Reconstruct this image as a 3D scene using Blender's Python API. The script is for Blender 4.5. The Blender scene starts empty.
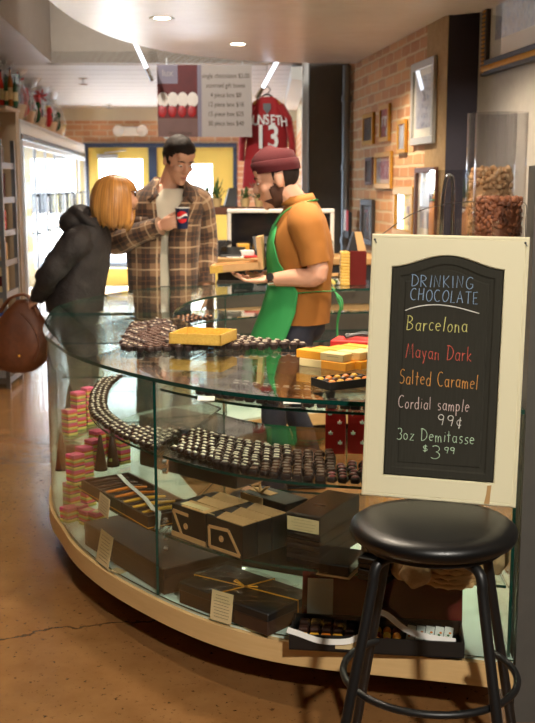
import bpy, bmesh, math, random
from mathutils import Vector as V, Matrix, noise
random.seed(11)
S = bpy.context.scene
COL = S.collection
R = math.radians
PI = math.pi
DG = bpy.context.evaluated_depsgraph_get

# ---------------------------------------------------------------- camera
F = 1050.0
TILT = R(9.54)
CT, ST = math.cos(TILT), math.sin(TILT)
EYE = 1.5
cam = bpy.data.cameras.new('camera')
camo = bpy.data.objects.new('camera', cam)
COL.objects.link(camo)
camo.location = (0, 0, EYE)
camo.rotation_euler = (R(90) - TILT, 0, 0)
cam.sensor_fit = 'VERTICAL'
cam.sensor_height = 36.0
cam.lens = 36.0 * F / 723.0
cam.dof.use_dof = True
cam.dof.focus_distance = 2.95
cam.dof.aperture_fstop = 6.3
S.camera = camo

def ray(px, py):
    u = (px - 267.5) / F
    v = (361.5 - py) / F
    return V((u, CT + v * ST, -ST + v * CT))
def atz(px, py, z):
    d = ray(px, py)
    t = (z - EYE) / d.z
    return V((d.x * t, d.y * t, z))
def aty(px, py, y):
    d = ray(px, py)
    t = y / d.y
    return V((d.x * t, y, EYE + d.z * t))
def proj(p):
    x, y, z = p[0], p[1], p[2] - EYE
    Z = y * CT - z * ST
    U = y * ST + z * CT
    return (267.5 + F * x / Z, 361.5 - F * U / Z)

# ---------------------------------------------------------------- materials
def lin(c):
    o = []
    for k in c[:3]:
        k = k / 255.0
        o.append(k / 12.92 if k <= 0.04045 else ((k + 0.055) / 1.055) ** 2.4)
    return (o[0], o[1], o[2], 1.0)

class NT:
    def __init__(s, name):
        s.m = bpy.data.materials.new(name)
        s.m.use_nodes = True
        s.t = s.m.node_tree
        s.t.nodes.clear()
        s.out = s.t.nodes.new('ShaderNodeOutputMaterial')
    def n(s, kind, **kw):
        nd = s.t.nodes.new('ShaderNode' + kind)
        for k, v in kw.items():
            if hasattr(nd, k) and not isinstance(v, bpy.types.NodeSocket):
                setattr(nd, k, v)
        return nd
    def l(s, a, b):
        s.t.links.new(a, b)
    def math(s, op, a, b=None, c=None):
        nd = s.t.nodes.new('ShaderNodeMath')
        nd.operation = op
        for i, x in enumerate((a, b, c)):
            if x is None:
                continue
            if isinstance(x, (int, float)):
                nd.inputs[i].default_value = x
            else:
                s.l(x, nd.inputs[i])
        return nd.outputs[0]
    def mix(s, fac, a, b):
        nd = s.t.nodes.new('ShaderNodeMix')
        nd.data_type = 'RGBA'
        for i, x in ((0, fac), (6, a), (7, b)):
            if isinstance(x, (int, float)):
                nd.inputs[i].default_value = x
            elif isinstance(x, tuple):
                nd.inputs[i].default_value = x
            else:
                s.l(x, nd.inputs[i])
        return nd.outputs[2]
    def coord(s, which='Object'):
        return s.n('TexCoord').outputs[which]
    def ramp(s, fac, stops):
        nd = s.n('ValToRGB')
        e = nd.color_ramp.elements
        while len(e) < len(stops):
            e.new(0.5)
        for k, (p, c) in enumerate(stops):
            e[k].position = p
            e[k].color = c
        s.l(fac, nd.inputs[0])
        return nd.outputs[0]
    def noise(s, scale, vec=None, detail=4, rough=0.55):
        nd = s.n('TexNoise')
        nd.inputs['Scale'].default_value = scale
        nd.inputs['Detail'].default_value = detail
        nd.inputs['Roughness'].default_value = rough
        s.l(vec if vec is not None else s.coord(), nd.inputs['Vector'])
        return nd.outputs[0]
    def bsdf(s, col, rough=0.5, metal=0.0, spec=0.5, coat=0.0, sheen=0.0):
        b = s.n('BsdfPrincipled')
        if isinstance(col, tuple):
            b.inputs['Base Color'].default_value = col
        else:
            s.l(col, b.inputs['Base Color'])
        if isinstance(rough, (int, float)):
            b.inputs['Roughness'].default_value = rough
        else:
            s.l(rough, b.inputs['Roughness'])
        b.inputs['Metallic'].default_value = metal
        b.inputs['Specular IOR Level'].default_value = spec
        b.inputs['Coat Weight'].default_value = coat
        b.inputs['Sheen Weight'].default_value = sheen
        s.l(b.outputs[0], s.out.inputs[0])
        return b
    def bump(s, b, h, dist=0.002, strength=0.5):
        nd = s.n('Bump')
        nd.inputs['Strength'].default_value = strength
        nd.inputs['Distance'].default_value = dist
        s.l(h, nd.inputs['Height'])
        s.l(nd.outputs[0], b.inputs['Normal'])

M = {}
def mk(name, col, rough=0.5, metal=0.0, var=0.12, scale=30.0, spec=0.5, coat=0.0, bump=0.0, bscale=None, sheen=0.0):
    t = NT(name)
    c = lin(col)
    lo = tuple(k * (1 - var) for k in c[:3]) + (1,)
    hi = tuple(min(1, k * (1 + var)) for k in c[:3]) + (1,)
    nz = t.noise(scale)
    b = t.bsdf(t.mix(nz, lo, hi), rough, metal, spec, coat, sheen)
    if bump:
        t.bump(b, t.noise(bscale or scale * 3), bump, 0.6)
    M[name] = t.m
    return t.m

def emit(name, col, strength):
    t = NT(name)
    e = t.n('Emission')
    e.inputs[0].default_value = lin(col)
    e.inputs[1].default_value = strength
    t.l(e.outputs[0], t.out.inputs[0])
    M[name] = t.m

def glassmat(name, tint, r0=0.04, rough=0.0, k=1.0):
    t = NT(name)
    tr = t.n('BsdfTransparent')
    tr.inputs[0].default_value = tint
    gl = t.n('BsdfGlossy')
    gl.inputs[0].default_value = (k, k, k, 1)
    gl.inputs['Roughness'].default_value = rough
    g = t.n('NewGeometry')
    d = t.n('VectorMath', operation='DOT_PRODUCT')
    t.l(g.outputs['Incoming'], d.inputs[0])
    t.l(g.outputs['Normal'], d.inputs[1])
    c = t.math('ABSOLUTE', d.outputs['Value'])
    p = t.math('POWER', t.math('SUBTRACT', 1.0, c), 5.0)
    fr = t.math('MULTIPLY_ADD', p, 1.0 - r0, r0)
    mx = t.n('MixShader')
    t.l(fr, mx.inputs[0])
    t.l(tr.outputs[0], mx.inputs[1])
    t.l(gl.outputs[0], mx.inputs[2])
    t.l(mx.outputs[0], t.out.inputs[0])
    M[name] = t.m

glassmat('glass', (0.955, 0.985, 0.97, 1))
glassmat('clear_acrylic', (0.93, 0.93, 0.94, 1), 0.05, 0.02)
glassmat('cellophane', (0.86, 0.88, 0.9, 1), 0.1, 0.08)
glassmat('film', (0.95, 0.95, 0.95, 1), 0.06, 0.12)
glassmat('window_glass', (0.98, 0.99, 1, 1))

def brick(name, c1, c2, mortar, bw=0.2, rh=0.075, ms=0.012, paint=None):
    t = NT(name)
    uv = t.coord('UV')
    nd = t.n('TexBrick')
    nd.inputs['Scale'].default_value = 1.0
    nd.inputs['Brick Width'].default_value = bw
    nd.inputs['Row Height'].default_value = rh
    nd.inputs['Mortar Size'].default_value = ms
    nd.inputs['Mortar Smooth'].default_value = 0.3
    nd.inputs['Color1'].default_value = lin(c1)
    nd.inputs['Color2'].default_value = lin(c2)
    nd.inputs['Mortar'].default_value = lin(mortar)
    wob = t.n('VectorMath', operation='ADD')
    nn = t.n('TexNoise')
    nn.inputs['Scale'].default_value = 9.0
    t.l(uv, nn.inputs['Vector'])
    sc = t.n('VectorMath', operation='SCALE')
    sc.inputs['Scale'].default_value = 0.02
    t.l(nn.outputs['Color'], sc.inputs[0])
    t.l(uv, wob.inputs[0])
    t.l(sc.outputs[0], wob.inputs[1])
    t.l(wob.outputs[0], nd.inputs['Vector'])
    nz = t.noise(14.0, uv, 5)
    dark = t.mix(nz, nd.outputs['Color'], lin(mortar))
    col = t.mix(0.35, nd.outputs['Color'], dark)
    b = t.bsdf(col, 0.85)
    h = t.math('SUBTRACT', t.math('MULTIPLY', nz, 0.5), nd.outputs['Fac'])
    t.bump(b, h, 0.008, 0.8)
    M[name] = t.m

brick('brick_red', (164, 104, 62), (200, 142, 90), (196, 170, 132), 0.23, 0.082, 0.011)
brick('brick_back', (196, 130, 92), (214, 160, 118), (214, 190, 160), 0.24, 0.085, 0.012)

def floor_mat():
    t = NT('floor_concrete')
    o = t.coord()
    a = t.noise(1.1, o, 6, 0.6)
    b_ = t.noise(7.0, o, 6, 0.65)
    c = t.mix(a, lin((92, 58, 28)), lin((152, 104, 58)))
    c = t.mix(t.math('MULTIPLY', b_, 0.55), c, lin((180, 138, 90)))
    sp = t.noise(46.0, o, 3, 0.7)
    spm = t.ramp(sp, [(0.61, (0, 0, 0, 1)), (0.68, (1, 1, 1, 1))])
    c = t.mix(t.math('MULTIPLY', spm, 0.75), c, lin((50, 28, 14)))
    xyz = t.n('SeparateXYZ')
    t.l(o, xyz.inputs[0])
    wob = t.math('MULTIPLY', t.math('SUBTRACT', t.noise(3.5, o, 5, 0.6), 0.5), 0.10)
    for y0 in (6.2, 8.6, 12.0):
        d = t.math('ABSOLUTE', t.math('SUBTRACT', xyz.outputs[1], y0))
        ln = t.math('LESS_THAN', d, 0.007)
        c = t.mix(t.math('MULTIPLY', ln, 0.8), c, lin((26, 18, 12)))
    yy = t.math('ADD', t.math('MULTIPLY_ADD', xyz.outputs[0], -0.32, xyz.outputs[1]), t.math('MULTIPLY', wob, 2.4))
    d = t.math('ABSOLUTE', t.math('SUBTRACT', yy, 3.62))
    ln = t.math('LESS_THAN', d, 0.006)
    c = t.mix(t.math('MULTIPLY', ln, 0.7), c, lin((48, 30, 18)))
    rg = t.math('MULTIPLY_ADD', b_, 0.16, 0.13)
    b = t.bsdf(c, rg, 0, 0.6, 0.25)
    t.bump(b, t.math('ADD', b_, sp), 0.003, 0.25)
    M['floor_concrete'] = t.m
floor_mat()

def plank_mat(name, col, pitch, axis=1, gap=(96, 95, 92)):
    t = NT(name)
    xyz = t.n('SeparateXYZ')
    t.l(t.coord(), xyz.inputs[0])
    fr = t.math('FRACT', t.math('DIVIDE', xyz.outputs[axis], pitch))
    ln = t.math('LESS_THAN', fr, 0.05)
    c = t.mix(ln, lin(col), lin(gap))
    t.bsdf(c, 0.6)
    M[name] = t.m
plank_mat('beadboard', (198, 200, 203), 0.42)

def mottled(name, c1, c2, scale, rough=0.7, dist=0.5, bump=0.0):
    t = NT(name)
    n1 = t.noise(scale, None, 6, 0.62)
    n2 = t.noise(scale * 4.3, None, 4, 0.6)
    f = t.math('MULTIPLY_ADD', n2, 0.45, t.math('MULTIPLY', n1, 0.75))
    f = t.ramp(f, [(0.38, (0, 0, 0, 1)), (0.80, (1, 1, 1, 1))])
    b = t.bsdf(t.mix(f, lin(c1), lin(c2)), rough, 0, 0.5, 0.0)
    if bump:
        t.bump(b, n2, bump, 0.5)
    M[name] = t.m
mottled('canopy_plaster', (226, 217, 210), (208, 196, 187), 1.6, 0.32)
mottled('taupe_paint', (152, 140, 126), (142, 130, 117), 3.0, 0.6)
mottled('soffit_under_daylit', (176, 172, 172), (160, 156, 156), 3.0, 0.45)  # paler, cooler than the taupe sides: daylight on the underside put into the colour
mottled('grey_wall', (164, 156, 144), (150, 142, 132), 6.0, 0.7, bump=0.002)
mottled('column_grey', (84, 80, 74), (76, 72, 67), 5.0, 0.7)
mottled('purple_wall', (38, 30, 42), (31, 25, 35), 8.0, 0.7)
mottled('stucco', (176, 146, 100), (150, 118, 76), 14.0, 0.9, bump=0.006)
mottled('burlap', (188, 160, 118), (160, 130, 90), 60.0, 0.95, bump=0.002)
mottled('leather_brown', (112, 60, 28), (84, 42, 18), 9.0, 0.55, bump=0.001)
mottled('maple', (216, 182, 132), (200, 160, 108), 9.0, 0.4)
mottled('gold_leaf', (226, 188, 92), (196, 150, 60), 120.0, 0.4)
mottled('brown_carton', (66, 44, 30), (56, 37, 26), 8.0, 0.5)

def wood(name, c1, c2, sc=(2, 2, 30), rough=0.45):
    t = NT(name)
    mp = t.n('Mapping')
    mp.inputs['Scale'].default_value = sc
    t.l(t.coord(), mp.inputs[0])
    n = t.noise(4.0, mp.outputs[0], 5, 0.6)
    b = t.bsdf(t.mix(n, lin(c1), lin(c2)), rough, 0, 0.25)
    M[name] = t.m
wood('trim_wood', (206, 166, 108), (226, 192, 138), (1.5, 1.5, 22))
wood('counter_wood', (176, 132, 82), (204, 166, 112), (2, 20, 2))
wood('dark_panel', (42, 40, 33), (60, 57, 48), (60, 4, 4), 0.85)

def plaid():
    t = NT('plaid')
    xyz = t.n('SeparateXYZ')
    t.l(t.coord('UV'), xyz.inputs[0])
    def band(ax, pitch, a, b):
        fr = t.math('FRACT', t.math('DIVIDE', xyz.outputs[ax], pitch))
        return t.math('MULTIPLY', t.math('GREATER_THAN', fr, a), t.math('LESS_THAN', fr, b))
    c = lin((142, 108, 80))
    col = None
    col = t.mix(t.math('MULTIPLY', band(0, 0.13, 0.0, 0.42), 0.72), c, lin((50, 36, 34)))
    col = t.mix(t.math('MULTIPLY', band(1, 0.13, 0.0, 0.42), 0.72), col, lin((46, 33, 32)))
    for ax in (0, 1):
        col = t.mix(t.math('MULTIPLY', band(ax, 0.13, 0.68, 0.75), 0.65), col, lin((206, 176, 142)))
        col = t.mix(t.math('MULTIPLY', band(ax, 0.13, 0.19, 0.23), 0.5), col, lin((136, 88, 56)))
    b = t.bsdf(col, 0.9, sheen=0.2)
    t.bump(b, t.noise(300.0), 0.001, 0.4)
    M['plaid'] = t.m
plaid()

mk('white_paint', (214, 213, 208), 0.5, var=0.04)
mk('cream_wall', (206, 200, 178), 0.7, var=0.05, scale=6)
mk('beige_panel', (176, 156, 128), 0.6, var=0.06, scale=5)
mk('yellow_paint', (222, 198, 98), 0.5, var=0.05, scale=4)
mk('blue_frame', (48, 62, 88), 0.45, var=0.08)
mk('alu', (188, 190, 192), 0.35, 0.8, var=0.05)
mk('chrome', (210, 212, 214), 0.12, 1.0, var=0.02)
mk('galv', (120, 122, 124), 0.4, 0.7, var=0.12, scale=12)
mk('black_metal', (23, 22, 22), 0.42, 0.0, var=0.15, spec=0.6)
mk('black_vinyl', (13, 12, 12), 0.36, var=0.1, scale=60, spec=0.6, bump=0.0006, bscale=220)
mk('black_plastic', (22, 22, 23), 0.4, var=0.1)
mk('black_card', (28, 25, 23), 0.45, var=0.15)
mk('black_gloss', (24, 23, 23), 0.16, var=0.15, spec=0.7)
mk('kraft', (202, 158, 106), 0.75, var=0.1, scale=50)
mk('cream_card', (212, 190, 142), 0.7, var=0.05, scale=50)
mk('ink', (70, 58, 42), 0.8)
mk('white_paper', (232, 230, 224), 0.7, var=0.03)
mk('deck_white', (206, 222, 210), 0.35, var=0.04, scale=4)
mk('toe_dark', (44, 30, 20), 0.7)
mk('glass_edge', (16, 60, 52), 0.08, var=0.3, scale=14, spec=0.9)
mk('gold_line', (214, 150, 40), 0.4, var=0.05)
mk('choc_dark', (52, 31, 24), 0.32, var=0.25, scale=60, spec=0.5)
mk('choc_mid', (76, 46, 32), 0.42, var=0.2, scale=60)
mk('choc_cup', (44, 26, 20), 0.6, var=0.2, scale=80)
mk('choc_white', (222, 210, 188), 0.4, var=0.08)
mk('choc_red', (116, 32, 34), 0.5, var=0.4, scale=140)
mk('orange_sweet', (222, 124, 26), 0.4, var=0.2, scale=40)
mk('gold_sweet', (224, 168, 50), 0.4, var=0.2, scale=40)
mk('pink', (226, 92, 132), 0.6, var=0.06)
mk('lime', (176, 186, 96), 0.6, var=0.06)
mk('orange', (214, 92, 40), 0.6, var=0.06)
mk('lemon', (232, 206, 110), 0.6, var=0.06)
mk('sleeve_orange', (246, 166, 36), 0.5, var=0.05)
mk('sleeve_cream', (230, 206, 148), 0.5, var=0.05)
mk('red_gloss', (196, 24, 22), 0.5, var=0.08)
mk('red_cloth', (160, 16, 22), 0.75, var=0.14, scale=14, sheen=0.2)
mk('maroon', (88, 20, 16), 0.8, var=0.12, spec=0.2)
mk('maroon_knit', (74, 9, 17), 0.9, var=0.2, scale=160, bump=0.002, bscale=200)
mk('skin', (214, 160, 132), 0.5, var=0.06, scale=16)
mk('skin_stubble', (168, 120, 96), 0.6, var=0.12, scale=60)
mk('lip', (178, 98, 88), 0.5)
mk('hair_brown', (34, 23, 18), 0.75, var=0.4, scale=90, spec=0.3, bump=0.004, bscale=120)
mk('beard', (74, 44, 30), 0.8, var=0.3, scale=150)
mk('eye_white', (226, 220, 212), 0.3)
mk('iris', (42, 30, 24), 0.2)
mk('shirt_cream', (218, 208, 188), 0.85, var=0.06)
mk('shirt_ochre', (160, 101, 38), 0.85, var=0.1, scale=12, bump=0.001, bscale=300)
mk('apron_green', (44, 142, 74), 0.75, var=0.1, scale=9)
mk('jeans', (40, 42, 54), 0.85, var=0.18, scale=40)
mk('trousers_taupe', (84, 76, 72), 0.85, var=0.14, scale=30)
mk('jacket_dark', (40, 34, 33), 0.75, var=0.16, scale=12, bump=0.03, bscale=11)
mk('lining', (26, 23, 25), 0.85)
mk('shoe', (40, 32, 28), 0.5)
mk('cup_navy', (20, 34, 70), 0.4, var=0.05)
mk('emblem_red', (214, 36, 40), 0.4, var=0.03)
mk('gold_frame', (190, 138, 46), 0.35, 0.45, var=0.2, scale=40)
mk('silver_frame', (176, 172, 162), 0.35, 0.4, var=0.12, scale=30)
mk('dark_frame', (42, 34, 28), 0.45, var=0.15)
mk('brown_frame', (84, 46, 26), 0.45, var=0.15)
mk('mat_board', (222, 214, 196), 0.8, var=0.03)
mk('sign_cream', (232, 222, 186), 0.55, var=0.035, scale=5, bump=0.0006, bscale=40)
mk('wicker', (196, 160, 106), 0.7, var=0.22, scale=50)
def per_island(name, a, b, rough):
    t = NT(name)
    g = t.n('NewGeometry')
    t.bsdf(t.mix(g.outputs['Random Per Island'], lin(a), lin(b)), rough)
    M[name] = t.m
per_island('peanut', (176, 128, 78), (226, 186, 132), 0.75)
per_island('almond', (92, 48, 26), (168, 102, 62), 0.65)
mk('green_leaf', (74, 104, 56), 0.6, var=0.3, scale=20)
mk('terracotta', (196, 170, 120), 0.8)
mk('bottle_red', (198, 46, 28), 0.25)
mk('bottle_amber', (150, 86, 30), 0.2)
mk('bottle_green', (40, 78, 46), 0.25)
mk('blue_card', (60, 92, 170), 0.5)
mk('poster_grey', (182, 172, 164), 0.7, var=0.03)
mk('poster_lilac', (138, 130, 144), 0.7, var=0.03)
mk('poster_dark', (96, 22, 20), 0.6, var=0.4, scale=12)
mk('poster_cherry', (168, 22, 24), 0.4, var=0.25, scale=30)
mk('poster_white', (236, 226, 214), 0.6, var=0.1, scale=30)
mk('poster_brown', (116, 84, 76), 0.6, var=0.2, scale=9)
mk('chalk_blue', (150, 176, 206), 0.95, var=0.25, scale=300)
mk('chalk_white', (226, 222, 212), 0.95, var=0.25, scale=300)
mk('chalk_yellow', (222, 214, 130), 0.95, var=0.25, scale=300)
mk('chalk_red', (206, 92, 76), 0.95, var=0.25, scale=300)
mk('chalk_orange', (224, 158, 78), 0.95, var=0.25, scale=300)
mk('chalk_pink', (222, 196, 190), 0.95, var=0.25, scale=300)
mk('chalk_green', (190, 216, 184), 0.95, var=0.25, scale=300)
mk('screen_dark', (24, 24, 28), 0.08, spec=0.7)
mk('tag_blue', (90, 150, 216), 0.4)
mk('car_paint', (196, 200, 206), 0.25, 0.2)
mk('asphalt', (150, 152, 156), 0.9)
emit('lamp_white', (255, 236, 206), 14.0)
emit('fridge_light', (226, 240, 255), 5.0)
emit('tube_light', (240, 244, 255), 1.6)

def picture_mat(name, a, b, c, scale):
    t = NT(name)
    o = t.coord()
    n1 = t.noise(scale, o, 5, 0.7)
    n2 = t.noise(scale * 2.3, o, 4, 0.6)
    col = t.mix(t.ramp(n1, [(0.4, (0, 0, 0, 1)), (0.62, (1, 1, 1, 1))]), lin(a), lin(b))
    col = t.mix(t.ramp(n2, [(0.52, (0, 0, 0, 1)), (0.66, (1, 1, 1, 1))]), col, lin(c))
    t.bsdf(col, 0.3)
    M[name] = t.m
picture_mat('print_pale', (176, 178, 186), (150, 142, 146), (120, 130, 160), 14)
picture_mat('print_city', (190, 178, 176), (150, 70, 66), (70, 74, 110), 16)
picture_mat('print_dusk', (70, 62, 66), (150, 120, 90), (120, 128, 140), 14)

def hair_streak(name, c1, c2, c3):
    t = NT(name)
    mp = t.n('Mapping')
    mp.inputs['Scale'].default_value = (70, 3, 3)
    t.l(t.coord('UV'), mp.inputs[0])
    n = t.noise(1.0, mp.outputs[0], 3, 0.6)
    n2 = t.noise(4.0, t.coord('UV'), 2)
    col = t.mix(t.ramp(n, [(0.35, (0, 0, 0, 1)), (0.65, (1, 1, 1, 1))]), lin(c1), lin(c2))
    col = t.mix(t.math('MULTIPLY', n2, 0.5), col, lin(c3))
    b = t.bsdf(col, 0.38)
    t.bump(b, n, 0.004, 0.7)
    M[name] = t.m
hair_streak('hair_copper', (120, 62, 24), (214, 142, 66), (232, 178, 104))

# ---------------------------------------------------------------- mesh builder
class MB:
    def __init__(s):
        s.v, s.f, s.m, s.uv = [], [], [], []
    def add(s, vs, fs, mi=0, X=None, uvs=None):
        o = len(s.v)
        for p in vs:
            p = V(p)
            s.v.append(tuple(X @ p) if X is not None else tuple(p))
        for k, f in enumerate(fs):
            s.f.append([i + o for i in f])
            s.m.append(mi)
            s.uv.append(uvs[k] if uvs else None)
        return s
    def box(s, c, d, mi=0, X=None, b=0.0, rz=0.0):
        hx, hy, hz = d[0] / 2, d[1] / 2, d[2] / 2
        T = Matrix.Translation(c) @ Matrix.Rotation(rz, 4, 'Z')
        if X is not None:
            T = X @ T
        if b <= 0:
            vs = [(x, y, z) for x in (-hx, hx) for y in (-hy, hy) for z in (-hz, hz)]
            fs = [(0, 1, 3, 2), (4, 6, 7, 5), (0, 4, 5, 1), (2, 3, 7, 6), (0, 2, 6, 4), (1, 5, 7, 3)]
            return s.add(vs, fs, mi, T)
        b = min(b, hx * .95, hy * .95, hz * .95)
        h = (hx, hy, hz)
        idx, vs = {}, []
        sg = (-1, 1)
        for a in sg:
            for bb in sg:
                for c_ in sg:
                    for k in range(3):
                        p = [a * (hx - b), bb * (hy - b), c_ * (hz - b)]
                        p[k] = (a, bb, c_)[k] * h[k]
                        idx[(a, bb, c_, k)] = len(vs)
                        vs.append(p)
        fs = []
        for k in range(3):
            i, j = [q for q in range(3) if q != k]
            for sk in sg:
                q = []
                for (si, sj) in ((-1, -1), (1, -1), (1, 1), (-1, 1)):
                    t = [0, 0, 0]
                    t[k], t[i], t[j] = sk, si, sj
                    q.append(idx[(t[0], t[1], t[2], k)])
                fs.append(q)
        for k in range(3):
            i, j = [q for q in range(3) if q != k]
            for si in sg:
                for sj in sg:
                    q = []
                    for sk, ax in ((-1, i), (1, i), (1, j), (-1, j)):
                        t = [0, 0, 0]
                        t[k], t[i], t[j] = sk, si, sj
                        q.append(idx[(t[0], t[1], t[2], ax)])
                    fs.append(q)
        for a in sg:
            for bb in sg:
                for c_ in sg:
                    fs.append([idx[(a, bb, c_, k)] for k in range(3)])
        return s.add(vs, fs, mi, T)
    def loft(s, rings, mi=0, closed=True, caps=True, X=None, uvs=None):
        n = len(rings[0])
        vs = [p for r in rings for p in r]
        fs, fu = [], []
        m = n if closed else n - 1
        for i in range(len(rings) - 1):
            for j in range(m):
                k = (j + 1) % n
                fs.append((i * n + j, i * n + k, (i + 1) * n + k, (i + 1) * n + j))
                if uvs:
                    fu.append((uvs(i, j), uvs(i, j + 1), uvs(i + 1, j + 1), uvs(i + 1, j)))
        if caps and closed:
            fs.append(tuple(range(n - 1, -1, -1)))
            fs.append(tuple((len(rings) - 1) * n + j for j in range(n)))
            if uvs:
                fu.append(tuple((0, 0) for _ in range(n)))
                fu.append(tuple((0, 0) for _ in range(n)))
        return s.add(vs, fs, mi, X, fu if uvs else None)
    def tube(s, path, r, seg=8, mi=0, X=None, caps=True, flat=1.0, uv=False):
        path = [V(p) for p in path]
        n = len(path)
        rr = r if isinstance(r, (list, tuple)) else [r] * n
        rings = []
        up = None
        L = [0.0]
        for i in range(1, n):
            L.append(L[-1] + (path[i] - path[i - 1]).length)
        for i, p in enumerate(path):
            t = (path[min(i + 1, n - 1)] - path[max(i - 1, 0)]).normalized()
            if up is None:
                up = V((0, 0, 1)) if abs(t.z) < 0.9 else V((0, 1, 0))
            a = up.cross(t)
            if a.length < 1e-6:
                a = V((1, 0, 0)).cross(t)
            a.normalize()
            up = t.cross(a).normalized()
            rings.append([p + a * math.cos(2 * PI * k / seg) * rr[i] + up * math.sin(2 * PI * k / seg) * rr[i] * flat for k in range(seg)])
        f = None
        if uv:
            f = lambda i, j: (j / seg * 2 * PI * rr[0], L[i])
        return s.loft(rings, mi, True, caps, X, f)
    def lathe(s, prof, c=(0, 0, 0), seg=24, mi=0, X=None, caps=True):
        rings = [[(c[0] + r * math.cos(2 * PI * k / seg), c[1] + r * math.sin(2 * PI * k / seg), c[2] + z) for k in range(seg)] for r, z in prof]
        return s.loft(rings, mi, True, caps, X)
    def ell(s, c, r, seg=14, rg=9, mi=0, X=None):
        T = Matrix.Translation(c)
        if X is not None:
            T = X @ T
        vs = [(0, 0, -r[2])]
        for i in range(1, rg):
            a = -PI / 2 + PI * i / rg
            for k in range(seg):
                b = 2 * PI * k / seg
                vs.append((r[0] * math.cos(a) * math.cos(b), r[1] * math.cos(a) * math.sin(b), r[2] * math.sin(a)))
        vs.append((0, 0, r[2]))
        fs = []
        for k in range(seg):
            fs.append((0, 1 + (k + 1) % seg, 1 + k))
        for i in range(rg - 2):
            for k in range(seg):
                a = 1 + i * seg
                fs.append((a + k, a + (k + 1) % seg, a + seg + (k + 1) % seg, a + seg + k))
        l = len(vs) - 1
        a = 1 + (rg - 2) * seg
        for k in range(seg):
            fs.append((a + k, a + (k + 1) % seg, l))
        return s.add(vs, fs, mi, T)
    def prism(s, poly, z0, z1, mi=0, X=None):
        n = len(poly)
        vs = [(p[0], p[1], z0) for p in poly] + [(p[0], p[1], z1) for p in poly]
        fs = [tuple(range(n - 1, -1, -1)), tuple(range(n, 2 * n))]
        for k in range(n):
            j = (k + 1) % n
            fs.append((k, j, n + j, n + k))
        return s.add(vs, fs, mi, X)
    def mesh(s, name, mats, smooth=None, recalc=True):
        me = bpy.data.meshes.new(name)
        me.from_pydata(s.v, [], s.f)
        for m in (mats if isinstance(mats, (list, tuple)) else [mats]):
            me.materials.append(M[m] if isinstance(m, str) else m)
        me.polygons.foreach_set('material_index', s.m)
        if any(u is not None for u in s.uv):
            lay = me.uv_layers.new(name='UVMap')
            i = 0
            for p, u in zip(me.polygons, s.uv):
                for k in range(p.loop_total):
                    if u is not None:
                        lay.data[p.loop_start + k].uv = u[k]
        if recalc:
            bm = bmesh.new()
            bm.from_mesh(me)
            bmesh.ops.recalc_face_normals(bm, faces=bm.faces)
            bm.to_mesh(me)
            bm.free()
        if smooth is not None:
            me.shade_smooth()
            me.set_sharp_from_angle(angle=R(smooth))
        me.update()
        return me
    def build(s, name, mats, parent=None, loc=None, rz=0.0, smooth=None, recalc=True, X=None):
        o = bpy.data.objects.new(name, s.mesh(name, mats, smooth, recalc))
        COL.objects.link(o)
        if parent is not None:
            o.parent = parent
        if loc is not None:
            o.location = loc
            o.rotation_euler = (0, 0, rz)
        if X is not None:
            o.matrix_local = X
        return o

def tag(o, label=None, cat=None, group=None, kind=None):
    if label: o['label'] = label
    if cat: o['category'] = cat
    if group: o['group'] = group
    if kind: o['kind'] = kind
    return o
def thing(name, label, cat, loc=(0, 0, 0), rz=0.0, group=None, rot=None):
    o = bpy.data.objects.new(name, None)
    o.empty_display_size = 0.05
    COL.objects.link(o)
    o.location = loc
    o.rotation_euler = rot if rot else (0, 0, rz)
    return tag(o, label, cat, group)
def structure(o):
    o['kind'] = 'structure'
    return o
def copy_tree(o, parent=None, first=True):
    c = o.copy()
    COL.objects.link(c)
    if parent is not None:
        c.parent = parent
    for ch in list(o.children):
        copy_tree(ch, c, False)
    return c

def catmull(pts, n):
    pts = [V(p) for p in pts]
    P = [pts[0] * 2 - pts[1]] + pts + [pts[-1] * 2 - pts[-2]]
    out = []
    segs = len(pts) - 1
    for k in range(n + 1):
        t = k / n * segs
        i = min(int(t), segs - 1)
        u = t - i
        p0, p1, p2, p3 = P[i:i + 4]
        out.append(0.5 * ((2 * p1) + (p2 - p0) * u + (2 * p0 - 5 * p1 + 4 * p2 - p3) * u * u + (3 * p1 - p0 - 3 * p2 + p3) * u ** 3))
    return out

def text_mesh(name, body, size, mat, parent, X, extrude=0.0006, align='CENTER', sx=1.0, offset=0.0):
    cu = bpy.data.curves.new(name, 'FONT')
    cu.body = body
    cu.size = size
    cu.extrude = extrude
    cu.align_x = align
    cu.offset = offset
    o = bpy.data.objects.new(name, cu)
    COL.objects.link(o)
    dg = DG()
    me = bpy.data.meshes.new_from_object(o.evaluated_get(dg))
    bpy.data.objects.remove(o)
    bpy.data.curves.remove(cu)
    me.materials.clear()
    me.materials.append(M[mat])
    for v in me.vertices:
        v.co.x *= sx
    r = bpy.data.objects.new(name, me)
    COL.objects.link(r)
    if parent is not None:
        r.parent = parent
    r.matrix_local = X
    return r
UPRIGHT = Matrix.Rotation(R(90), 4, 'X')      # text lying in XY stands up, facing -Y
# ---------------------------------------------------------------- the room
def brick_x(y):                      # x of the brick wall's face at distance y
    return 0.75 + 0.133 * (9.0 - y)
def grey_x(y):
    return 1.267 + 0.133 * (6.52 - y)
def on_brick(px, py):
    d = ray(px, py)
    t = (0.75 + 0.133 * 9.0) / (d.x + 0.133 * d.y)
    return V((d.x * t, d.y * t, EYE + d.z * t))
def on_grey(px, py):
    d = ray(px, py)
    t = (1.267 + 0.133 * 6.52) / (d.x + 0.133 * d.y)
    return V((d.x * t, d.y * t, EYE + d.z * t))

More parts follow.
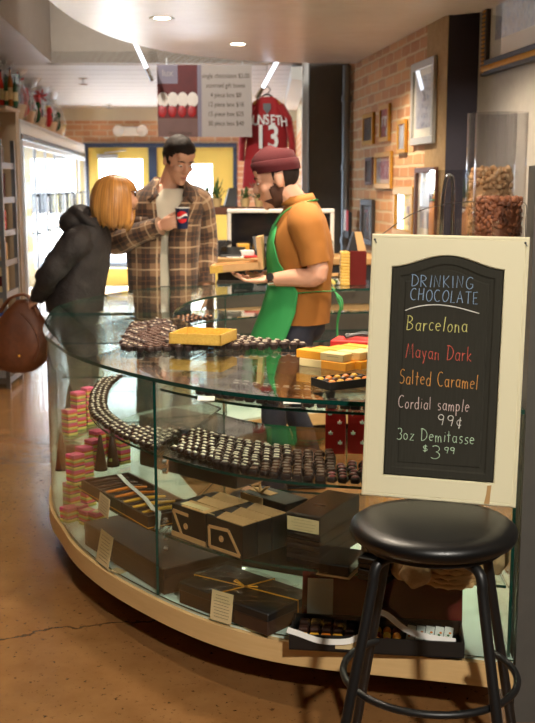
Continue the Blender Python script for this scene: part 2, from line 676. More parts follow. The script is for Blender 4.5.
def wall_box(name, a, b, z0, z1, thick, mat, uv=True):
    """an upright slab; its visible face runs from a to b and it thickens to the right-hand side of a->b"""
    a, b = V((a[0], a[1], 0)), V((b[0], b[1], 0))
    t = (b - a).normalized()
    n = V((t.y, -t.x, 0))
    L = (b - a).length
    q = [a, b, b + n * thick, a + n * thick]
    vs = [(p.x, p.y, z0) for p in q] + [(p.x, p.y, z1) for p in q]
    fs = [(0, 1, 5, 4), (1, 2, 6, 5), (2, 3, 7, 6), (3, 0, 4, 7), (4, 5, 6, 7), (3, 2, 1, 0)]
    uvs = [((0, z0), (L, z0), (L, z1), (0, z1)), ((0, z0), (thick, z0), (thick, z1), (0, z1)),
           ((0, z0), (L, z0), (L, z1), (0, z1)), ((0, z0), (thick, z0), (thick, z1), (0, z1)),
           ((0, 0), (L, 0), (L, thick), (0, thick)), ((0, 0), (L, 0), (L, thick), (0, thick))]
    mb = MB()
    mb.add(vs, fs, 0, None, uvs)
    return structure(mb.build(name, mat, recalc=False))

structure(MB().box((0, 6.5, -0.05), (9.0, 19.4, 0.1)).build('floor', 'floor_concrete'))
CEIL = 3.4
structure(MB().box((0.4, 3.5, CEIL + 0.05), (9.0, 13.0, 0.1)).build('ceiling', 'taupe_paint'))
structure(MB().box((-1.0, 12.85, 2.65), (5.4, 5.9, 0.1)).build('ceiling', 'beadboard'))
# beam across the room and the soffit along the left side
structure(MB().box((-0.66, 10.0, 3.0), (2.74, 0.2, 0.8)).build('trim_1', 'taupe_paint'))
sx0, sx1 = -1.97, -1.35
mb = MB()
q = [(-3.4, -3), (-1.02, -3), (-1.755, 7.17), (-1.97, 9.9), (-1.97, 10.1), (-3.4, 10.1)]
mb.prism(q, 2.6, CEIL)
mb.m[0] = 1
structure(mb.build('trim_2', ['taupe_paint', 'soffit_under_daylit']))
structure(MB().box((-3.45, 6.5, 1.7), (0.1, 19.2, 3.5)).build('wall_left', 'cream_wall'))
structure(MB().box((0.4, -3.05, 1.7), (9.0, 0.1, 3.5)).build('wall_front', 'column_grey'))
wall_box('wall_right', (brick_x(9.4), 9.4), (brick_x(6.96), 6.96), 0, CEIL, -0.19, 'brick_red')
wall_box('wall_right', (brick_x(6.96), 6.96), (brick_x(6.52), 6.52), 0, CEIL, -0.19, 'stucco')
wall_box('wall_right', (brick_x(6.52) + 0.004, 6.516), (grey_x(6.52), 6.516), 0, CEIL, -0.02, 'purple_wall')
wall_box('wall_right', (grey_x(6.52), 6.52), (grey_x(-3), -3), 0, CEIL, -0.1, 'grey_wall')
# grey column wall between the brick wall and the back room
structure(MB().box((0.54, 9.42, 1.7), (0.36, 0.16, 3.4)).build('wall_column', 'column_grey'))
structure(MB().box((0.345, 9.62, 1.3), (0.07, 0.2, 2.6)).build('trim_3', 'white_paint'))
structure(MB().box((0.30, 12.0, 2.52), (0.16, 4.0, 0.12)).build('trim_4', 'white_paint'))
wall_box('wall_right', (0.42, 15.6), (0.42, 9.72), 0, 2.2, -0.1, 'brick_back')
wall_box('wall_right', (0.42, 15.6), (0.42, 9.72), 2.2, 2.6, -0.1, 'cream_wall')
# the low grey wall at the right-hand end of the case
structure(MB().box((1.24, 2.80, 0.775), (1.09, 0.08, 1.55)).build('wall_low', 'column_grey'))

# back wall: brick above two yellow doors
BY = 15.6
DH = aty(150, 147.5, BY).z           # underside of the blue header
x0 = -3.4; xl = aty(84, 150, BY).x; xr = aty(237, 150, BY).x
def back_piece(xa, xb, za, zb, mat='brick_back', name='wall_back'):
    wall_box(name, (xa, BY), (xb, BY), za, zb, -0.25, mat)
back_piece(-3.4, xl, 0, 2.42)
back_piece(xl, xr, DH + 0.06, 2.42)
back_piece(xr, 0.42, 0, 2.42)
back_piece(-3.4, 0.42, 2.42, 2.6, 'cream_wall')
def door(n, xa, xb, win, light=None):
    t = bpy.data.objects.new('door_%d' % n, None)
    COL.objects.link(t)
    t.location = ((xa + xb) / 2, BY + 0.05, 0)
    structure(t)
    w = xb - xa
    ox = -(xa + xb) / 2
    f = MB()
    fw = 0.06
    for sx in (xa + fw / 2, xb - fw / 2):
        f.box((sx + ox, 0, DH / 2), (fw, 0.12, DH))
    f.build('door_frame', 'blue_frame', t)
    a, b, c, d = win
    m = MB()
    xi0, xi1 = xa + fw, xb - fw
    for (p, q_, r, s_) in ((xi0, a, 0.02, DH), (b, xi1, 0.02, DH), (a, b, 0.02, c), (a, b, d, DH)):
        m.box(((p + q_) / 2 + ox, 0, (r + s_) / 2), (q_ - p, 0.05, s_ - r))
    m.build('door_leaf', 'yellow_paint', t)
    MB().box(((a + b) / 2 + ox, 0, (c + d) / 2), (b - a, 0.008, d - c)).build('pane', 'window_glass', t)
    m = MB()
    m.tube([(a + ox + 0.02, -0.06, 1.0), (b + ox - 0.02, -0.06, 1.0)], 0.016)
    for q_ in (a + ox + 0.03, b + ox - 0.03):
        m.box((q_, -0.04, 1.0), (0.03, 0.05, 0.05))
    m.build('push_bar', 'alu', t)
    cl = MB()
    cl.box((xa + ox + 0.34, -0.06, DH - 0.13), (0.3, 0.06, 0.07), b=0.008)
    cl.tube([(xa + ox + 0.3, -0.09, DH - 0.08), (xa + ox + 0.62, -0.09, DH - 0.04)], 0.01)
    cl.build('door_closer', 'alu', t)
X = lambda px: aty(px, 150, BY).x
Zb = lambda py: aty(150, py, BY).z
xm = X(152.5)
door(1, xl, xm, (X(98), X(142), 0.28, Zb(159)))
door(2, xm, xr, (X(168), X(212), 0.28, Zb(164)))
structure(MB().box(((xl + xr) / 2, BY - 0.01, DH + 0.03), (xr - xl, 0.16, 0.06)).build('trim_5', 'blue_frame'))

# conduit in the corner of the brick wall
pc = V((brick_x(9.2) - 0.05, 9.2, 0))
mb = MB()
mb.tube([(pc.x, pc.y, 0.0), (pc.x, pc.y, 2.5)], 0.035, 12)
for z in (1.0, 1.62, 2.2):
    mb.tube([(pc.x, pc.y, z), (pc.x, pc.y, z + 0.05)], 0.044, 12)
tag(mb.build('conduit_pipe', 'galv', smooth=40), 'grey metal conduit pipe running up the corner of the brick wall', 'pipe')

# round canopy over the case
CAN = 2.5
cc, ca, cb = V((0.75, 6.0)), 1.95, 3.05
pts = []
for k in range(160):
    a = 2 * PI * k / 160
    p = V((cc.x + ca * math.copysign(abs(math.cos(a)) ** 0.8, math.cos(a)), cc.y + cb * math.copysign(abs(math.sin(a)) ** 0.8, math.sin(a))))
    lim = (brick_x(p.y) if p.y > 6.52 else grey_x(p.y)) - 0.01
    p.x = min(p.x, lim)
    pts.append(p)
q = []
for p in pts:
    if not q or (p - q[-1]).length > 0.004:
        q.append(p)
structure(MB().prism(q, CAN, CAN + 0.14).build('ceiling_canopy', 'canopy_plaster', smooth=40))
mb = MB()
for (x, y) in ((-0.2, 6.4), (0.3, 8.0), (0.4, 4.4)):
    mb.tube([(x, y, CAN + 0.14), (x, y, CEIL)], 0.012, 8)
structure(mb.build('trim_6', 'alu'))

# ---------------------------------------------------------------- lamps
LAMPS = []
def downlight(p, label, group=None):
    t = thing('downlight', label, 'ceiling light', p, 0, group)
    m = MB()
    m.lathe([(0.052, 0.0), (0.075, -0.004), (0.078, 0.0), (0.05, 0.0)], (0, 0, -0.001), 28, caps=False)
    m.build('trim_ring', 'white_paint', t, smooth=40)
    m = MB()
    m.lathe([(0.001, -0.003), (0.05, -0.002), (0.05, -0.0005)], (0, 0, 0), 24)
    m.build('lamp', 'lamp_white', t)
    return t
def spot(p, watts, size=100, blend=0.6, col=(1.0, 0.80, 0.56), rad=0.05, aim=(0, 0, -1)):
    l = bpy.data.lights.new('downlight_or_fill', 'SPOT')  # shared by the canopy downlights and the added fill spots
    l.energy = watts
    l.spot_size = R(size)
    l.spot_blend = blend
    l.color = col
    l.shadow_soft_size = rad
    o = bpy.data.objects.new('downlight_or_fill', l)
    COL.objects.link(o)
    o.location = p
    o.rotation_euler = V(aim).to_track_quat('-Z', 'Y').to_euler()
    return o
pA, pB = atz(162, 18, CAN), atz(238, 44, CAN)
downlight((pA.x, pA.y, CAN), 'glowing recessed light nearer the canopy rim edge, above the man')
downlight((pB.x, pB.y, CAN), 'glowing recessed light in the canopy between hanging menu sign and jersey')
# ---------------------------------------------------------------- the curved glass display case
HC = 0.92
front_px = [(525, 410), (450, 406), (362, 402), (314, 399.5), (273, 396.5), (232, 392), (191, 385.5), (150, 377), (103.5, 365), (72, 353.5), (56, 343.5), (43, 331)]
outer = [atz(px, py, HC) for px, py in front_px]
outer = [V((p.x, p.y)) for p in outer] + [V(p) for p in ((-1.0, 4.79), (-1.01, 5.15), (-0.92, 5.5), (-0.70, 5.95), (-0.39, 6.14), (-0.05, 6.32), (0.35, 6.45), (0.95, 6.5))]
inner = [V(p) for p in ((0.72, 3.75), (0.56, 3.76), (0.38, 3.77), (0.25, 3.77), (0.13, 3.79), (0.03, 3.82), (-0.07, 3.9), (-0.16, 4.02), (-0.26, 4.2), (-0.33, 4.4), (-0.38, 4.56), (-0.42, 4.7),
                         (-0.435, 4.82), (-0.42, 5.1), (-0.38, 5.35), (-0.27, 5.58), (-0.1, 5.72), (0.1, 5.84), (0.4, 5.94), (0.95, 6.0))]
NS = 190
OUT = catmull([(p.x, p.y, 0) for p in outer], NS)
INN = catmull([(p.x, p.y, 0) for p in inner], NS)
def ring(u, t):
    k = max(0.0, min(1.0, u)) * NS
    i = min(int(k), NS - 1)
    f = k - i
    o = OUT[i].lerp(OUT[i + 1], f)
    n = INN[i].lerp(INN[i + 1], f)
    return o.lerp(n, t)
def ring_dir(u, t):
    return (ring(min(1, u + 0.004), t) - ring(max(0, u - 0.004), t)).normalized()
def u_at(px, z, t=0.0, hi=0.62):
    best, bu = 1e9, 0
    for k in range(620):
        u = k / 620 * hi
        p = ring(u, t)
        d = abs(proj((p.x, p.y, z))[0] - px)
        if d < best:
            best, bu = d, u
    return bu
def slab(mb, u0, u1, t0, t1, z0, z1, n=48, mi_face=0, mi_edge=1, inset=0.0):
    rings = []
    for k in range(n + 1):
        u = u0 + (u1 - u0) * k / n
        a, b = ring(u, t0), ring(u, t1)
        if inset:
            d = (b - a).normalized()
            a = a + d * inset
        rings.append((a, b))
    o = len(mb.v)
    for a, b in rings:
        mb.v += [(a.x, a.y, z0), (b.x, b.y, z0), (b.x, b.y, z1), (a.x, a.y, z1)]
    def f(q, m):
        mb.f.append(q); mb.m.append(m); mb.uv.append(None)
    for k in range(n):
        i, j = o + 4 * k, o + 4 * k + 4
        f([i, i + 1, j + 1, j], mi_face)
        f([i + 3, j + 3, j + 2, i + 2], mi_face)
        f([i, j, j + 3, i + 3], mi_edge)
        f([i + 1, i + 2, j + 2, j + 1], mi_edge)
    f([o, o + 3, o + 2, o + 1], mi_edge)
    e = o + 4 * n
    f([e, e + 1, e + 2, e + 3], mi_edge)
def curtain(mb, u0, u1, z0, z1, off, th, n=48, t0=0.0, sgn=1):
    """upright curved pane set back `off` metres from the outer edge"""
    o = len(mb.v)
    for k in range(n + 1):
        u = u0 + (u1 - u0) * k / n
        a, b = ring(u, 0), ring(u, 1)
        if sgn < 0:
            a, b = b, a
        d = (b - a).normalized()
        p, q = a + d * off, a + d * (off + th)
        mb.v += [(p.x, p.y, z0), (q.x, q.y, z0), (q.x, q.y, z1), (p.x, p.y, z1)]
    def f(q, m):
        mb.f.append(q); mb.m.append(m); mb.uv.append(None)
    for k in range(n):
        i, j = o + 4 * k, o + 4 * k + 4
        f([i, i + 1, j + 1, j], 1)
        f([i + 3, j + 3, j + 2, i + 2], 1)
        f([i, j, j + 3, i + 3], 0)
        f([i + 1, i + 2, j + 2, j + 1], 0)
    f([o, o + 3, o + 2, o + 1], 1)
    e = o + 4 * n
    f([e, e + 1, e + 2, e + 3], 1)

case = thing('display_case', 'curved glass chocolate display case on a pale wooden base rim', 'display case', (0, 0, 0))
U_POST = u_at(155, 0.6)
U_JOIN = 12.0 / 19.0
GL = ['glass', 'glass_edge']
DECK = 0.215
mb = MB(); slab(mb, 0, 1, 0.0, 1.0, 0.135, DECK - 0.012, 190, 0, 0)
mb.build('base_rim', 'trim_wood', case, smooth=40)
mb = MB(); slab(mb, 0, 1, 0.02, 0.98, DECK - 0.012, DECK, 190, 0, 0)
mb.build('deck', 'deck_white', case, smooth=40)
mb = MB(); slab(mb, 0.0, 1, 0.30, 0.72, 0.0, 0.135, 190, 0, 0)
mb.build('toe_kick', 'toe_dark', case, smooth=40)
for a, b in ((0, U_JOIN - 0.0004), (U_JOIN + 0.0004, 1)):
    mb = MB(); slab(mb, a, b, 0, 1, HC - 0.012, HC, 110)
    mb.build('top_panel', GL, case, smooth=40)
for a, b in ((0, U_POST - 0.001), (U_POST + 0.001, U_JOIN - 0.001), (U_JOIN + 0.001, 1)):
    mb = MB(); curtain(mb, a, b, DECK, HC - 0.012, 0.012, 0.007, 70)
    mb.build('front_pane', GL, case, smooth=40)
def radial(u, t0, t1, z0, z1, th=0.009, name='partition'):
    a, b = ring(u, t0), ring(u, t1)
    d = (b - a).normalized()
    n = V((-d.y, d.x, 0)) * th / 2
    m = MB()
    vs = [a + n, b + n, b - n, a - n]
    vv = [(p.x, p.y, z) for z in (z0, z1) for p in vs]
    fs = [(0, 1, 5, 4), (2, 3, 7, 6), (1, 2, 6, 5), (3, 0, 4, 7), (4, 5, 6, 7), (3, 2, 1, 0)]
    for f_, mi in zip(fs, (0, 0, 1, 1, 1, 1)):
        pass
    m.v, m.f, m.m, m.uv = vv, [list(x) for x in fs], [0, 0, 1, 1, 1, 1], [None] * 6
    return m.build(name, GL, case)
radial(U_POST, 0.012, 0.93, DECK, HC - 0.013)
radial(U_JOIN, 0.03, 0.95, DECK, HC - 0.013)
radial(0.003, 0.03, 0.97, DECK, HC - 0.013, name='end_pane')
radial(0.9, 0.05, 0.95, DECK, HC - 0.013)
radial(0.81, 0.05, 0.95, DECK, HC - 0.013)
Z1, Z2, Z0 = 0.662, 0.410, 0.878
U_L = u_at(93, Z1, 0.28)
def shelf(u0, u1, t0, t1, z, th=0.008, n=70):
    m = MB(); slab(m, u0, u1, t0, t1, z - th, z, n)
    return m.build('glass_shelf', GL, case, smooth=40)
shelf(0.005, U_POST - 0.002, 0.06, 0.62, Z0)
shelf(0.005, U_POST - 0.002, 0.07, 0.80, Z1)
# left-hand upper shelf: a rounded end, so it is drawn as its own outline
def left_edge(u):
    f = max(0.0, min(1.0, (u - U_POST - 0.002) / (0.60 - U_POST)))
    return 0.06 + 0.10 * f + 0.30 * f ** 3
def arc_left(n=24):
    p = []
    for k in range(41):
        u = U_POST + 0.002 + (0.60 - U_POST) * k / 40
        f = k / 40
        p.append(ring(u, left_edge(u)))
    q_ = []
    for k in range(21):
        u = 0.60 - (0.60 - U_POST - 0.002) * k / 20
        q_.append(ring(u, 0.9))
    return p, q_
pl, ql = arc_left()
mb = MB(); mb.prism([(p.x, p.y) for p in pl + ql], Z1 - 0.008, Z1)
for k in range(2, len(mb.m)):
    mb.m[k] = 1
mb.build('glass_shelf', GL, case)
shelf(0.005, U_POST - 0.002, 0.06, 0.86, Z2)
shelf(U_POST + 0.002, U_JOIN - 0.002, 0.06, 0.86, Z2)
shelf(U_JOIN + 0.002, 0.995, 0.08, 0.92, 0.62)
shelf(U_JOIN + 0.002, 0.995, 0.08, 0.92, 0.78)
# wooden divider board behind the shelves on the clerk's side
# chrome clips on the partition
pp, pq = ring(U_POST, 0.10), ring(U_POST, 0.12)
for z in (Z2 - 0.03, Z2 - 0.065, Z1 - 0.03, Z1 - 0.06, Z2 + 0.03):
    d = (pq - pp).normalized(); n = V((d.y, -d.x, 0))
    p = V((pp.x, pp.y, z))
    MB().tube([p - n * 0.002, p + n * 0.012], 0.009, 12).build('clip', 'chrome', case, smooth=40)

# ---------------------------------------------------------------- small builders for goods
def choc_mesh(kind):
    m = MB()
    if kind == 'oval':               # round dark truffle with a white cap
        m.lathe([(0.010, 0.0), (0.0145, 0.004), (0.0155, 0.010), (0.0125, 0.016), (0.0, 0.0185)], seg=12, mi=0)
        m.ell((0, 0, 0.0165), (0.0092, 0.0052, 0.0042), 10, 6, mi=1)
        return m.mesh('truffle', ['choc_dark', 'choc_white'], 50)
    if kind == 'square':
        m.box((0, 0, 0.008), (0.027, 0.027, 0.016), 0, b=0.003)
        m.box((0, 0, 0.018), (0.022, 0.022, 0.005), 1, b=0.002)
        return m.mesh('square_chocolate', ['choc_cup', 'choc_mid'], 40)
    if kind == 'cup':                # white-topped dark cup
        m.lathe([(0.011, 0.0), (0.0165, 0.018), (0.015, 0.02)], seg=12, mi=0)
        m.lathe([(0.0148, 0.0192), (0.012, 0.0235), (0.0, 0.025)], seg=12, mi=1)
        m.box((0, 0, 0.0255), (0.017, 0.0055, 0.003), 2, b=0.001)
        return m.mesh('chocolate_cup', ['choc_cup', 'choc_dark', 'choc_white'], 40)
    if kind == 'red':
        m.box((0, 0, 0.009), (0.026, 0.026, 0.018), 0, b=0.004)
        m.ell((0, 0, 0.018), (0.011, 0.011, 0.004), 10, 6, mi=1)
        return m.mesh('red_dusted_chocolate', ['choc_cup', 'choc_red'], 40)
    if kind == 'orange':
        m.ell((0, 0, 0.011), (0.015, 0.015, 0.011), 12, 8, mi=0)
        m.ell((0.002, 0, 0.019), (0.008, 0.008, 0.004), 8, 6, mi=1)
        return m.mesh('orange_topped_truffle', ['choc_dark', 'orange_sweet'], 50)
CH = {k: choc_mesh(k) for k in ('oval', 'square', 'cup', 'red', 'orange')}
def choc(kind, name, x, y, z, rz, label, group, s=1.0):
    o = bpy.data.objects.new(name, CH[kind])
    COL.objects.link(o)
    o.location = (x + random.uniform(-0.003, 0.003), y + random.uniform(-0.003, 0.003), z + 0.0004)
    o.rotation_euler = (0, 0, rz + random.uniform(-0.3, 0.3))
    s *= random.uniform(0.94, 1.06)
    o.scale = (s, s, s)
    return tag(o, label, 'chocolate', group)
def rows(kind, name, u0, u1, ts, z, label, group, pitch=0.034, skip=0.0, s=1.0, keep=None, turn=0.0):
    n = 0
    for r_, t in enumerate(ts):
        u = u0 + (0.002 if r_ % 2 else 0)
        while u < u1:
            p = ring(u, t)
            d = ring_dir(u, t)
            e = (ring(min(1, u + 0.002), t) - ring(u, t)).length / 0.002
            if (keep is None or keep(p, u, t)) and random.random() >= skip:
                choc(kind, name, p.x, p.y, z, math.atan2(d.y, d.x) + turn, label, group, s)
                n += 1
            u += pitch / max(e, 0.05)
    return n

def two(pa, pb, z):
    """front edge of a box given where its two lower front corners show: place, heading, length"""
    a, b = atz(pa[0], pa[1], z), atz(pb[0], pb[1], z)
    d = b - a
    return a, math.atan2(d.y, d.x), d.length

def open_tray(t, w, d, h, th, mat, bottom=0.004, name='tray'):
    m = MB()
    m.box((w / 2, d / 2, bottom / 2), (w, d, bottom))
    m.box((w / 2, th / 2, h / 2), (w, th, h))
    m.box((w / 2, d - th / 2, h / 2), (w, th, h))
    m.box((th / 2, d / 2, h / 2), (th, d - 2 * th, h))
    m.box((w - th / 2, d / 2, h / 2), (th, d - 2 * th, h))
    return m.build(name, mat, t)
def ribbon(pts, w, axis=(0, 0, 1), th=0.0008):
    """flat strip along pts whose width runs across `axis`"""
    m = MB()
    pts = [V(p) for p in pts]
    rg = []
    for i, p in enumerate(pts):
        t = (pts[min(i + 1, len(pts) - 1)] - pts[max(i - 1, 0)]).normalized()
        s_ = V(axis)
        s_ = (s_ - t * s_.dot(t))
        if s_.length < 1e-5: s_ = V((1, 0, 0))
        s_.normalize()
        n = t.cross(s_)
        rg.append([p + s_ * w / 2 + n * th, p - s_ * w / 2 + n * th, p - s_ * w / 2 - n * th, p + s_ * w / 2 - n * th])
    m.loft(rg)
    return m
def text_lines(parent, X, w, h, lines, ink='ink', seed=1):
    """rows of tiny strokes where the photograph shows unreadable small print"""
    rd = random.Random(seed)
    m = MB()
    for i in range(lines):
        z = h * (0.86 - 0.72 * i / max(1, lines - 1))
        L = w * rd.uniform(0.55, 0.8)
        x = w / 2 - L / 2
        while x < w / 2 + L / 2:
            k = rd.uniform(0.03, 0.09) * w
            m.box((x + k / 2, -0.0004, z), (k * 0.85, 0.0006, h * 0.013))
            x += k * 1.15
    return m.build('small_print', ink, parent, X=X)
def price_card(name, pa, pb, z, h, label, lean=10, lines=8, foot=True, group=None, d=0.0):
    a, rz, L = two(pa, pb, z)
    t = thing(name, label, 'card', a, rz, group)
    X = Matrix.Rotation(R(-lean), 4, 'X')
    m = MB(); m.box((L / 2, 0, h / 2), (L, 0.0015, h), 0, X)
    m.build('card', 'cream_card', t)
    text_lines(t, X @ Matrix.Translation((0, -0.0009, 0)), L, h, lines, seed=sum(map(ord, label)) % 97)
    return t
# ---------------------------------------------------------------- goods in and on the case
lab = 'white-capped round dark truffle in the long curved rows left of the upright glass partition'
for k in range(8):
    u = U_POST + 0.010 + (0.0025 if k % 2 else 0)
    while u < 0.592:
        wd_ = (ring(u, 1) - ring(u, 0)).length
        t = left_edge(u) + (0.024 + 0.034 * k) / wd_
        e = (ring(u + 0.002, t) - ring(u, t)).length / 0.002
        if t < 0.86 and (k < 3 or u < 0.455 - 0.012 * k):
            p = ring(u, t); d = ring_dir(u, t)
            choc('oval', 'white_capped_truffle', p.x, p.y, Z1, math.atan2(d.y, d.x), lab, 'white-capped truffles left of the partition')
        u += 0.0345 / e
for k in range(9):
    t = 0.15 + 0.036 * k
    rows('oval', 'white_capped_truffle', u_at(212, Z1, t), U_POST - 0.006, [t], Z1,
         'white-capped round dark truffle just right of the glass partition, behind the kraft-topped boxes', 'white-capped truffles right of the partition', 0.035, skip=0.03)
# right-hand group: white-capped, plain squares, red-dusted
def in_px(x0, y0, x1, y1):
    def k(p, u, t):
        a = proj((p.x, p.y, Z1 + 0.01))
        return x0 <= a[0] <= x1 and y0 <= a[1] <= y1
    return k
for k in range(10):
    t = 0.10 + 0.034 * k
    def kw(p, u, t):
        a = proj((p.x, p.y, Z1 + 0.01))
        return 216 < a[0] < 292 and a[1] > 436 and (a[0] - 216) / 76 * 26 + 452 + (470 - a[1]) * 0.25 < 492 and a[1] < 478 - (a[0] - 225) * 0.30
    rows('cup', 'white_topped_chocolate', 0.01, U_POST - 0.004, [t], Z1,
         'dark chocolate cup with white bar on top, front of middle shelf right of the partition', 'white-topped chocolate cups on the middle shelf', 0.034, keep=kw)
    def ks(p, u, t):
        a = proj((p.x, p.y, Z1 + 0.01))
        return not kw(p, u, t) and 240 < a[0] < 332 and 452 < a[1] < 490 and a[1] < 500 - (a[0] - 240) * 0.20
    rows('square', 'square_chocolate', 0.01, U_POST - 0.004, [t], Z1,
         'plain square dark chocolate without topping, beside the white-topped cups on the middle shelf', 'plain square chocolates on the middle shelf', 0.034, keep=ks)
    def kr(p, u, t):
        a = proj((p.x, p.y, Z1 + 0.01))
        return not kw(p, u, t) and not ks(p, u, t) and 270 < a[0] < 420 and a[1] > 464
    rows('red', 'red_dusted_chocolate', 0.01, U_POST - 0.004, [t], Z1,
         'red-dusted square chocolate on the middle shelf behind the chalkboard edge', 'red-dusted chocolates on the middle shelf', 0.034, keep=kr)
# thin shelf right under the top
for t, kind, nm, lb, g in ((0.10, 'square', 'square_chocolate', 'square dark chocolate in the front row on the shallow shelf under the glass top', 'square chocolates right under the glass top'),
                           (0.135, 'square', 'square_chocolate', 'square dark chocolate in the front row on the shallow shelf under the glass top', 'square chocolates right under the glass top')):
    rows(kind, nm, 0.012, u_at(200, Z0, 0.1), [t], Z0, lb, g, 0.036, skip=0.12)
for t in (0.24, 0.275):
    rows('cup', 'white_topped_chocolate', u_at(330, Z0, t), u_at(232, Z0, t), [t], Z0,
         'white-topped chocolate in the short double row seen through the glass top before the apron', 'white-topped chocolates under the glass top', 0.034)
for k, px in enumerate((206, 292, 352)):
    a = atz(px, 402 + k * 3.2, Z0)
    MBc = MB(); MBc.box((0, 0, 0.006), (0.05, 0.03, 0.002), X=Matrix.Rotation(R(12), 4, 'X'))
    tag(MBc.build('price_tag', 'white_paper', None, (a.x, a.y + 0.01, Z0 + 0.003)),
        ['small white price tag on the shallow shelf above the brown carton', 'small white price tag on the shallow shelf below the orange sleeves', 'small white price tag on the shallow shelf beside the chalkboard'][k], 'price tag')
# chocolates standing on the glass top along the clerk's side
def in_poly(q, poly):
    c = False
    n = len(poly)
    for a_ in range(n):
        (x0, y0), (x1, y1) = poly[a_], poly[(a_ + 1) % n]
        if (y0 > q[1]) != (y1 > q[1]) and q[0] < (x1 - x0) * (q[1] - y0) / (y1 - y0) + x0: c = not c
    return c
BLOCK = [(134, 326), (168, 323), (180, 340), (178, 352), (124, 353), (120, 346)]
STRIP = [(176, 340), (306, 341), (306, 349), (176, 352)]
for k in range(30):
    u = 0.10 + (0.003 if k % 2 else 0)
    while u < 0.56:
        wd_ = (ring(u, 1) - ring(u, 0)).length
        off = 0.03 + 0.037 * k
        t = 1 - off / wd_
        if t < 0.2:
            u += 0.01; continue
        p = ring(u, t); d = ring_dir(u, t)
        e = (ring(u + 0.002, t) - ring(u, t)).length / 0.002
        q = proj((p.x, p.y, HC))
        if in_poly(q, BLOCK):
            choc('square' if (k + int(u * 400)) % 3 else 'cup', 'dark_chocolate', p.x, p.y, HC, math.atan2(d.y, d.x),
                 'dark chocolate in the dense block on the glass top left of the gold tray', 'dark chocolates left of the gold tray')
        elif in_poly(q, STRIP):
            choc('cup', 'white_topped_chocolate', p.x, p.y, HC, math.atan2(d.y, d.x),
                 'white-topped dark chocolate on the glass top around and under the gold tray', 'white-topped chocolates on the glass top')
        u += 0.037 / max(e, 0.3)
for t in (0.80, 0.86, 0.92):
    rows('square', 'dark_chocolate', 0.57, 0.62, [t], Z1 + 0.001,
         'dark chocolate at the far left end of the middle shelf', 'dark chocolates at the far end', 0.036)
# orange-topped truffles on the far part of the ring
for t in (0.62, 0.70, 0.78, 0.86):
    rows('orange', 'orange_topped_truffle', 0.655, 0.80, [t], 0.78,
         'orange-topped truffle on the far glass shelf between the customer and the clerk', 'orange-topped truffles on the far shelf', 0.045, skip=0.05)

# gold tray (on the chocolates)
zt = HC + 0.0275
a, rz, L = two((169, 343.5), (221, 346.0), zt)
t = thing('gold_tray', 'empty open gold card tray resting on chocolates on the glass top', 'tray', a, rz)
w, d, h = L, 0.17, 0.038
m = MB()
m.box((w / 2, d / 2, 0.002), (w, d, 0.004))
for (cx, cy, sx, sy) in ((w / 2, 0.003, w, 0.006), (w / 2, d - 0.003, w, 0.006), (0.003, d / 2, 0.006, d), (w - 0.003, d / 2, 0.006, d)):
    m.box((cx, cy, h / 2), (sx, sy, h))
m.build('tray', 'gold_leaf', t)
mb = MB()
b0 = atz(208, 349.5, HC)
mb.tube([(-0.02, 0, 0.006), (0, 0.004, 0.009), (0.02, 0, 0.006)], 0.006, 8, flat=0.6)
mb.ell((0, 0, 0.008), (0.006, 0.006, 0.006), 8, 6)
tag(mb.build('blue_bow', 'tag_blue', None, (b0.x, b0.y - 0.02, HC + 0.001), smooth=50), 'tiny pale blue bow on the glass top before the gold tray', 'bow')

# orange and cream sleeved boxes
def sleeve(label, pos, rz, flip, g='sleeved boxes on the glass top'):
    t = thing('sleeved_box', label, 'box', pos, rz, g)
    l, dd, hh = 0.185, 0.05, 0.025
    MB().box((l / 2, dd / 2, hh / 2), (l, dd, hh), b=0.002).build('box', 'sleeve_cream', t)
    k = 0.52
    x = l * k / 2 if not flip else l - l * k / 2
    MB().box((x, dd / 2, hh / 2), (l * k + 0.002, dd + 0.002, hh + 0.002), b=0.002).build('sleeve', 'sleeve_orange', t)
    text_lines(t, Matrix.Translation(((0.02 if not flip else l - l * k + 0.01), -0.0012, -0.035)), 0.07, 0.09, 1)
    return t
a, rz, L = two((299, 365.5), (344, 371.5), HC)
c_, s_ = math.cos(rz), math.sin(rz)
def rel(x, y, z=0):
    return V((a.x + x * c_ - y * s_, a.y + x * s_ + y * c_, HC + 0.0005 + z))
names = ['front lower sleeved box with orange right half, on the glass top', 'front upper sleeved box with orange left half, topmost of the front pair',
         'lower sleeved box second from the front of the pile on the glass top', 'upper sleeved box second from the front, laid on the pile',
         'lower sleeved box third from the front of the pile', 'upper sleeved box third from the front, laid skewed on the pile',
         'rearmost lower sleeved box of the pile beside the apron', 'rearmost upper sleeved box, turned a little, beside the apron']
k = 0
for row in range(4):
    for lv in range(2):
        sleeve(names[k], rel(0.02 * row - 0.012 * lv + (0.01 if row == 2 else 0), 0.056 * row + 0.002 * lv, 0.0265 * lv), rz + (0.05 * (lv if row else 0)) * (1 if row % 2 else -1), flip=(lv == 0))
        k += 1
# dark flat box of nut clusters
a, rz, L = two((330, 391), (372, 386), HC)
t = thing('assortment_box', 'flat black box of nut chocolates on the glass top beside the chalkboard', 'box', a, rz)
open_tray(t, 0.16, 0.10, 0.024, 0.004, 'black_card')
for i in range(5):
    for j in range(3):
        m = MB(); m.ell((0, 0, 0), (0.012, 0.012, 0.008), 10, 7)
        m.build('nut_chocolate', ['orange_sweet', 'choc_mid', 'gold_sweet', 'choc_dark'][(i * 2 + j * 3) % 4], t, (0.02 + i * 0.03, 0.02 + j * 0.03, 0.019), smooth=60)
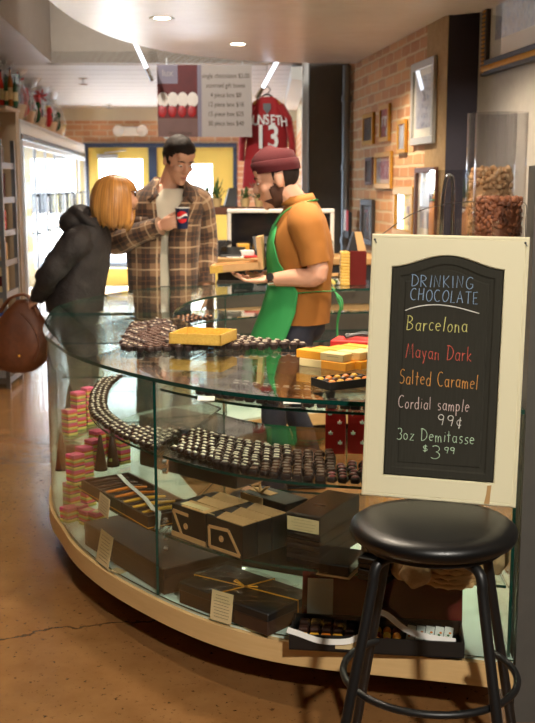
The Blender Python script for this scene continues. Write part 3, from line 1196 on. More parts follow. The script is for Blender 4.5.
# red box with black tongs on it, and an open kraft-lined box behind
a, rz, L = two((330, 354), (372, 356), HC)
t = thing('red_box', 'shiny red box on the glass top behind the orange sleeves', 'box', a, rz)
MB().box((0.09, 0.06, 0.024), (0.18, 0.12, 0.048), b=0.002).build('box', 'red_gloss', t)
mb = MB()
pts = [(0.02, 0.03, 0), (0.07, 0.04, 0.012), (0.13, 0.035, 0.008), (0.17, 0.05, 0.012)]
mb.tube(pts, 0.008, 8, flat=0.7); mb.tube([(x, y + 0.03, z) for x, y, z in pts], 0.008, 8, flat=0.7); mb.ell((0.02, 0.045, 0.002), (0.012, 0.02, 0.009), 10, 6)
o = mb.build('serving_tongs', 'black_plastic', None, (a.x + 0.03, a.y + 0.0, HC + 0.0575), rz, smooth=50)
tag(o, 'black serving tongs lying on the shiny red box', 'tongs')
pf = V((0.42, 3.66, HC + 0.0005))
t = thing('open_gift_box', 'open black gift box with kraft lining behind the red box', 'box', pf, R(-8))
open_tray(t, 0.2, 0.1, 0.03, 0.006, 'black_card')
m = MB(); X_ = Matrix.Translation((0.1, 0.095, 0.031)) @ Matrix.Rotation(R(38), 4, 'X')
m.box((0, 0, 0.055), (0.2, 0.006, 0.11), 0, X_)
m.build('lid', 'black_card', t)
m = MB(); m.box((0, -0.0036, 0.055), (0.18, 0.0015, 0.094), 0, X_)
m.build('lid_lining', 'kraft', t)

# ---- deck: long brown carton at the left
def carton(name, label, pa, pb, z, d, h, mat='brown_carton', b=0.003):
    a, rz, L = two(pa, pb, z)
    a = a + V((-math.sin(rz), math.cos(rz), 0)) * 0.05
    t = thing(name, label, 'box', a + V((0, 0, 0.0005)), rz)
    MB().box((L / 2, d / 2, h / 2), (L, d, h), b=b).build('box', mat, t)
    m = MB(); m.box((L / 2, d / 2, h - 0.0145), (L + 0.003, d + 0.003, 0.03), b=b)
    m.build('lid', mat, t)
    return t, L
T, L = carton('brown_carton', 'long flat dark brown box on the case floor, left of the partition', (72, 548), (150, 599), DECK, 0.30, 0.088)
price_card('price_card', (96, 559.5), (108, 569.5), DECK, 0.11, 'cream printed card standing before the long brown box on the floor of the case', 12)
m = MB(); b0 = atz(112, 577, DECK)
m.box((0, 0, 0.002), (0.05, 0.03, 0.003))
tag(m.build('flat_card', 'cream_card', None, (b0.x + 0.015, b0.y + 0.05, DECK + 0.0005), R(-40)), 'small cream card lying flat at the foot of the brown box', 'card')
# ribboned box
a, rz, L = two((179, 603), (268, 637), DECK)
t = thing('ribboned_box', 'wide dark box wrapped in clear film with gold string on the case floor', 'box', a + V((0, 0.0, 0.0005)), rz)
d, h = 0.21, 0.068
MB().box((L / 2, d / 2, h / 2), (L, d, h), b=0.003).build('box', 'brown_carton', t)
m = MB(); m.box((L / 2, d / 2, h - 0.012), (L + 0.004, d + 0.004, 0.026), b=0.003)
m.build('lid', 'black_card', t)
m = MB()
zz = h + 0.004
m.tube([(-0.002, 0.07, 0.02), (-0.002, 0.07, zz), (L * .5, 0.10, zz + .002), (L + 0.003, 0.13, zz), (L + 0.003, 0.13, 0.02)], 0.0022, 6)
m.tube([(L * .42, -0.004, 0.02), (L * .42, -0.004, zz), (L * .5, 0.10, zz + .002), (L * .56, d + .004, zz), (L * .56, d + .004, 0.02)], 0.0022, 6)
for s_ in (-1, 1):
    m.tube([(L * .5, 0.10, zz + .003), (L * .5 + s_ * 0.03, 0.085, zz + .016), (L * .5 + s_ * 0.045, 0.11, zz + .01), (L * .5, 0.10, zz + .003)], 0.0022, 6)
m.build('gold_string', 'gold_line', t, smooth=60)
m = MB()
rd = random.Random(4)
nx, ny = 14, 10
gv = []
for j in range(ny + 1):
    gv.append([(L * i / nx, d * j / ny, h + 0.006 + rd.uniform(0, 0.010)) for i in range(nx + 1)])
m.loft(gv, closed=False, caps=False)
m.build('clear_film', 'film', t)
price_card('price_card', (210, 618.5), (231, 625), DECK, 0.09, 'cream printed card leaning against the film-wrapped ribboned box', 8)
# large dark carton on the deck behind the ribboned box and partition
for nm, lb, pos, rz_, sz, ic in (('brown_carton', 'tall brown carton with a small square mark standing behind the slotted sweet box', (-0.505, 4.02, Z2), -0.72, (0.52, 0.2, 0.2), True),
                             ('brown_carton', 'plain brown carton on the case floor behind the partition and kraft-topped boxes', (-0.16, 3.46, DECK), -0.45, (0.34, 0.2, 0.15), False)):
    t = thing(nm, lb, 'box', (pos[0], pos[1], pos[2] + 0.0005), rz_)
    MB().box((sz[0] / 2, sz[1] / 2, sz[2] / 2), sz, b=0.004).build('box', 'brown_carton', t)
    if ic:
        m = MB(); m.box((sz[0] * .62, -0.0006, sz[2] * .55), (0.034, 0.0012, 0.04))
        m.build('square_mark', 'black_card', t)
        m = MB(); m.lathe([(0.0085, 0), (0.0085, 0.001), (0.006, 0.001), (0.006, 0)], seg=16, X=Matrix.Translation((sz[0] * .62, -0.0012, sz[2] * .55)) @ Matrix.Rotation(R(90), 4, 'X'))
        m.build('ring_mark', 'kraft', t)
# open box with maroon lid at the right
a, rz, L = two((289, 651.5), (465, 661), DECK)
t = thing('open_gift_box', 'wide open box with maroon lid, sweets and white ribbon, on the case floor', 'box', a + V((0, 0.012, 0.0005)), rz)
d, h = 0.15, 0.046
open_tray(t, L, d, h, 0.006, 'black_card', name='box')
m = MB(); X_ = Matrix.Translation((0.0, d - 0.002, h * .4)) @ Matrix.Rotation(R(-12), 4, 'X')
m.box((L / 2 + 0.012, 0.004, 0.08), (L - 0.02, 0.008, 0.16), 0, X_)
m.build('lid', 'maroon', t)
m = MB(); m.box((0.075, -0.0012, 0.075), (0.075, 0.001, 0.11), 0, X_)
m.build('paper', 'white_paper', t)
rd = random.Random(3)
for i in range(5):
    for j in range(3):
        m = MB(); m.box((0, 0, 0), (0.028, 0.028, 0.02), b=0.004)
        m.build('chocolate', 'choc_dark' if j else ['gold_sweet', 'gold_sweet', 'orange_sweet', 'gold_sweet', 'choc_dark'][i], t, (0.035 + i * 0.033, 0.03 + j * 0.036, 0.026 + 0.006 * j))
for i in range(3):
    for j in range(3):
        m = MB(); m.ell((0, 0, 0), (0.012, 0.012, 0.012), 10, 7)
        m.build('jelly_sweet', ['orange_sweet', 'choc_red', 'gold_sweet'][(i + j) % 3], t, (0.245 + i * 0.027, 0.03 + j * 0.036, 0.025), smooth=60)
for i in range(5):
    X_ = Matrix.Translation((0.335 + i * 0.026, 0.06, 0.008)) @ Matrix.Rotation(R(-18), 4, 'X') @ Matrix.Rotation(R(8), 4, 'Y')
    m = MB(); m.box((0, 0, 0.026), (0.024, 0.002, 0.052), 0, X_)
    c = m.build('recipe_card', 'white_paper', t)
    m = MB()
    for k in range(3):
        m.ell((-0.004 + 0.004 * k, -0.0014, 0.022 + 0.007 * k), (0.004, 0.0008, 0.003), 8, 5, k % 2, X_)
    m.build('printed_fruit', ['orange_sweet', 'green_leaf'], c)
m = ribbon(catmull([(-0.005, -0.004, 0.06), (0.03, -0.004, 0.05), (0.09, -0.008, 0.034), (0.16, -0.008, 0.036), (0.2, 0.0, 0.05)], 16), 0.016, (0, 0.3, 1))
m.build('ribbon', 'white_paper', t)
m = ribbon(catmull([(0.23, 0.04, 0.11), (0.27, 0.03, 0.105), (0.32, 0.02, 0.07), (0.38, 0.01, 0.055), (0.46, 0.01, 0.045)], 16), 0.016, (0, 0.4, 1))
m.build('ribbon', 'white_paper', t)
m = MB(); m.box((0.165, -0.0035, 0.022), (0.07, 0.001, 0.022)); m.build('paper_band', 'cream_card', t)

# ---- lower shelf: slotted box of dipped orange sticks
a, rz, L = two((75, 493.5), (141, 532.5), Z2)
t = thing('stick_assortment_box', 'open brown slotted box of dipped fruit sticks with white ribbon, lower shelf', 'box', a + V((0.02, 0.02, 0.0005)), rz)
d, h = 0.19, 0.044
open_tray(t, L, d, h, 0.008, 'brown_carton', 0.012, 'box')
m = MB(); m.box((L / 2, -0.0008, 0.007), (L, 0.0014, 0.0035)); m.box((L + 0.0006, d / 2, 0.007), (0.0014, d, 0.0035)); m.build('gold_edge', 'gold_line', t)
n = 14
for i in range(n):
    x = 0.035 + (L - 0.07) * i / (n - 1)
    mt = 'choc_dark' if i % 2 else (['choc_mid', 'choc_mid', 'orange_sweet', 'orange_sweet', 'gold_sweet', 'gold_sweet', 'gold_sweet'][i // 2])
    m = MB()
    m.tube([(x - 0.012, 0.022, 0.034), (x, d * .5, 0.040), (x + 0.012, d - 0.022, 0.036)], [0.0055, 0.008, 0.005] if i % 2 == 0 else [0.003, 0.004, 0.003], 7, flat=0.8)
    m.build('fruit_stick', mt, t, smooth=60)
m = ribbon([(0.035, d * 0.70, 0.052), (L * .3, d * .56, 0.053), (L * .7, d * .38, 0.053), (L - 0.03, d * .2, 0.053)], 0.016, (0.3, 1, 0))
m.build('ribbon', 'white_paper', t)
m = ribbon(catmull([(L - 0.03, d * .22, 0.053), (L + 0.005, d * .2, 0.052), (L + 0.012, d * .15, 0.02), (L + 0.014, d * .13, 0.004)], 8), 0.016, (0, 1, 0))
m.build('ribbon_tail', 'white_paper', t)
price_card('price_card', (98, 510), (108, 519), Z2, 0.064, 'small cream card at the front of the slotted box of fruit sticks', 8, 6)

# kraft-topped book-like boxes
a, rz, L = two((172, 535), (243, 561), Z2)
c_, s_ = math.cos(rz), math.sin(rz)
bw, bt, bh = L / 2 - 0.002, 0.058, 0.105
pos_names = [['left one of the front row, behind the cream card', 'right one of the front row, nearest the glass'],
             ['left one of the middle row of the group', 'right one of the middle row of the group'],
             ['left one of the back row of the group', 'right one of the back row of the group']]
for r_ in range(3):
    for cidx in range(2):
        x, y = cidx * (bw + 0.003) + (0.0 if cidx else -0.0), r_ * (bt + 0.004)
        t = thing('kraft_topped_box', 'black box with kraft lid, ' + pos_names[r_][cidx], 'box',
                  (a.x + x * c_ - y * s_, a.y + x * s_ + y * c_, Z2 + 0.0005), rz, 'kraft-topped boxes on the lower shelf')
        MB().box((bw / 2, bt / 2, bh / 2), (bw, bt, bh), b=0.002).build('box', 'black_card', t)
        m = MB()
        m.prism([(bw * .30, 0), (bw, 0), (bw, bt), (bw * .16, bt)], bh, bh + 0.0025)
        m.build('kraft_top', 'kraft', t)
        if r_ == 0:
            m = MB(); m.prism([(0, bh), (bw * .0, bh * .97), (bw, bh * .97), (bw, bh), ], -0.0012, 0.0, X=Matrix.Rotation(R(90), 4, 'X') @ Matrix.Scale(1, 4))
            fr = MB()
            # kraft window outline on the front face
            X_ = UPRIGHT
            def bar(p, q, wd=0.010):
                p, q = V((p[0], p[1], 0)), V((q[0], q[1], 0))
                dd = (q - p).normalized(); nn = V((-dd.y, dd.x, 0)) * wd / 2
                fr.prism([(p + nn)[:2], (q + nn)[:2], (q - nn)[:2], (p - nn)[:2]], 0.0002, 0.0016, X=X_)
            if cidx == 1:
                bar((bw * .08, bh * .68), (bw * .62, bh * .74)); bar((bw * .62, bh * .74), (bw * .93, bh * .10)); bar((bw * .93, bh * .10), (bw * .1, bh * .08)); bar((bw * .1, bh * .08), (bw * .08, bh * .68))
            else:
                bar((bw * .05, bh * .8), (bw * .5, bh * .78)); bar((bw * .05, bh * .8), (bw * .3, bh * .14)); bar((0.0, bh * .08), (bw, bh * .08), 0.016)
            fr.build('kraft_window', 'kraft', t)
            m = MB(); m.lathe([(0.010, 0), (0.010, 0.0012), (0.0075, 0.0012), (0.0075, 0)], seg=18, X=Matrix.Translation((bw * .42, 0, bh * .42)) @ Matrix.Rotation(R(90), 4, 'X'))
            m.box((bw * .42, -0.0008, bh * .42), (0.008, 0.0012, 0.008))
            m.build('ring_mark', 'kraft', t)
            if cidx == 0:
                m = MB(); m.box((bw * .55, bt * .4, bh + 0.0035), (bw * .66, bt * .5, 0.002)); m.build('paper_label', 'cream_card', t)
price_card('price_card', (192, 541.5), (212.5, 549.5), Z2, 0.108, 'cream card with fine print leaning on the kraft-topped boxes', 5, 9)
yb = 3 * (bt + 0.004) + 0.02
t = thing('bow_tied_box', 'black box tied with a kraft paper bow, behind the kraft-topped boxes', 'box', (a.x + 0.10 * c_ - yb * s_, a.y + 0.10 * s_ + yb * c_, Z2 + 0.0005), rz)
MB().box((0.1, 0.05, 0.06), (0.2, 0.1, 0.12), b=0.002).build('box', 'black_card', t)
m = MB(); m.box((0.05, 0.05, 0.1205), (0.1, 0.036, 0.003)); m.box((0.05, -0.001, 0.107), (0.1, 0.002, 0.024))
m.tube([(0.05, 0.03, 0.124), (0.03, 0.02, 0.142), (0.04, 0.045, 0.14), (0.06, 0.03, 0.124)], 0.006, 8, flat=0.5)
m.tube([(0.06, 0.03, 0.124), (0.085, 0.03, 0.145), (0.075, 0.05, 0.14), (0.06, 0.035, 0.124)], 0.006, 8, flat=0.5)
m.build('kraft_bow', 'kraft', t, smooth=50)

# black box stack
a, rz, L = two((286, 562), (320, 569), Z2)
c_, s_ = math.cos(rz), math.sin(rz)
stack = [(0.031, 'lowest'), (0.031, 'second from the bottom'), (0.031, 'third from the bottom')]
z = Z2 + 0.0005
for hh, wd in stack:
    t = thing('black_box', 'shrink-wrapped flat black box, %s of the stack beside the stool leg' % wd, 'box', (a.x, a.y, z), rz, 'stack of flat black boxes')
    MB().box((L / 2, 0.13, hh / 2), (L, 0.26, hh), b=0.003).build('box', 'black_gloss', t)
    m = MB(); m.box((L / 2, -0.0006, hh / 2), (L * .95, 0.0012, 0.003)); m.build('seam', 'black_plastic', t)
    z += hh + 0.001
t = thing('black_box', 'thick black box with a cream label, topmost of the stack beside the stool leg', 'box', (a.x, a.y, z), rz, 'stack of flat black boxes')
hh = 0.058
MB().box((L / 2, 0.13, hh / 2), (L, 0.26, hh), b=0.003).build('box', 'black_gloss', t)
m = MB(); m.box((L / 2, -0.0008, hh * .45), (L * .92, 0.0014, hh * .7)); lb = m.build('label', 'cream_card', t)
text_lines(lb, Matrix.Translation((L * .06, -0.0018, hh * .12)), L * .88, hh * .66, 4)
m = MB(); m.box((L / 2, 0.1, hh + 0.0004), (0.04, 0.012, 0.0006)); m.build('small_mark', 'choc_mid', t)
for k, (x, y, z, wd) in enumerate(((0.13, -0.045, 0, 'alone on the lower shelf edge before the stack'), (0.245, -0.03, 0, 'behind the stool leg, lowest of three'),
                                   (0.245, -0.03, 0.034, 'behind the stool leg, middle of three'), (0.24, 0.0, 0.068, 'behind the stool leg, topmost of three'))):
    q_ = V((a.x + x * c_ - y * s_, a.y + x * s_ + y * c_, Z2 + 0.0055 + z))
    t = thing('black_box', 'small shrink-wrapped black box ' + wd, 'box', q_, rz + (0.12 if k == 0 else 0), 'small flat black boxes')
    MB().box((0.045, 0.075, 0.016), (0.09, 0.15, 0.032), b=0.003).build('box', 'black_gloss', t)
    if k == 0:
        m = MB(); m.box((0.045, 0.075, -0.002), (0.1, 0.16, 0.003)); m.build('paper_tray', 'kraft', t)
    else:
        m = MB(); m.box((0.045, -0.0006, 0.016), (0.085, 0.0012, 0.003)); m.build('seam', 'black_plastic', t)
# basket and burlap
def wrinkle_early(mb, amp, freq):
    mb.v = [tuple(V(v) + noise.noise_vector(V(v) * freq) * amp + noise.noise_vector(V(v) * freq * 2.2) * amp * .4) for v in mb.v]
bp = atz(456, 594, Z2); bp.y += 0.10
t = thing('wicker_basket', 'pale wicker basket of dark beans seen under the stool seat', 'basket', (bp.x, bp.y, Z2 + 0.0005))
m = MB()
NR, NSG = 6, 28
for k in range(NR):
    z = 0.010 + k * 0.0155
    rr = 0.075 + 0.022 * k / (NR - 1)
    path = [(rr * math.cos(2 * PI * i / NSG) * (1 + 0.05 * (-1) ** (i + k)), rr * math.sin(2 * PI * i / NSG) * (1 + 0.05 * (-1) ** (i + k)), z) for i in range(NSG + 1)]
    m.tube(path, 0.0085, 6)
for i in range(NSG // 2):
    an = 2 * PI * i / (NSG // 2)
    m.tube([(0.074 * math.cos(an), 0.074 * math.sin(an), 0), (0.099 * math.cos(an), 0.099 * math.sin(an), 0.092)], 0.003, 5)
m.lathe([(0.0, 0.002), (0.075, 0.002), (0.075, 0.006), (0.0, 0.006)], seg=24)
m.build('basket', 'wicker', t, smooth=60)
m = MB()
rd = random.Random(8)
for i in range(70):
    an, r_ = rd.uniform(0, 2 * PI), 0.082 * math.sqrt(rd.random())
    m.ell((r_ * math.cos(an), r_ * math.sin(an), 0.074 + rd.uniform(0, 0.016)), (0.009, 0.006, 0.005), 8, 5, 0, Matrix.Identity(4))
o = m.build('dark_beans', 'choc_dark', t, smooth=60); o['kind'] = 'stuff'
m = MB()
for c_, r_ in (((-0.125, -0.02, 0.052), (0.045, 0.055, 0.055)), ((-0.105, -0.075, 0.036), (0.042, 0.032, 0.042)), ((-0.14, 0.045, 0.05), (0.05, 0.05, 0.055)), ((-0.17, -0.01, 0.085), (0.03, 0.05, 0.03)),
               ((0.135, 0.03, 0.055), (0.032, 0.06, 0.058)), ((0.12, 0.09, 0.06), (0.04, 0.04, 0.05)), ((-0.07, 0.105, 0.06), (0.06, 0.035, 0.055)), ((0.03, 0.12, 0.06), (0.08, 0.03, 0.055))):
    m.ell(c_, r_, 24, 16)
wrinkle_early(m, 0.014, 22)
o = m.build('burlap_cloth', 'burlap', None, (bp.x, bp.y, Z2 + 0.012), smooth=70)
tag(o, 'crumpled burlap cloth tucked around the wicker basket', 'cloth')

# layered candy blocks
def candy_mesh():
    m = MB()
    cols = [1, 3, 4, 0, 2, 1, 3, 2, 0]
    hs = [0.006, 0.006, 0.004, 0.006, 0.006, 0.006, 0.005, 0.006, 0.012]
    z = 0
    for c_, hh in zip(cols, hs):
        s_ = 0.050 if c_ != 4 else 0.047
        m.box((0, 0, z + hh / 2), (s_, s_, hh), c_, b=0.001)
        z += hh
    return m.mesh('layered_candy', ['pink', 'lime', 'orange', 'lemon', 'choc_cup']), z
CM, CHH = candy_mesh()
CM2 = CM
gcount = 0
def candy(p, rz, lev, label, g, tagit=False):
    o = bpy.data.objects.new('layered_candy', CM)
    COL.objects.link(o)
    o.location = (p.x, p.y, p.z + lev * (CHH + 0.0006) + 0.0006)
    o.rotation_euler = (0, 0, rz)
    tag(o, label, 'candy', g)
    if tagit:
        m = MB(); m.box((0, 0, CHH + 0.001), (0.03, 0.03, 0.0012), rz=0.3)
        m.build('tag', 'cream_card', o)
    return o
def column(px, py, z, n, rz, where, g, tagit=False):
    p = atz(px, py, z)
    for l in range(n):
        lv = 'top' if l == n - 1 else ('bottom' if l == 0 else 'middle')
        candy(p, rz, l, 'pink-topped layered candy block, %s of the %s' % (lv, where) if n > 1 else 'pink-topped layered candy block, the %s' % where, g, tagit and l == n - 1)
RZc = -0.75
g = 'layered candy blocks on the lower shelf'
column(76, 484, Z2, 2, RZc, 'pile nearest the slotted box at the front left', g)
column(85, 476, Z2, 2, RZc, 'second pile behind the front left candy pile', g)
column(94, 468, Z2, 2, RZc, 'third pile back, before a brown cone', g)
column(98, 458, Z2, 2, RZc, 'pile behind the row of three piles', g)
column(112, 456, Z2, 2, RZc, 'pile right of the brown cones', g)
column(122, 463, Z2, 2, RZc, 'rightmost pile beside the tall brown carton', g)
g = 'layered candy blocks on the case floor'
column(69, 521, DECK, 1, RZc, 'leftmost low one on the case floor', g, False)
column(72, 510, DECK, 2, RZc, 'back left pile on the case floor', g)
column(80, 519, DECK, 1, RZc, 'low one with a cream tag, left of three', g, True)
column(88, 524, DECK, 1, RZc, 'low one with a cream tag, middle of three', g, True)
column(97, 526, DECK, 1, RZc, 'low one with a cream tag, right of three', g, True)
column(88, 505, DECK, 2, RZc, 'pile under the slotted box corner', g)
g = 'layered candy blocks at the back of the lower shelf'
column(70, 435, Z2, 2, RZc, 'low pile at far left under the woman\'s legs', g, True)
column(79, 429, Z2, 3, RZc, 'middle pile at far left, three high', g)
column(89, 424, Z2, 3, RZc, 'tallest pile at far left, nearest the shelf end', g)
# brown paper cones
for k, (px, py, hh, lb) in enumerate(((62, 470, 0.15, 'brown paper cone at the left end of the lower shelf beside candy'),
                                      (101, 470, 0.14, 'brown paper cone among the candy piles, left of two'),
                                      (113, 466, 0.16, 'brown paper cone among the candy piles, right of two'))):
    p = atz(px, py, Z2)
    t = thing('paper_cone', lb, 'cone', (p.x, p.y, Z2 + 0.0005))
    m = MB(); m.lathe([(0.024, 0.0), (0.025, 0.004), (0.006, hh - 0.004), (0.001, hh)], seg=20); m.build('cone', 'choc_mid' if k else 'leather_brown', t, smooth=50)
    m = MB(); m.lathe([(0.026, 0.0), (0.026, 0.008), (0.0245, 0.008)], seg=20, caps=False); m.build('base_band', 'choc_cup', t, smooth=40)
    if k == 2:
        m = MB(); m.box((-0.006, -0.0245, 0.03), (0.014, 0.002, 0.012)); m.build('green_sticker', 'lime', t)
# clear boxed candy pack
p = atz(72, 460, Z2)
t = thing('clear_candy_pack', 'clear film pack of candy beside the left brown cone', 'pack', (p.x, p.y + 0.02, Z2 + 0.0005), -0.75)
MB().box((0, 0, 0.03), (0.05, 0.035, 0.05), b=0.004).build('sweets', 'choc_red', t)
MB().box((0, 0, 0.034), (0.06, 0.045, 0.066), b=0.004).build('film', 'cellophane', t)

# red gift bags with white lily marks, seen through the case
for k, (px, lb) in enumerate(((338, 'red gift bag with white lily marks inside the case, left of the pair'), (361, 'red gift bag with white lily marks half behind the chalkboard'))):
    p = atz(px, 462, Z1 - 0.0)
    t = thing('gift_bag', lb, 'bag', (p.x, p.y + 0.12, Z1 + 0.0005), R(-8))
    w, d, h = 0.062, 0.05, 0.165
    m = MB()
    m.loft([[(-w / 2, -d / 2, 0), (w / 2, -d / 2, 0), (w / 2, d / 2, 0), (-w / 2, d / 2, 0)], [(-w / 2, -d / 2, h * .6), (w / 2, -d / 2, h * .6), (w / 2, d / 2, h * .6), (-w / 2, d / 2, h * .6)],
            [(-w / 2, -d / 2 * .8, h), (w / 2, -d / 2 * .8, h), (w / 2, d / 2 * .8, h), (-w / 2, d / 2 * .8, h)]])
    m.build('bag', 'red_gloss', t)
    m = MB()
    for (mx, mz) in ((-0.017, 0.128), (0.014, 0.10), (-0.014, 0.065), (0.016, 0.035), (0.018, 0.145)):
        for an, l in ((90, 0.011), (35, 0.009), (145, 0.009)):
            e = (mx + l * math.cos(R(an)), mz + l * math.sin(R(an)))
            m.tube([(mx, -d / 2 - 0.0006, mz - 0.004), ((mx + e[0]) / 2, -d / 2 - 0.0008, (mz + e[1]) / 2), (e[0], -d / 2 - 0.0006, e[1])], [0.0012, 0.0028, 0.0008], 6, flat=1)
        m.box((mx, -d / 2 - 0.0006, mz - 0.001), (0.014, 0.0012, 0.0025))
    m.build('lily_marks', 'white_paper', t)
# ---------------------------------------------------------------- stool
SEAT = 0.72
sc_ = V((0.392, 2.384, 0))
st = thing('bar_stool', 'black bar stool with round padded vinyl seat carrying the chalkboard', 'stool', sc_)
m = MB()
prof = [(0.0, 0.668), (0.150, 0.668), (0.172, 0.672), (0.190, 0.682), (0.197, 0.696), (0.194, 0.708), (0.182, 0.717), (0.150, 0.7205), (0.0, 0.7195)]
m.lathe(prof, seg=64)
m.build('seat', 'black_vinyl', st, smooth=50)
m = MB(); m.lathe([(0.0, 0.655), (0.150, 0.655), (0.165, 0.661), (0.165, 0.668), (0.0, 0.668)], seg=48)
m.build('seat_plate', 'black_metal', st, smooth=40)
D0 = 14
legs = []
for k, an in enumerate((225 - D0, 315 - D0, 45 - D0, 135 - D0)):
    c_, s_ = math.cos(R(an)), math.sin(R(an))
    path = [(0.05, 0.651), (0.130, 0.650), (0.160, 0.642), (0.172, 0.620), (0.180, 0.57), (0.232, 0.335), (0.306, 0.012)]
    m = MB()
    P_ = catmull([(r_ * c_, r_ * s_, z) for r_, z in path], 28)
    m.tube(P_, 0.0125, 12)
    lg = m.build('leg', 'black_metal', st, smooth=60)
    m = MB(); m.lathe([(0.0, 0), (0.015, 0), (0.0165, 0.012), (0.0145, 0.03), (0.0, 0.03)], (0.306 * c_, 0.306 * s_, 0.0), 14)
    m.build('rubber_foot', 'black_plastic', lg, smooth=50)
m = MB()
m.tube([(0.208 * math.cos(R(135 - D0 + (270 * k / 48))), 0.208 * math.sin(R(135 - D0 + (270 * k / 48))), 0.335) for k in range(49)], 0.009, 10)
m.build('foot_ring', 'black_metal', st, smooth=60)

# ---------------------------------------------------------------- chalkboard made from a cabinet door
W, H = 0.383, 0.662
rzs = math.atan2(2.50 - 2.60, 0.619 - 0.238)
org = V((0.424, 2.532, SEAT + 0.0015)) - V((math.cos(rzs), math.sin(rzs), 0)) * W / 2
LEAN = R(5.5)
sg = thing('chalkboard', 'cream framed chalkboard sign with arched black panel standing on the stool seat', 'sign', org, rot=(-LEAN, R(0.6), rzs))
def outline(inset, n=16):
    u0, u1, v0, v1 = 0.137 * W, 0.853 * W, 0.085 * H, 0.878 * H
    peak = 0.047 * H
    a, b, c_, d = u0 + inset, u1 - inset, v0 + inset, v1 - inset
    pts = []
    for k in range(n): pts.append((a + (b - a) * k / n, c_))
    for k in range(n): pts.append((b, c_ + (d - c_) * k / n))
    for k in range(n):
        f = k / n
        pts.append((b + (a - b) * f, d + peak * (0.5 - 0.5 * math.cos(2 * PI * f)) ** 0.9))
    for k in range(n): pts.append((a, d + (c_ - d) * k / n))
    return pts
def rect(x0, x1, z0, z1, n=16):
    pts = []
    for k in range(n): pts.append((x0 + (x1 - x0) * k / n, z0))
    for k in range(n): pts.append((x1, z0 + (z1 - z0) * k / n))
    for k in range(n): pts.append((x1 + (x0 - x1) * k / n, z1))
    for k in range(n): pts.append((x0, z1 + (z0 - z1) * k / n))
    return pts
L3 = lambda pts, y: [(x, y, z) for x, z in pts]
m = MB()
m.loft([L3(rect(0, W, 0, H), 0.019), L3(rect(0, W, 0, H), 0.003), L3(rect(0.003, W - 0.003, 0.003, H - 0.003), 0.0), L3(rect(0.008, W - 0.008, 0.008, H - 0.008), 0.0),
        L3(rect(0.009, W - 0.009, 0.009, H - 0.009), 0.001), L3(rect(0.010, W - 0.010, 0.010, H - 0.010), 0.0), L3(outline(-0.002), 0.0), L3(outline(0), 0.003), L3(outline(0), 0.010)], caps=False)
m.add([(0, 0.019, 0), (W, 0.019, 0), (W, 0.019, H), (0, 0.019, H)], [(0, 1, 2, 3)])
m.build('frame', 'sign_cream', sg)
m = MB()
m.loft([L3(outline(0.0005), 0.0095), L3(outline(0.004), 0.0045), L3(outline(0.020), 0.0040), L3(outline(0.024), 0.0075), L3(outline(0.034), 0.0088), L3(outline(0.037), 0.0070)], caps=True)
m.build('panel', 'dark_panel', sg)
m = MB(); m.prism([(0.80 * W, 0.004), (0.835 * W, 0.004), (0.838 * W, 0.03), (0.842 * W, 0.052), (0.815 * W, 0.05), (0.812 * W, 0.03)], -0.0002, 0.0006, X=UPRIGHT)
m.build('bare_wood_patch', 'counter_wood', sg)
for x in (0.02 * W, 0.975 * W):
    m = MB(); m.lathe([(0.0028, 0), (0.0028, 0.0015), (0, 0.002)], seg=10, X=Matrix.Translation((x, 0.0005, 0.978 * H)) @ Matrix.Rotation(R(90), 4, 'X'))
    m.build('screw_eye', 'black_metal', sg)

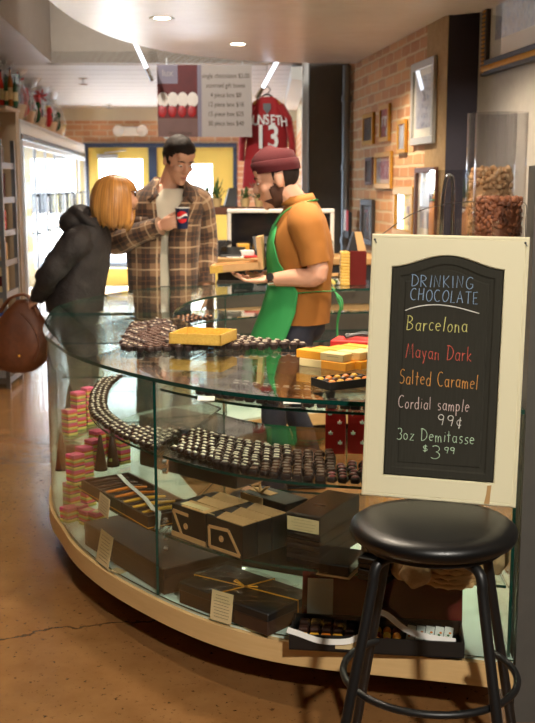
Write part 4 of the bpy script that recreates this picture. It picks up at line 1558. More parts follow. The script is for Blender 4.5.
def arc(cx, cy, rx, ry, a0, a1, n=10):
    return [(cx + rx * math.cos(R(a0 + (a1 - a0) * k / n)), cy + ry * math.sin(R(a0 + (a1 - a0) * k / n))) for k in range(n + 1)]
GLY = {
    'D': (0.62, [[(0.08, 0), (0.1, 1)], [(0.0, 0.98)] + arc(0.1, 0.5, 0.48, 0.5, 85, -88)]),
    'R': (0.6, [[(0.06, 0), (0.08, 1)], [(0.08, 0.98)] + arc(0.12, 0.74, 0.36, 0.25, 80, -85) + [(0.12, 0.5), (0.5, 0.0)]]),
    'I': (0.22, [[(0.1, 0), (0.1, 1)]]),
    'N': (0.62, [[(0.06, 0), (0.08, 1), (0.48, 0.02), (0.5, 1)]]),
    'K': (0.6, [[(0.08, 0), (0.08, 1)], [(0.5, 0.98), (0.1, 0.46), (0.52, 0.0)]]),
    'G': (0.64, [arc(0.34, 0.5, 0.3, 0.5, 50, 320) + [(0.56, 0.42), (0.36, 0.42)]]),
    'C': (0.58, [arc(0.34, 0.5, 0.3, 0.5, 55, 305)]),
    'H': (0.62, [[(0.08, 0), (0.08, 1)], [(0.5, 0), (0.5, 1)], [(0.08, 0.5), (0.5, 0.54)]]),
    'O': (0.64, [arc(0.32, 0.5, 0.27, 0.48, 90, 450, 16)]),
    'L': (0.5, [[(0.08, 1), (0.08, 0), (0.44, 0.02)]]),
    'A': (0.62, [[(0.02, 0), (0.28, 1), (0.54, 0)], [(0.12, 0.36), (0.46, 0.38)]]),
    'T': (0.56, [[(0.02, 0.98), (0.54, 1.0)], [(0.28, 1), (0.28, 0)]]),
    'E': (0.52, [[(0.44, 1), (0.08, 0.98), (0.08, 0), (0.46, 0.02)], [(0.08, 0.5), (0.38, 0.52)]]),
    'B': (0.6, [[(0.08, 0), (0.1, 1)], [(0.02, 0.98)] + arc(0.12, 0.76, 0.32, 0.23, 80, -85) + arc(0.12, 0.26, 0.4, 0.26, 85, -95)]),
    'M': (0.78, [[(0.04, 0), (0.16, 1), (0.36, 0.3), (0.56, 1), (0.68, 0)]]),
    'S': (0.54, [arc(0.28, 0.75, 0.2, 0.24, 40, 250) + arc(0.26, 0.26, 0.22, 0.26, 80, -140)]),
    'a': (0.46, [arc(0.22, 0.28, 0.17, 0.26, 50, 330, 12), [(0.4, 0.54), (0.38, 0.1), (0.44, 0.0)]]),
    'r': (0.36, [[(0.08, 0.55), (0.1, 0.0)], [(0.1, 0.32), (0.2, 0.52), (0.34, 0.5)]]),
    'c': (0.42, [arc(0.24, 0.28, 0.18, 0.27, 50, 310)]),
    'e': (0.44, [[(0.06, 0.3), (0.38, 0.34)] + arc(0.22, 0.29, 0.18, 0.26, 15, 310)]),
    'l': (0.24, [[(0.12, 1.0), (0.1, 0.0)]]),
    'o': (0.44, [arc(0.22, 0.27, 0.17, 0.26, 90, 450, 14)]),
    'n': (0.46, [[(0.08, 0.55), (0.08, 0.0)], [(0.08, 0.36), (0.2, 0.53), (0.34, 0.46), (0.38, 0.0)]]),
    'y': (0.44, [[(0.06, 0.54), (0.2, 0.1)], [(0.4, 0.56), (0.14, -0.34)]]),
    'k': (0.44, [[(0.08, 1.0), (0.08, 0.0)], [(0.38, 0.54), (0.1, 0.24), (0.4, 0.0)]]),
    't': (0.36, [[(0.16, 0.92), (0.15, 0.0)], [(0.02, 0.58), (0.32, 0.6)]]),
    'd': (0.48, [arc(0.22, 0.28, 0.18, 0.27, 40, 330, 12), [(0.4, 1.0), (0.4, 0.0)]]),
    'm': (0.66, [[(0.06, 0.54), (0.08, 0.0)], [(0.08, 0.36), (0.18, 0.53), (0.3, 0.46), (0.32, 0.0)], [(0.32, 0.36), (0.44, 0.53), (0.54, 0.46), (0.58, 0.0)]]),
    'i': (0.2, [[(0.1, 0.54), (0.1, 0.0)], [(0.1, 0.74), (0.11, 0.78)]]),
    's': (0.38, [arc(0.2, 0.42, 0.13, 0.13, 40, 250, 8) + arc(0.18, 0.14, 0.14, 0.14, 80, -140, 8)]),
    'p': (0.46, [[(0.08, 0.55), (0.07, -0.36)], arc(0.22, 0.28, 0.17, 0.26, 150, -150, 12)]),
    'z': (0.42, [[(0.06, 0.54), (0.36, 0.54), (0.06, 0.02), (0.4, 0.02)]]),
    '9': (0.46, [arc(0.22, 0.72, 0.17, 0.24, 0, 330, 12), [(0.39, 0.74), (0.32, 0.0)]]),
    '3': (0.5, [arc(0.22, 0.75, 0.2, 0.23, 140, -80, 10) + arc(0.22, 0.27, 0.24, 0.26, 80, -140, 10)]),
    '\u00a2': (0.46, [arc(0.24, 0.34, 0.17, 0.26, 50, 310), [(0.26, 0.84), (0.24, -0.2)]]),
    '$': (0.46, [arc(0.24, 0.68, 0.16, 0.2, 40, 250) + arc(0.22, 0.3, 0.17, 0.2, 80, -140), [(0.24, 1.05), (0.22, -0.08)]]),
}
def chalk(text, u0, u1, v0, hgt, mat, drop=0.0, rr=0.0009, seed=0, arch=0.0):
    """hand-written line between panel fractions u0..u1 (from left), baseline v0 from the top"""
    rd = random.Random(seed + len(text))
    total = sum(GLY[c][0] if c != ' ' else 0.4 for c in text) + 0.12 * (len(text) - 1)
    k = (u1 - u0) * W / total
    x = u0 * W
    m = MB()
    for ch in text:
        if ch == ' ':
            x += (0.4 + 0.12) * k; continue
        wd, st_ = GLY[ch]
        dz = rd.uniform(-0.05, 0.05) * hgt
        sh = rd.uniform(-0.04, 0.10)
        f = ((x / W) - u0) / (u1 - u0)
        for s_ in st_:
            path = []
            for (gx, gy) in s_:
                px_ = x + (gx + sh * gy) * k
                pz_ = H * (1 - v0) + gy * hgt + dz - drop * f + arch * math.sin(PI * f)
                path.append((px_, 0.0066, pz_))
            m.tube(path, [rr * rd.uniform(0.8, 1.2) for _ in path], 6, flat=1.0)
        x += (wd + 0.12) * k
    return m.build('chalk_lettering', mat, sg)
chalk('DRINKING', 0.265, 0.665, 0.192, 0.029, 'chalk_blue', 0.002, seed=1)
chalk('CHOCOLATE', 0.262, 0.700, 0.244, 0.029, 'chalk_blue', 0.004, seed=2)
m = MB(); m.tube([((0.235 + 0.475 * k / 24) * W, 0.0066, H * (1 - 0.285 + 0.026 * math.sin(PI * (k / 24) ** 0.85)) ) for k in range(25)], 0.0014, 6)
m.build('chalk_underline', 'chalk_white', sg)
chalk('Barcelona', 0.245, 0.640, 0.357, 0.036, 'chalk_yellow', 0.0, seed=3)
chalk('Mayan Dark', 0.25, 0.675, 0.461, 0.036, 'chalk_red', 0.004, seed=4)
chalk('Salted Caramel', 0.215, 0.725, 0.562, 0.036, 'chalk_orange', 0.004, seed=5)
chalk('Cordial sample', 0.215, 0.675, 0.655, 0.031, 'chalk_pink', 0.0, seed=6)
chalk('99\u00a2', 0.475, 0.640, 0.710, 0.027, 'chalk_white', 0.0, seed=7)
chalk('3oz Demitasse', 0.215, 0.720, 0.775, 0.030, 'chalk_green', 0.0, seed=8)
chalk('$', 0.385, 0.425, 0.815, 0.016, 'chalk_green', seed=9)
chalk('3', 0.44, 0.505, 0.84, 0.034, 'chalk_green', seed=10)
chalk('99', 0.525, 0.60, 0.815, 0.016, 'chalk_green', seed=11)

# ---------------------------------------------------------------- acrylic tubes of nuts on the case top
def tube_jar(name, label, x, y, r, h):
    t = thing(name, label, 'jar', (x, y, HC + 0.0005))
    m = MB(); m.lathe([(r, 0.004), (r, h), (r - 0.003, h), (r - 0.003, 0.004)], seg=56, caps=False)
    m.loft([[(r * math.cos(2 * PI * k / 56), r * math.sin(2 * PI * k / 56), h) for k in range(56)]] * 1 + [[((r - .003) * math.cos(2 * PI * k / 56), (r - .003) * math.sin(2 * PI * k / 56), h) for k in range(56)]], caps=False)
    m.build('tube', 'clear_acrylic', t, smooth=40)
    m = MB(); m.lathe([(0, 0), (r, 0), (r, 0.004), (0, 0.004)], seg=40); m.build('base', 'clear_acrylic', t, smooth=40)
    return t
jx = aty(495.5, 300, 3.15)
T1 = (jx.x, 3.15)
jy = aty(486, 300, 3.36)
T2 = (jy.x, 3.36)
tube_jar('acrylic_jar', 'tall clear acrylic tube part filled with almonds behind the chalkboard', T1[0], T1[1], 0.0765, 0.788)
tube_jar('acrylic_jar', 'tall clear acrylic tube of peanuts, behind the almond tube', T2[0], T2[1], 0.0765, 0.80)
def fill(name, label, T, r, z0, z1, size, mat, n, seed, lumpy=False):
    rd = random.Random(seed)
    m = MB()
    m.lathe([(0, z0), (r * 0.84, z0), (r * 0.84, z1 - size[0]), (0, z1 - size[0])], seg=20)
    for k in range(n):
        if k < n * 0.86:
            an, rr, z = rd.uniform(0, 2 * PI), r * rd.uniform(0.84, 0.9), rd.uniform(z0 + size[1], z1)
        else:
            an, rr, z = rd.uniform(0, 2 * PI), r * 0.85 * math.sqrt(rd.random()), z1 - size[0] * rd.uniform(0, 1.0) + (0.02 if lumpy and rd.random() < .4 else 0)
        X_ = Matrix.Translation((rr * math.cos(an), rr * math.sin(an), z)) @ Matrix.Rotation(an, 4, 'Z') @ Matrix.Rotation(rd.uniform(0, 2 * PI), 4, 'X') @ Matrix.Rotation(rd.uniform(-.4, .4), 4, 'Y')
        if lumpy:
            m.ell((0, -size[0] * .42, 0), (size[1], size[0] * .62, size[1]), 8, 6, 0, X_)
            m.ell((0, size[0] * .5, 0), (size[1] * .9, size[0] * .55, size[1] * .9), 8, 6, 0, X_)
        else:
            m.ell((0, 0, 0), (size[2], size[0], size[1]), 8, 5, 0, X_)
    o = m.build(name, mat, None, (T[0], T[1], HC + 0.006), smooth=70)
    tag(o, label, 'nuts', kind='stuff')
fill('almonds', 'brown almonds filling the lower part of the front acrylic tube', T1, 0.0735, 0.0, 0.535, (0.0105, 0.0064, 0.005), 'almond', 1500, 2)
fill('peanuts', 'tan peanuts in shells filling the rear acrylic tube', T2, 0.0735, 0.0, 0.605, (0.016, 0.0085, 0.0085), 'peanut', 620, 3, True)
pb_ = aty(447, 300, 3.22)
t = thing('acrylic_bin', 'short clear acrylic bin with a metal scoop, left of the nut tubes', 'bin', (pb_.x, 3.24, HC + 0.0005))
bw_, bd_, bh_ = 0.105, 0.1, aty(447, 170, 3.2).z - HC
m = MB()
m.loft([L_ for L_ in ([(x, y, 0.004) for x, y in ((-bw_ / 2, -bd_ / 2), (bw_ / 2, -bd_ / 2), (bw_ / 2, bd_ / 2), (-bw_ / 2, bd_ / 2))], [(x, y, bh_) for x, y in ((-bw_ / 2, -bd_ / 2), (bw_ / 2, -bd_ / 2), (bw_ / 2, bd_ / 2), (-bw_ / 2, bd_ / 2))],
        [(x * .95, y * .95, bh_) for x, y in ((-bw_ / 2, -bd_ / 2), (bw_ / 2, -bd_ / 2), (bw_ / 2, bd_ / 2), (-bw_ / 2, bd_ / 2))], [(x * .95, y * .95, 0.004) for x, y in ((-bw_ / 2, -bd_ / 2), (bw_ / 2, -bd_ / 2), (bw_ / 2, bd_ / 2), (-bw_ / 2, bd_ / 2))])], caps=False)
m.build('bin', 'clear_acrylic', t)
m = MB(); m.box((0, 0, 0.002), (bw_, bd_, 0.004)); m.build('base', 'clear_acrylic', t)
m = MB()
m.tube(catmull([(-0.022, 0, 0.03), (-0.02, 0, 0.45), (-0.012, 0, bh_ - 0.045), (0.0, 0, bh_ - 0.02), (0.012, 0, bh_ - 0.05), (0.014, 0, bh_ - 0.2)], 24), 0.006, 8)
m.ell((-0.022, 0, 0.05), (0.022, 0.018, 0.045), 12, 8)
o = m.build('metal_scoop', 'chrome', None, (pb_.x, 3.24, HC + 0.0052), smooth=60)
tag(o, 'shiny metal scoop standing in the short acrylic bin', 'scoop')
# the sign's hanging wire, looped round the almond tube
XS = Matrix.Translation(org) @ (Matrix.Rotation(rzs, 4, 'Z') @ Matrix.Rotation(R(0.6), 4, 'Y') @ Matrix.Rotation(-LEAN, 4, 'X'))
tl, tr = XS @ V((0.02 * W, -0.002, 0.978 * H)), XS @ V((0.975 * W, -0.002, 0.978 * H))
cx, cy, rw = T1[0], T1[1], 0.0795
pts = [tl, tl.lerp(V((cx - rw, cy, 1.45)), 0.35) + V((0, 0, 0.03)), tl.lerp(V((cx - rw, cy, 1.45)), 0.7) + V((0, 0, 0.022)), V((cx - rw, cy, 1.452)), V((cx - rw * .7, cy + rw * .7, 1.454)), V((cx, cy + rw, 1.454)), V((cx + rw * .7, cy + rw * .7, 1.452)), V((cx + rw, cy, 1.445)),
       tr.lerp(V((cx + rw, cy, 1.445)), 0.5) + V((0, 0, -0.006)), tr]
m = MB(); m.tube(catmull(pts, 48), 0.0012, 6)
m.tube([tl, tl + V((0.004, -0.003, -0.008))], 0.0012, 6); m.tube([tr, tr + V((0.004, -0.003, -0.008))], 0.0012, 6)
tag(m.build('hanging_wire', 'black_metal'), 'thin dark hanging wire of the chalkboard looped around the almond tube', 'wire')

# ---------------------------------------------------------------- pictures on the walls
def wall_frame(name, label, ptl, pbr, where, frame, art, fw=0.03, depth=0.03, mat_w=0.0, glass=True, group='framed pictures on the brick wall', cat='picture', beads=False, parts=None):
    """framed picture whose top-left and lower-right corners show at the two pixels"""
    f = on_brick if where == 'brick' else on_grey
    a, b = f(*ptl), f(*pbr)
    z1, z0 = a.z, b.z
    L = math.hypot(b.x - a.x, b.y - a.y)
    rz = math.atan2(b.y - a.y, b.x - a.x)
    n = V((math.sin(rz), -math.cos(rz), 0))
    t = thing(name, label, cat, V((a.x, a.y, z0)) + n * 0.003, rz, group)
    h = z1 - z0
    m = MB()
    for (x0, x1, q0, q1) in ((0, L, 0, fw), (0, L, h - fw, h), (0, fw, fw, h - fw), (L - fw, L, fw, h - fw)):
        m.box(((x0 + x1) / 2, -depth / 2, (q0 + q1) / 2), (x1 - x0, depth, q1 - q0), b=0.004)
    m.build('frame', frame, t)
    if beads:
        m = MB()
        k = 0
        st = 0.024
        for x in [st * i for i in range(1, int(L / st))]:
            for z in (fw * .45, h - fw * .45):
                m.ell((x, -depth, z), (0.011, 0.008, 0.018), 8, 5)
        for z in [st * i for i in range(1, int(h / st))]:
            for x in (fw * .45, L - fw * .45):
                m.ell((x, -depth, z), (0.030, 0.008, 0.009), 8, 5)
        m.build('beading', 'gold_frame', t, smooth=60)
    if mat_w:
        m = MB(); m.box((L / 2, -0.006, h / 2), (L - 2 * fw, 0.006, h - 2 * fw)); m.build('mat_board', 'mat_board', t)
    iw = fw + mat_w
    m = MB(); m.box((L / 2, -0.010, h / 2 + mat_w * .1), (L - 2 * iw, 0.004, h - 2 * iw)); m.build('print', art, t)
    if glass:
        m = MB(); m.box((L / 2, -0.016, h / 2), (L - 2 * fw, 0.002, h - 2 * fw)); m.build('glazing', 'window_glass', t)
    return t
GB = 'framed pictures on the brick wall'
wall_frame('framed_picture', 'large silver-framed picture on the stucco edge of the brick wall', (415, 65), (436, 143), 'brick', 'silver_frame', 'print_pale', 0.05, 0.025, 0.05)
wall_frame('framed_picture', 'gold-framed dark picture, left of two on the upper brick wall', (365, 115), (375, 144), 'brick', 'gold_frame', 'print_dusk', 0.035, 0.022)
wall_frame('framed_picture', 'gold-framed dark picture, right of two on the upper brick wall', (382, 106), (391, 141), 'brick', 'gold_frame', 'print_dusk', 0.035, 0.022)
wall_frame('framed_picture', 'narrow gold-framed picture beneath and beside the large silver frame', (400, 121), (408, 153), 'brick', 'gold_frame', 'print_pale', 0.03, 0.022)
wall_frame('framed_picture', 'square gold-framed city print, widest frame in the middle of the brick wall', (377, 153), (393, 189), 'brick', 'gold_frame', 'print_city', 0.04, 0.022, 0.03)
wall_frame('framed_picture', 'small narrow brown-framed picture left of the city print', (367.5, 158), (374, 185), 'brick', 'brown_frame', 'print_dusk', 0.025, 0.02)
wall_frame('framed_picture', 'black-framed picture low on the brick wall near the pipe', (364, 199), (375, 246), 'brick', 'dark_frame', 'print_dusk', 0.05, 0.03)
wall_frame('framed_picture', 'gold-framed picture low on the brick wall above the chalkboard corner', (397, 186), (416, 240), 'brick', 'gold_frame', 'print_city', 0.06, 0.03, 0.03)
wall_frame('framed_picture', 'dark brown-framed pale picture beside the clear acrylic bin', (419, 168), (437, 246), 'brick', 'brown_frame', 'print_pale', 0.035, 0.03, 0.06)
wall_frame('framed_picture', 'ornate beaded dark gold frame with pale print at top on the grey wall', (490, -40), (552, 57), 'grey', 'dark_frame', 'print_pale', 0.085, 0.035, 0.09, True, None, beads=True)
# ---------------------------------------------------------------- refrigerators along the left side
FT = 2.07
def fridge(label, A, B, ndoor, head):
    A, B = V((A[0], A[1], 0)), V((B[0], B[1], 0))
    L = (B - A).length
    rz = math.atan2(B.y - A.y, B.x - A.x)
    t = thing('display_fridge', label, 'fridge', A, rz, 'glass-door fridges along the left wall')
    # local x runs away from the camera, y to the left (into the cabinet)
    D = 0.75
    m = MB()
    m.box((L / 2, D - 0.02, FT / 2), (L, 0.04, FT))
    m.box((0.02, D / 2, FT / 2), (0.04, D, FT)); m.box((L - 0.02, D / 2, FT / 2), (0.04, D, FT))
    m.box((L / 2, D / 2, FT - 0.02), (L, D, 0.04)); m.box((L / 2, D / 2, 0.09), (L, D, 0.18))
    m.box((L / 2, 0.03, FT - head / 2), (L, 0.06, head), b=0.012)
    m.build('cabinet', 'white_paint', t)
    m = MB(); m.box((L / 2, -0.004, FT - head - 0.02), (L, 0.012, 0.05), b=0.004); m.build('header_trim', 'black_plastic', t)
    m = MB(); m.box((L / 2, D - 0.045, FT / 2), (L - 0.1, 0.006, FT - 0.5)); m.build('lit_back', 'fridge_light', t)
    for z in (0.5, 0.85, 1.2, 1.55):
        m = MB(); m.box((L / 2, D / 2, z), (L - 0.1, D - 0.2, 0.012)); m.build('shelf', 'alu', t)
    w = (L - 0.06) / ndoor
    for k in range(ndoor):
        x0 = 0.03 + k * w
        z0, z1 = 0.19, FT - head - 0.05
        m = MB()
        for (a, b, c, d) in ((x0, x0 + 0.03, z0, z1), (x0 + w - 0.03, x0 + w, z0, z1), (x0, x0 + w, z0, z0 + 0.05), (x0, x0 + w, z1 - 0.05, z1)):
            m.box(((a + b) / 2, 0.0, (c + d) / 2), (b - a, 0.016, d - c), b=0.003)
        dr = m.build('door', 'alu', t)
        m = MB(); m.box((x0 + w / 2, 0.004, (z0 + z1) / 2), (w - 0.05, 0.005, z1 - z0 - 0.1)); m.build('pane', 'window_glass', dr)
        m = MB()
        m.tube([(x0 + w - 0.02, -0.035, 1.02), (x0 + w - 0.02, -0.035, 1.42)], 0.007, 8)
        for z in (1.04, 1.40):
            m.box((x0 + w - 0.02, -0.022, z), (0.03, 0.03, 0.025))
        m.build('handle', 'black_plastic', dr)
    return t
fA, fM, fB = (-2.16, 9.4), (-2.46, 13.35), (-2.62, 15.35)
fridge('long glass-door display fridge, the nearer one, behind the woman', fA, fM, 5, 0.13)
fridge('shorter glass-door display fridge at far end by the yellow door', (-2.475, 13.42), fB, 2, 0.13)
# packs inside the nearer fridge, seen as dim shapes
# tan end panel with a shelf top, next to the fridge
t = structure(MB().box((-2.72, 9.33, 1.06), (1.1, 0.12, 2.12)).build('trim_7', 'beige_panel'))
mb = MB(); mb.box((-2.62, 9.15, 2.135), (0.92, 0.5, 0.03), b=0.004); mb.tube([(-2.9, 9.25, 2.0), (-2.9, 8.95, 2.12)], 0.012); mb.tube([(-2.3, 9.25, 2.0), (-2.3, 8.95, 2.12)], 0.012)
tag(mb.build('wall_shelf', 'beige_panel'), 'beige shelf above the tan panel at the upper left', 'shelf')
def bottle(label, x, y, z, r, h, mat, capm):
    t = thing('bottle', label, 'bottle', (x, y, z), 0, 'bottles on the upper left shelf')
    m = MB(); m.lathe([(0, 0), (r, 0), (r, h * .6), (r * .8, h * .7), (r * .32, h * .8), (r * .3, h * .95), (0, h * .95)], seg=18); m.build('glass_body', mat, t, smooth=40)
    m = MB(); m.lathe([(0, h * .94), (r * .38, h * .94), (r * .38, h), (0, h)], seg=14); m.build('cap', capm, t, smooth=40)
    m = MB(); m.lathe([(r * 1.02, h * .18), (r * 1.02, h * .48)], seg=18, caps=False); m.build('wrap_label', 'cream_card', t, smooth=40)
def pxb(px, y, z): return V((aty(px, 100, y).x, y, z))
for px, mat, h, lb in ((1.5, 'bottle_red', 0.30, 'red bottle at far left end of the upper shelf'), (6.5, 'bottle_green', 0.26, 'dark green bottle second from left on the upper shelf'),
                       (11, 'bottle_amber', 0.32, 'amber bottle third from left on the upper shelf'), (15.5, 'bottle_green', 0.24, 'green bottle at right end of the upper shelf')):
    p = pxb(px, 9.05, 2.151)
    bottle(lb, p.x, p.y, p.z, 0.021, h, mat, 'black_plastic')
def hamper(label, px, y, s=1.0, seed=0):
    z = FT + 0.0012
    frac = (y - fA[1]) / (fM[1] - fA[1])
    x = fA[0] + (fM[0] - fA[0]) * frac - 0.18
    t = thing('gift_hamper', label, 'gift basket', (x, y, z), 0, 'cellophane gift baskets on top of the fridge')
    rd = random.Random(seed)
    m = MB()
    for k in range(7):
        rr = (0.13 + 0.006 * k) * s
        m.tube([(rr * math.cos(2 * PI * i / 20), rr * math.sin(2 * PI * i / 20), (0.01 + 0.02 * k) * s) for i in range(21)], 0.011 * s, 6)
    m.lathe([(0, 0.001), (0.125 * s, 0.001), (0.16 * s, 0.13 * s), (0.0, 0.13 * s)], seg=20)
    m.build('basket', 'wicker', t, smooth=60)
    for k in range(5):
        an = rd.uniform(0, 2 * PI); rr = 0.085 * s
        hh = rd.uniform(0.14, 0.28) * s
        m = MB(); m.box((rr * math.cos(an), rr * math.sin(an), 0.12 * s + hh / 2), (0.07 * s, 0.06 * s, hh), b=0.006, rz=an)
        m.build('gift_item', rd.choice(['red_gloss', 'choc_mid', 'white_paper', 'bottle_green', 'gold_leaf', 'black_card']), t)
    m = MB()
    m.lathe([(0.165 * s, 0.02), (0.19 * s, 0.16 * s), (0.15 * s, 0.34 * s), (0.035 * s, 0.44 * s), (0.09 * s, 0.53 * s), (0.14 * s, 0.58 * s)], seg=14, caps=False)
    m.v = [(x_ * (1 + 0.1 * rd.uniform(-1, 1)), y_ * (1 + 0.1 * rd.uniform(-1, 1)), z_) for x_, y_, z_ in m.v]
    m.build('wrap', 'cellophane', t)
    m = MB()
    for k in range(6):
        a0 = 2 * PI * k / 6
        m.tube([(0, -0.02, 0.44 * s), (0.05 * s * math.cos(a0), -0.05 * s, (0.44 + 0.06 * math.sin(a0)) * s), (0.085 * s * math.cos(a0 + .3), -0.04 * s, (0.44 + 0.085 * math.sin(a0 + .3)) * s), (0, -0.02, 0.44 * s)], 0.008 * s, 6, flat=1)
    m.build('bow', 'red_gloss' if seed % 2 else 'white_paper', t, smooth=60)
    m = MB(); m.ell((0.1 * s, -0.16 * s, 0.16 * s), (0.05 * s, 0.03 * s, 0.09 * s), 10, 7); m.ell((0.12 * s, -0.17 * s, 0.26 * s), (0.035 * s, 0.03 * s, 0.045 * s), 10, 7)
    m.build('tied_ornament', ['bottle_green', 'red_gloss'][seed % 2], t, smooth=60)
for k, (y, s, lb) in enumerate(((9.75, 1.05, 'cellophane gift basket nearest the left edge on top of the fridge'), (10.45, 0.95, 'cellophane gift basket second along on top of the fridge'),
                                (11.3, 0.92, 'cellophane gift basket third along, in the middle of the fridge top'), (12.2, 0.95, 'cellophane gift basket fourth along on top of the fridge'),
                                (13.0, 0.95, 'cellophane gift basket at far end on top of the long fridge'))):
    hamper(lb, 0, y, s, k)

# metal rack at the left edge
t = thing('storage_rack', 'grey metal storage rack of boxed goods at the left edge', 'rack', (-2.14, 7.9, 0))
rw, rd_, rh = 0.42, 0.4, 1.83
for x in (-rw / 2, rw / 2):
    for y in (-rd_ / 2, rd_ / 2):
        m = MB(); m.box((x, y, rh / 2), (0.03, 0.03, rh)); m.build('post', 'galv', t)
TIER = [0.06, 0.42, 0.70, 0.93, 1.15, 1.39, 1.64]
for z in TIER:
    m = MB(); m.box((0, 0, z), (rw, rd_, 0.012)); m.box((0, -rd_ / 2, z), (rw, 0.02, 0.045)); m.box((rw / 2, 0, z), (0.02, rd_, 0.045)); m.build('shelf', 'galv', t)
rd2 = random.Random(5)
ordn = ['lowest', 'second lowest', 'third', 'fourth', 'fifth', 'sixth', 'top']
cols_ = [('maroon', 'maroon'), ('cream_card', 'cream'), ('black_card', 'black'), ('kraft', 'kraft'), ('white_paper', 'white'), ('red_gloss', 'red'), ('blue_card', 'blue')]
for i, z in enumerate(TIER[1:]):
    for j in range(3):
        c_, nm = cols_[(i * 2 + j * 3) % 7]
        hh = [0.19, 0.14, 0.16][(i + j) % 3]
        b_ = thing('goods_box', '%s box on the %s tier of the grey rack, %s' % (nm, ordn[i + 1], ['left end', 'middle', 'right end'][j]), 'box', (-2.14 + (-0.125 + 0.137 * j), 7.80, z + 0.0068), 0, 'boxes on the grey rack')
        MB().box((0, 0, hh / 2), (0.10, 0.16, hh), b=0.004).build('carton', c_, b_)
        m = MB(); m.box((0, -0.081, hh * .5), (0.075, 0.002, hh * .4)); m.build('pack_label', 'mat_board' if nm != 'cream' else 'maroon', b_)

# back room fittings
p = aty(131, 131, BY - 0.02)
t = thing('emergency_light', 'white twin-head emergency light on the brick above the doors', 'emergency light', (p.x, BY - 0.003, p.z))
MB().box((0, -0.05, 0), (0.26, 0.1, 0.13), b=0.012).build('housing', 'white_paint', t)
for s_ in (-1, 1):
    m = MB(); m.lathe([(0, 0), (0.07, 0), (0.085, 0.06), (0.078, 0.07), (0.06, 0.06), (0, 0.055)], seg=22, X=Matrix.Translation((s_ * 0.17, -0.05, 0)) @ Matrix.Rotation(R(90), 4, 'X')); m.build('lamp_head', 'white_paint', t, smooth=40)
p = aty(171, 136, BY - 0.02)
t = thing('exit_sign', 'small white and green lit sign over the door, mostly behind the menu', 'sign', (p.x, BY - 0.003, p.z))
MB().box((0, -0.03, 0.04), (0.2, 0.06, 0.16), b=0.006).build('housing', 'white_paint', t)
for px, py, lb in ((83, 78, 'small ceiling sprinkler head nearer the beam'), (109, 104, 'small ceiling sprinkler head near the back wall')):
    q = atz(px, py, 2.6)
    m = MB(); m.tube([(0, 0, 0), (0, 0, -0.06)], 0.012, 8); m.lathe([(0, -0.065), (0.05, -0.065), (0.05, -0.06), (0, -0.06)], seg=14)
    m.lathe([(0, -0.008), (0.05, -0.008), (0.05, 0), (0, 0)], seg=14)
    tag(m.build('sprinkler_head', 'chrome', None, q, smooth=40), lb, 'sprinkler')
# leaning tube lamps
def tube_lamp(label, pa, ya, pb, yb):
    a, b = aty(pa[0], pa[1], ya), aty(pb[0], pb[1], yb)
    t = thing('tube_lamp', label, 'lamp', a)
    d = b - a
    m = MB(); m.tube([(0, 0, 0), d * 0.72], 0.017, 12); m.build('tube', 'tube_light', t, smooth=50)
    m = MB(); m.tube([d * 0.72, d], 0.020, 12); m.build('end_cap', 'chrome', t, smooth=50)
    m = MB(); m.tube([(0, 0, -0.02), (0, 0, CEIL - a.z)], 0.010, 8); m.build('stem', 'alu', t, smooth=50)
tube_lamp('slim sloping tube lamp hanging left of the menu sign', (131, 34), 9.2, (152, 80), 9.45)
tube_lamp('slim sloping tube lamp hanging above the red jersey', (279, 58), 9.25, (257, 98), 9.45)

# hanging menu sign
def hang_panel():
    y = 9.82
    a, b = aty(157, 65, y), aty(252, 137, y)
    t = thing('menu_sign', 'hanging menu panel with chocolate photo and handwritten price list', 'sign', (a.x, y, b.z))
    w, h = b.x - a.x, a.z - b.z
    wp = w * 0.425
    m = MB(); m.box((w / 2, 0, h / 2), (w, 0.02, h)); m.build('board', 'poster_grey', t)
    m = MB(); m.box((wp / 2 + 0.0, -0.0115, h / 2), (wp, 0.003, h)); pic = m.build('photo', 'poster_dark', t)
    m = MB(); m.box((wp + w * 0.02, -0.012, h / 2), (w * 0.042, 0.003, h)); m.build('lilac_strip', 'poster_lilac', t)
    m = MB(); m.box((wp * .26, -0.0145, h * .87), (wp * .50, 0.003, h * .26)); lil = m.build('lilac_square', 'poster_lilac', t)
    m = MB(); m.box((wp / 2, -0.0135, h * .13), (wp, 0.002, h * .26)); m.build('photo_foreground', 'poster_brown', t)
    for k in range(4):
        x = wp * (0.14 + 0.245 * k)
        m = MB(); m.ell((x, -0.0145, h * .52), (wp * .14, 0.004, h * .105), 14, 8); m.build('white_sweet', 'poster_white', t, smooth=60)
        m = MB(); m.ell((x - wp * .02, -0.0150, h * .36), (wp * .105, 0.004, h * .085), 14, 8); m.build('cherry_sweet', 'poster_cherry', t, smooth=60)
    text_mesh('lettering', 'lux', 0.085, 'poster_grey', lil, Matrix.Translation((wp * .26, -0.0165, h * .845)) @ UPRIGHT)
    text_mesh('lettering', 'chocolates', 0.05, 'ink', t, Matrix.Translation((wp * .55, -0.0155, h * .03)) @ UPRIGHT)
    lines = ['single chocolates $2.00', 'assorted gift boxes', '4 piece box $8', '12 piece box $18', '15 piece box $25', '30 piece box $48']
    for i, s_ in enumerate(lines):
        text_mesh('lettering', s_, 0.058, 'ink', t, Matrix.Translation((wp + (w - wp) * .52, -0.0105, h * (0.82 - 0.132 * i))) @ UPRIGHT, sx=0.80)
    m = MB()
    for x in (w * .1, w * .9):
        m.tube([(x, 0, h), (x, 0, 2.6 - b.z + 0.03)], 0.004, 6)
    m.build('hanger', 'alu', t)
hang_panel()

